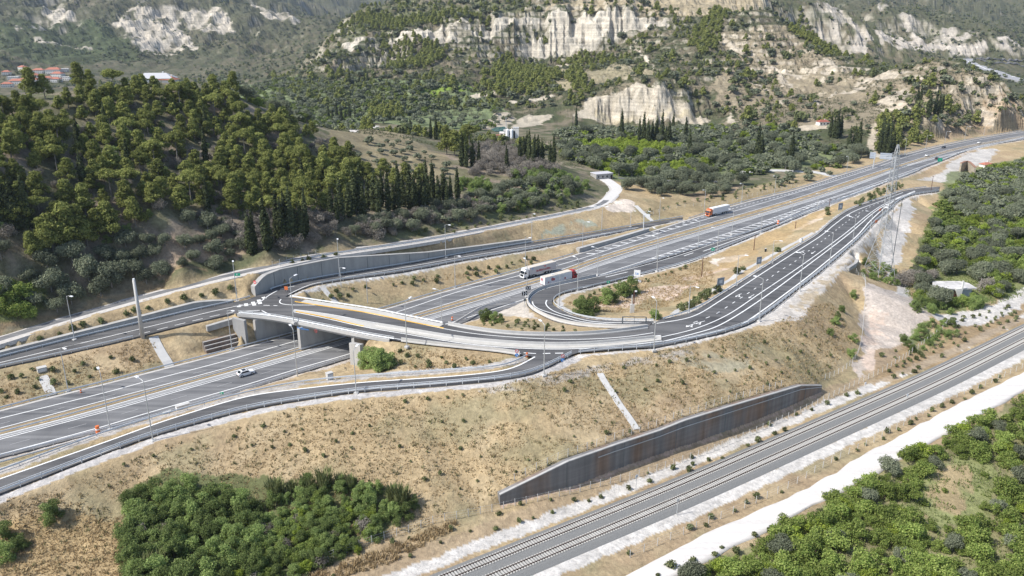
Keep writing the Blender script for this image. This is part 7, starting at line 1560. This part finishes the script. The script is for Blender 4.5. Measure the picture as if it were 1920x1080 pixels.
# dry grass on the banks (uncountable)
def tufts(polys, spacing, h, mat, name, seed, lean=.5, n=4):
    Vs = []; g = np.random.default_rng(seed)
    for poly in polys:
        P = np.array([G(x, y, z) for x, y, z in poly])[:, :2]; x0, y0 = P.min(0); x1, y1 = P.max(0); m = int((x1 - x0) * (y1 - y0) / spacing ** 2); X = g.uniform(x0, x1, m); Y = g.uniform(y0, y1, m); k = inpoly(X, Y, P) & (fbm(X / 6, Y / 6, 3) > .33); X, Y = X[k], Y[k]
        fr_ = GN.sample(X, Y, FREE); k = fr_ > .9; X, Y = X[k], Y[k]; Z = height(X, Y)
        for _ in range(n):
            a = g.uniform(0, 6.28, len(X)); hh = h * g.uniform(.4, 1.4, len(X)); w_ = g.uniform(.05, .16, len(X)); l = g.uniform(.2, 1, len(X)) * lean * hh; bx = X + g.normal(0, .25, len(X)); by = Y + g.normal(0, .25, len(X)); c_, s_ = np.cos(a), np.sin(a)
            p0 = np.stack([bx - s_ * w_, by + c_ * w_, Z - .05], 1); p1 = np.stack([bx + s_ * w_, by - c_ * w_, Z - .05], 1); p2 = np.stack([bx + c_ * l + s_ * w_ * .4, by + s_ * l - c_ * w_ * .4, Z + hh], 1); p3 = np.stack([bx + c_ * l - s_ * w_ * .4, by + s_ * l + c_ * w_ * .4, Z + hh], 1)
            Vs.append(np.stack([p0, p1, p2, p3], 1).reshape(-1, 3))
    V = np.concatenate(Vs); tag(link(name, arr_mesh(name, V, quads_of(V), (mat,))), kind='stuff')
tufts([[(0,950,7),(300,838,8.5),(560,772,10.5),(760,745,12.5),(900,735,13.5),(1040,700,14),(1230,660,14),(1440,615,12),(1560,560,10),(1600,640,3),(1560,700,1.5),(1500,720,8),(1280,785,7.5),(1060,860,7),(940,935,1.5),(800,990,.5),(600,1060,.5),(300,1100,.5),(0,1100,1)]], .66, .26, 'straw', 'dry_grass', 201, .8, 3)
tufts([[(0,980,1.8),(130,950,2.5),(232,985,1.5),(236,1100,.5),(0,1100,.8)]], .62, .36, 'straw', 'tall_straw', 204, 1.1, 3)
MT['weed'] = leafy('verge_weeds', (.12, .125, .055), (.27, .245, .13), .25, .1)
tufts([[(0,950,7),(300,838,8.5),(560,772,10.5),(760,745,12.5),(900,735,13.5),(1040,700,14),(1230,660,14),(1440,615,12),(1560,560,10),(1600,640,3),(1560,700,1.5),(1500,720,8),(1280,785,7.5),(1060,860,7),(940,935,1.5),(800,990,.5),(600,1060,.5),(300,1100,.5),(0,1100,1)], [(700,1085,0),(960,985,0),(1200,900,0),(1480,785,.5),(1700,675,.5),(1900,590,.5),(1900,600,.3),(1500,800,0),(1000,1010,0),(800,1085,0)]], 2.3, .5, 'weed', 'bank_weeds', 205, .8, 6)
MT['grassy'] = leafy('green_grass_blades', (.10, .14, .04), (.26, .30, .11), .3, .1)
tufts([[(1270,1095,-1),(1470,995,-1),(1610,922,-1),(1760,842,-1),(1960,745,-1),(2000,1100,-1)], [(1690,565,1),(1712,500,1.5),(1735,430,2),(1760,380,2),(1800,345,2.3),(1960,300,2.5),(1960,540,1),(1860,570,1)]], .85, .45, 'grassy', 'orchard_grass', 206, .7, 3)
tufts([[(700,1085,0),(960,985,0),(1200,900,0),(1480,785,.5),(1700,675,.5),(1900,590,.5),(1900,600,.3),(1720,690,0),(1500,800,0),(1220,920,0),(1000,1010,0),(800,1085,0)], [(1200,1060,-.3),(1500,920,-.3),(1900,710,-.3),(1900,695,-.3),(1500,900,-.3),(1190,1040,-.3)], [(560,1085,0),(700,1040,0),(860,975,.3),(860,990,.2),(720,1060,0),(640,1085,0)]], .45, .6, 'straw', 'tall_dry_grass', 202, .6, 5)
tufts([[(580,565,9),(760,538,9),(980,495,7.5),(1000,485,8.5),(760,515,12),(600,545,13.5)], [(0,700,9),(290,640,9.5),(300,690,6.5),(0,760,6.3)], [(690,690,10.5),(760,650,13.5),(960,670,14),(900,690,13.5),(760,700,12.5)], [(1060,570,9),(1180,530,7.5),(1330,480,6.6),(1340,540,7),(1230,590,8),(1100,590,9)]], .8, .35, 'straw', 'bank_grass', 203)
# ------------------------------------------------------------------ light, air, camera
SUN_EL, SUN_AZ = math.radians(47), math.radians(-110)      # sun low-left of the view
w = bpy.data.worlds.new('World'); SC.world = w; w.use_nodes = True
nt = w.node_tree; nt.nodes.clear()
sky = nt.nodes.new('ShaderNodeTexSky'); sky.sky_type = 'NISHITA'; sky.sun_disc = False; sky.sun_elevation = SUN_EL; sky.sun_rotation = SUN_AZ; sky.air_density = 1.0; sky.dust_density = 1.5; sky.ozone_density = 1.0
bg = nt.nodes.new('ShaderNodeBackground'); bg.inputs[1].default_value = .15; wo = nt.nodes.new('ShaderNodeOutputWorld')
nt.links.new(sky.outputs[0], bg.inputs[0]); nt.links.new(bg.outputs[0], wo.inputs[0])
sl = bpy.data.lights.new('sun', 'SUN'); sl.energy = 4.6; sl.angle = math.radians(.55); sl.color = (1, .965, .91)
so = bpy.data.objects.new('sun', sl); COL.objects.link(so)
sd = Vector((math.sin(SUN_AZ) * math.cos(SUN_EL), math.cos(SUN_AZ) * math.cos(SUN_EL), math.sin(SUN_EL)))
so.rotation_euler = sd.to_track_quat('Z', 'Y').to_euler(); so.location = (-200, 100, 400)
HAZE = .6e-4
if HAZE:
    hm = bpy.data.materials.new('haze_air'); nt, ns, lk = nodes(hm)
    o_ = _n(ns, 'ShaderNodeOutputMaterial'); pv = _n(ns, 'ShaderNodeVolumePrincipled')
    pv.inputs['Color'].default_value = (.72, .84, 1.0, 1); pv.inputs['Density'].default_value = HAZE; pv.inputs['Anisotropy'].default_value = .35
    lk.new(pv.outputs[0], o_.inputs['Volume'])
    zt = float(tz.max()) + 30
    hb = MB().box((0, 500, (zt - 13) / 2), (11000, 11000, zt + 13)).build('haze', hm); tag(hb, kind='stuff')
cam = bpy.data.cameras.new('camera'); cam.sensor_width = 36; cam.lens = FPX / 1920 * 36; cam.clip_end = 20000; cam.clip_start = .5
co = bpy.data.objects.new('camera', cam); COL.objects.link(co); co.location = tuple(CAM); co.rotation_euler = (math.pi / 2 - PITCH, 0, 0)
SC.camera = co
SC.view_settings.view_transform = 'Standard'; SC.view_settings.look = 'None'; SC.view_settings.exposure = .36; SC.view_settings.gamma = 1
SC.cycles.max_bounces = 5; SC.cycles.diffuse_bounces = 2; SC.cycles.glossy_bounces = 2; SC.cycles.transmission_bounces = 2; SC.cycles.volume_bounces = 0; SC.cycles.transparent_max_bounces = 4
SC.cycles.use_denoising = True
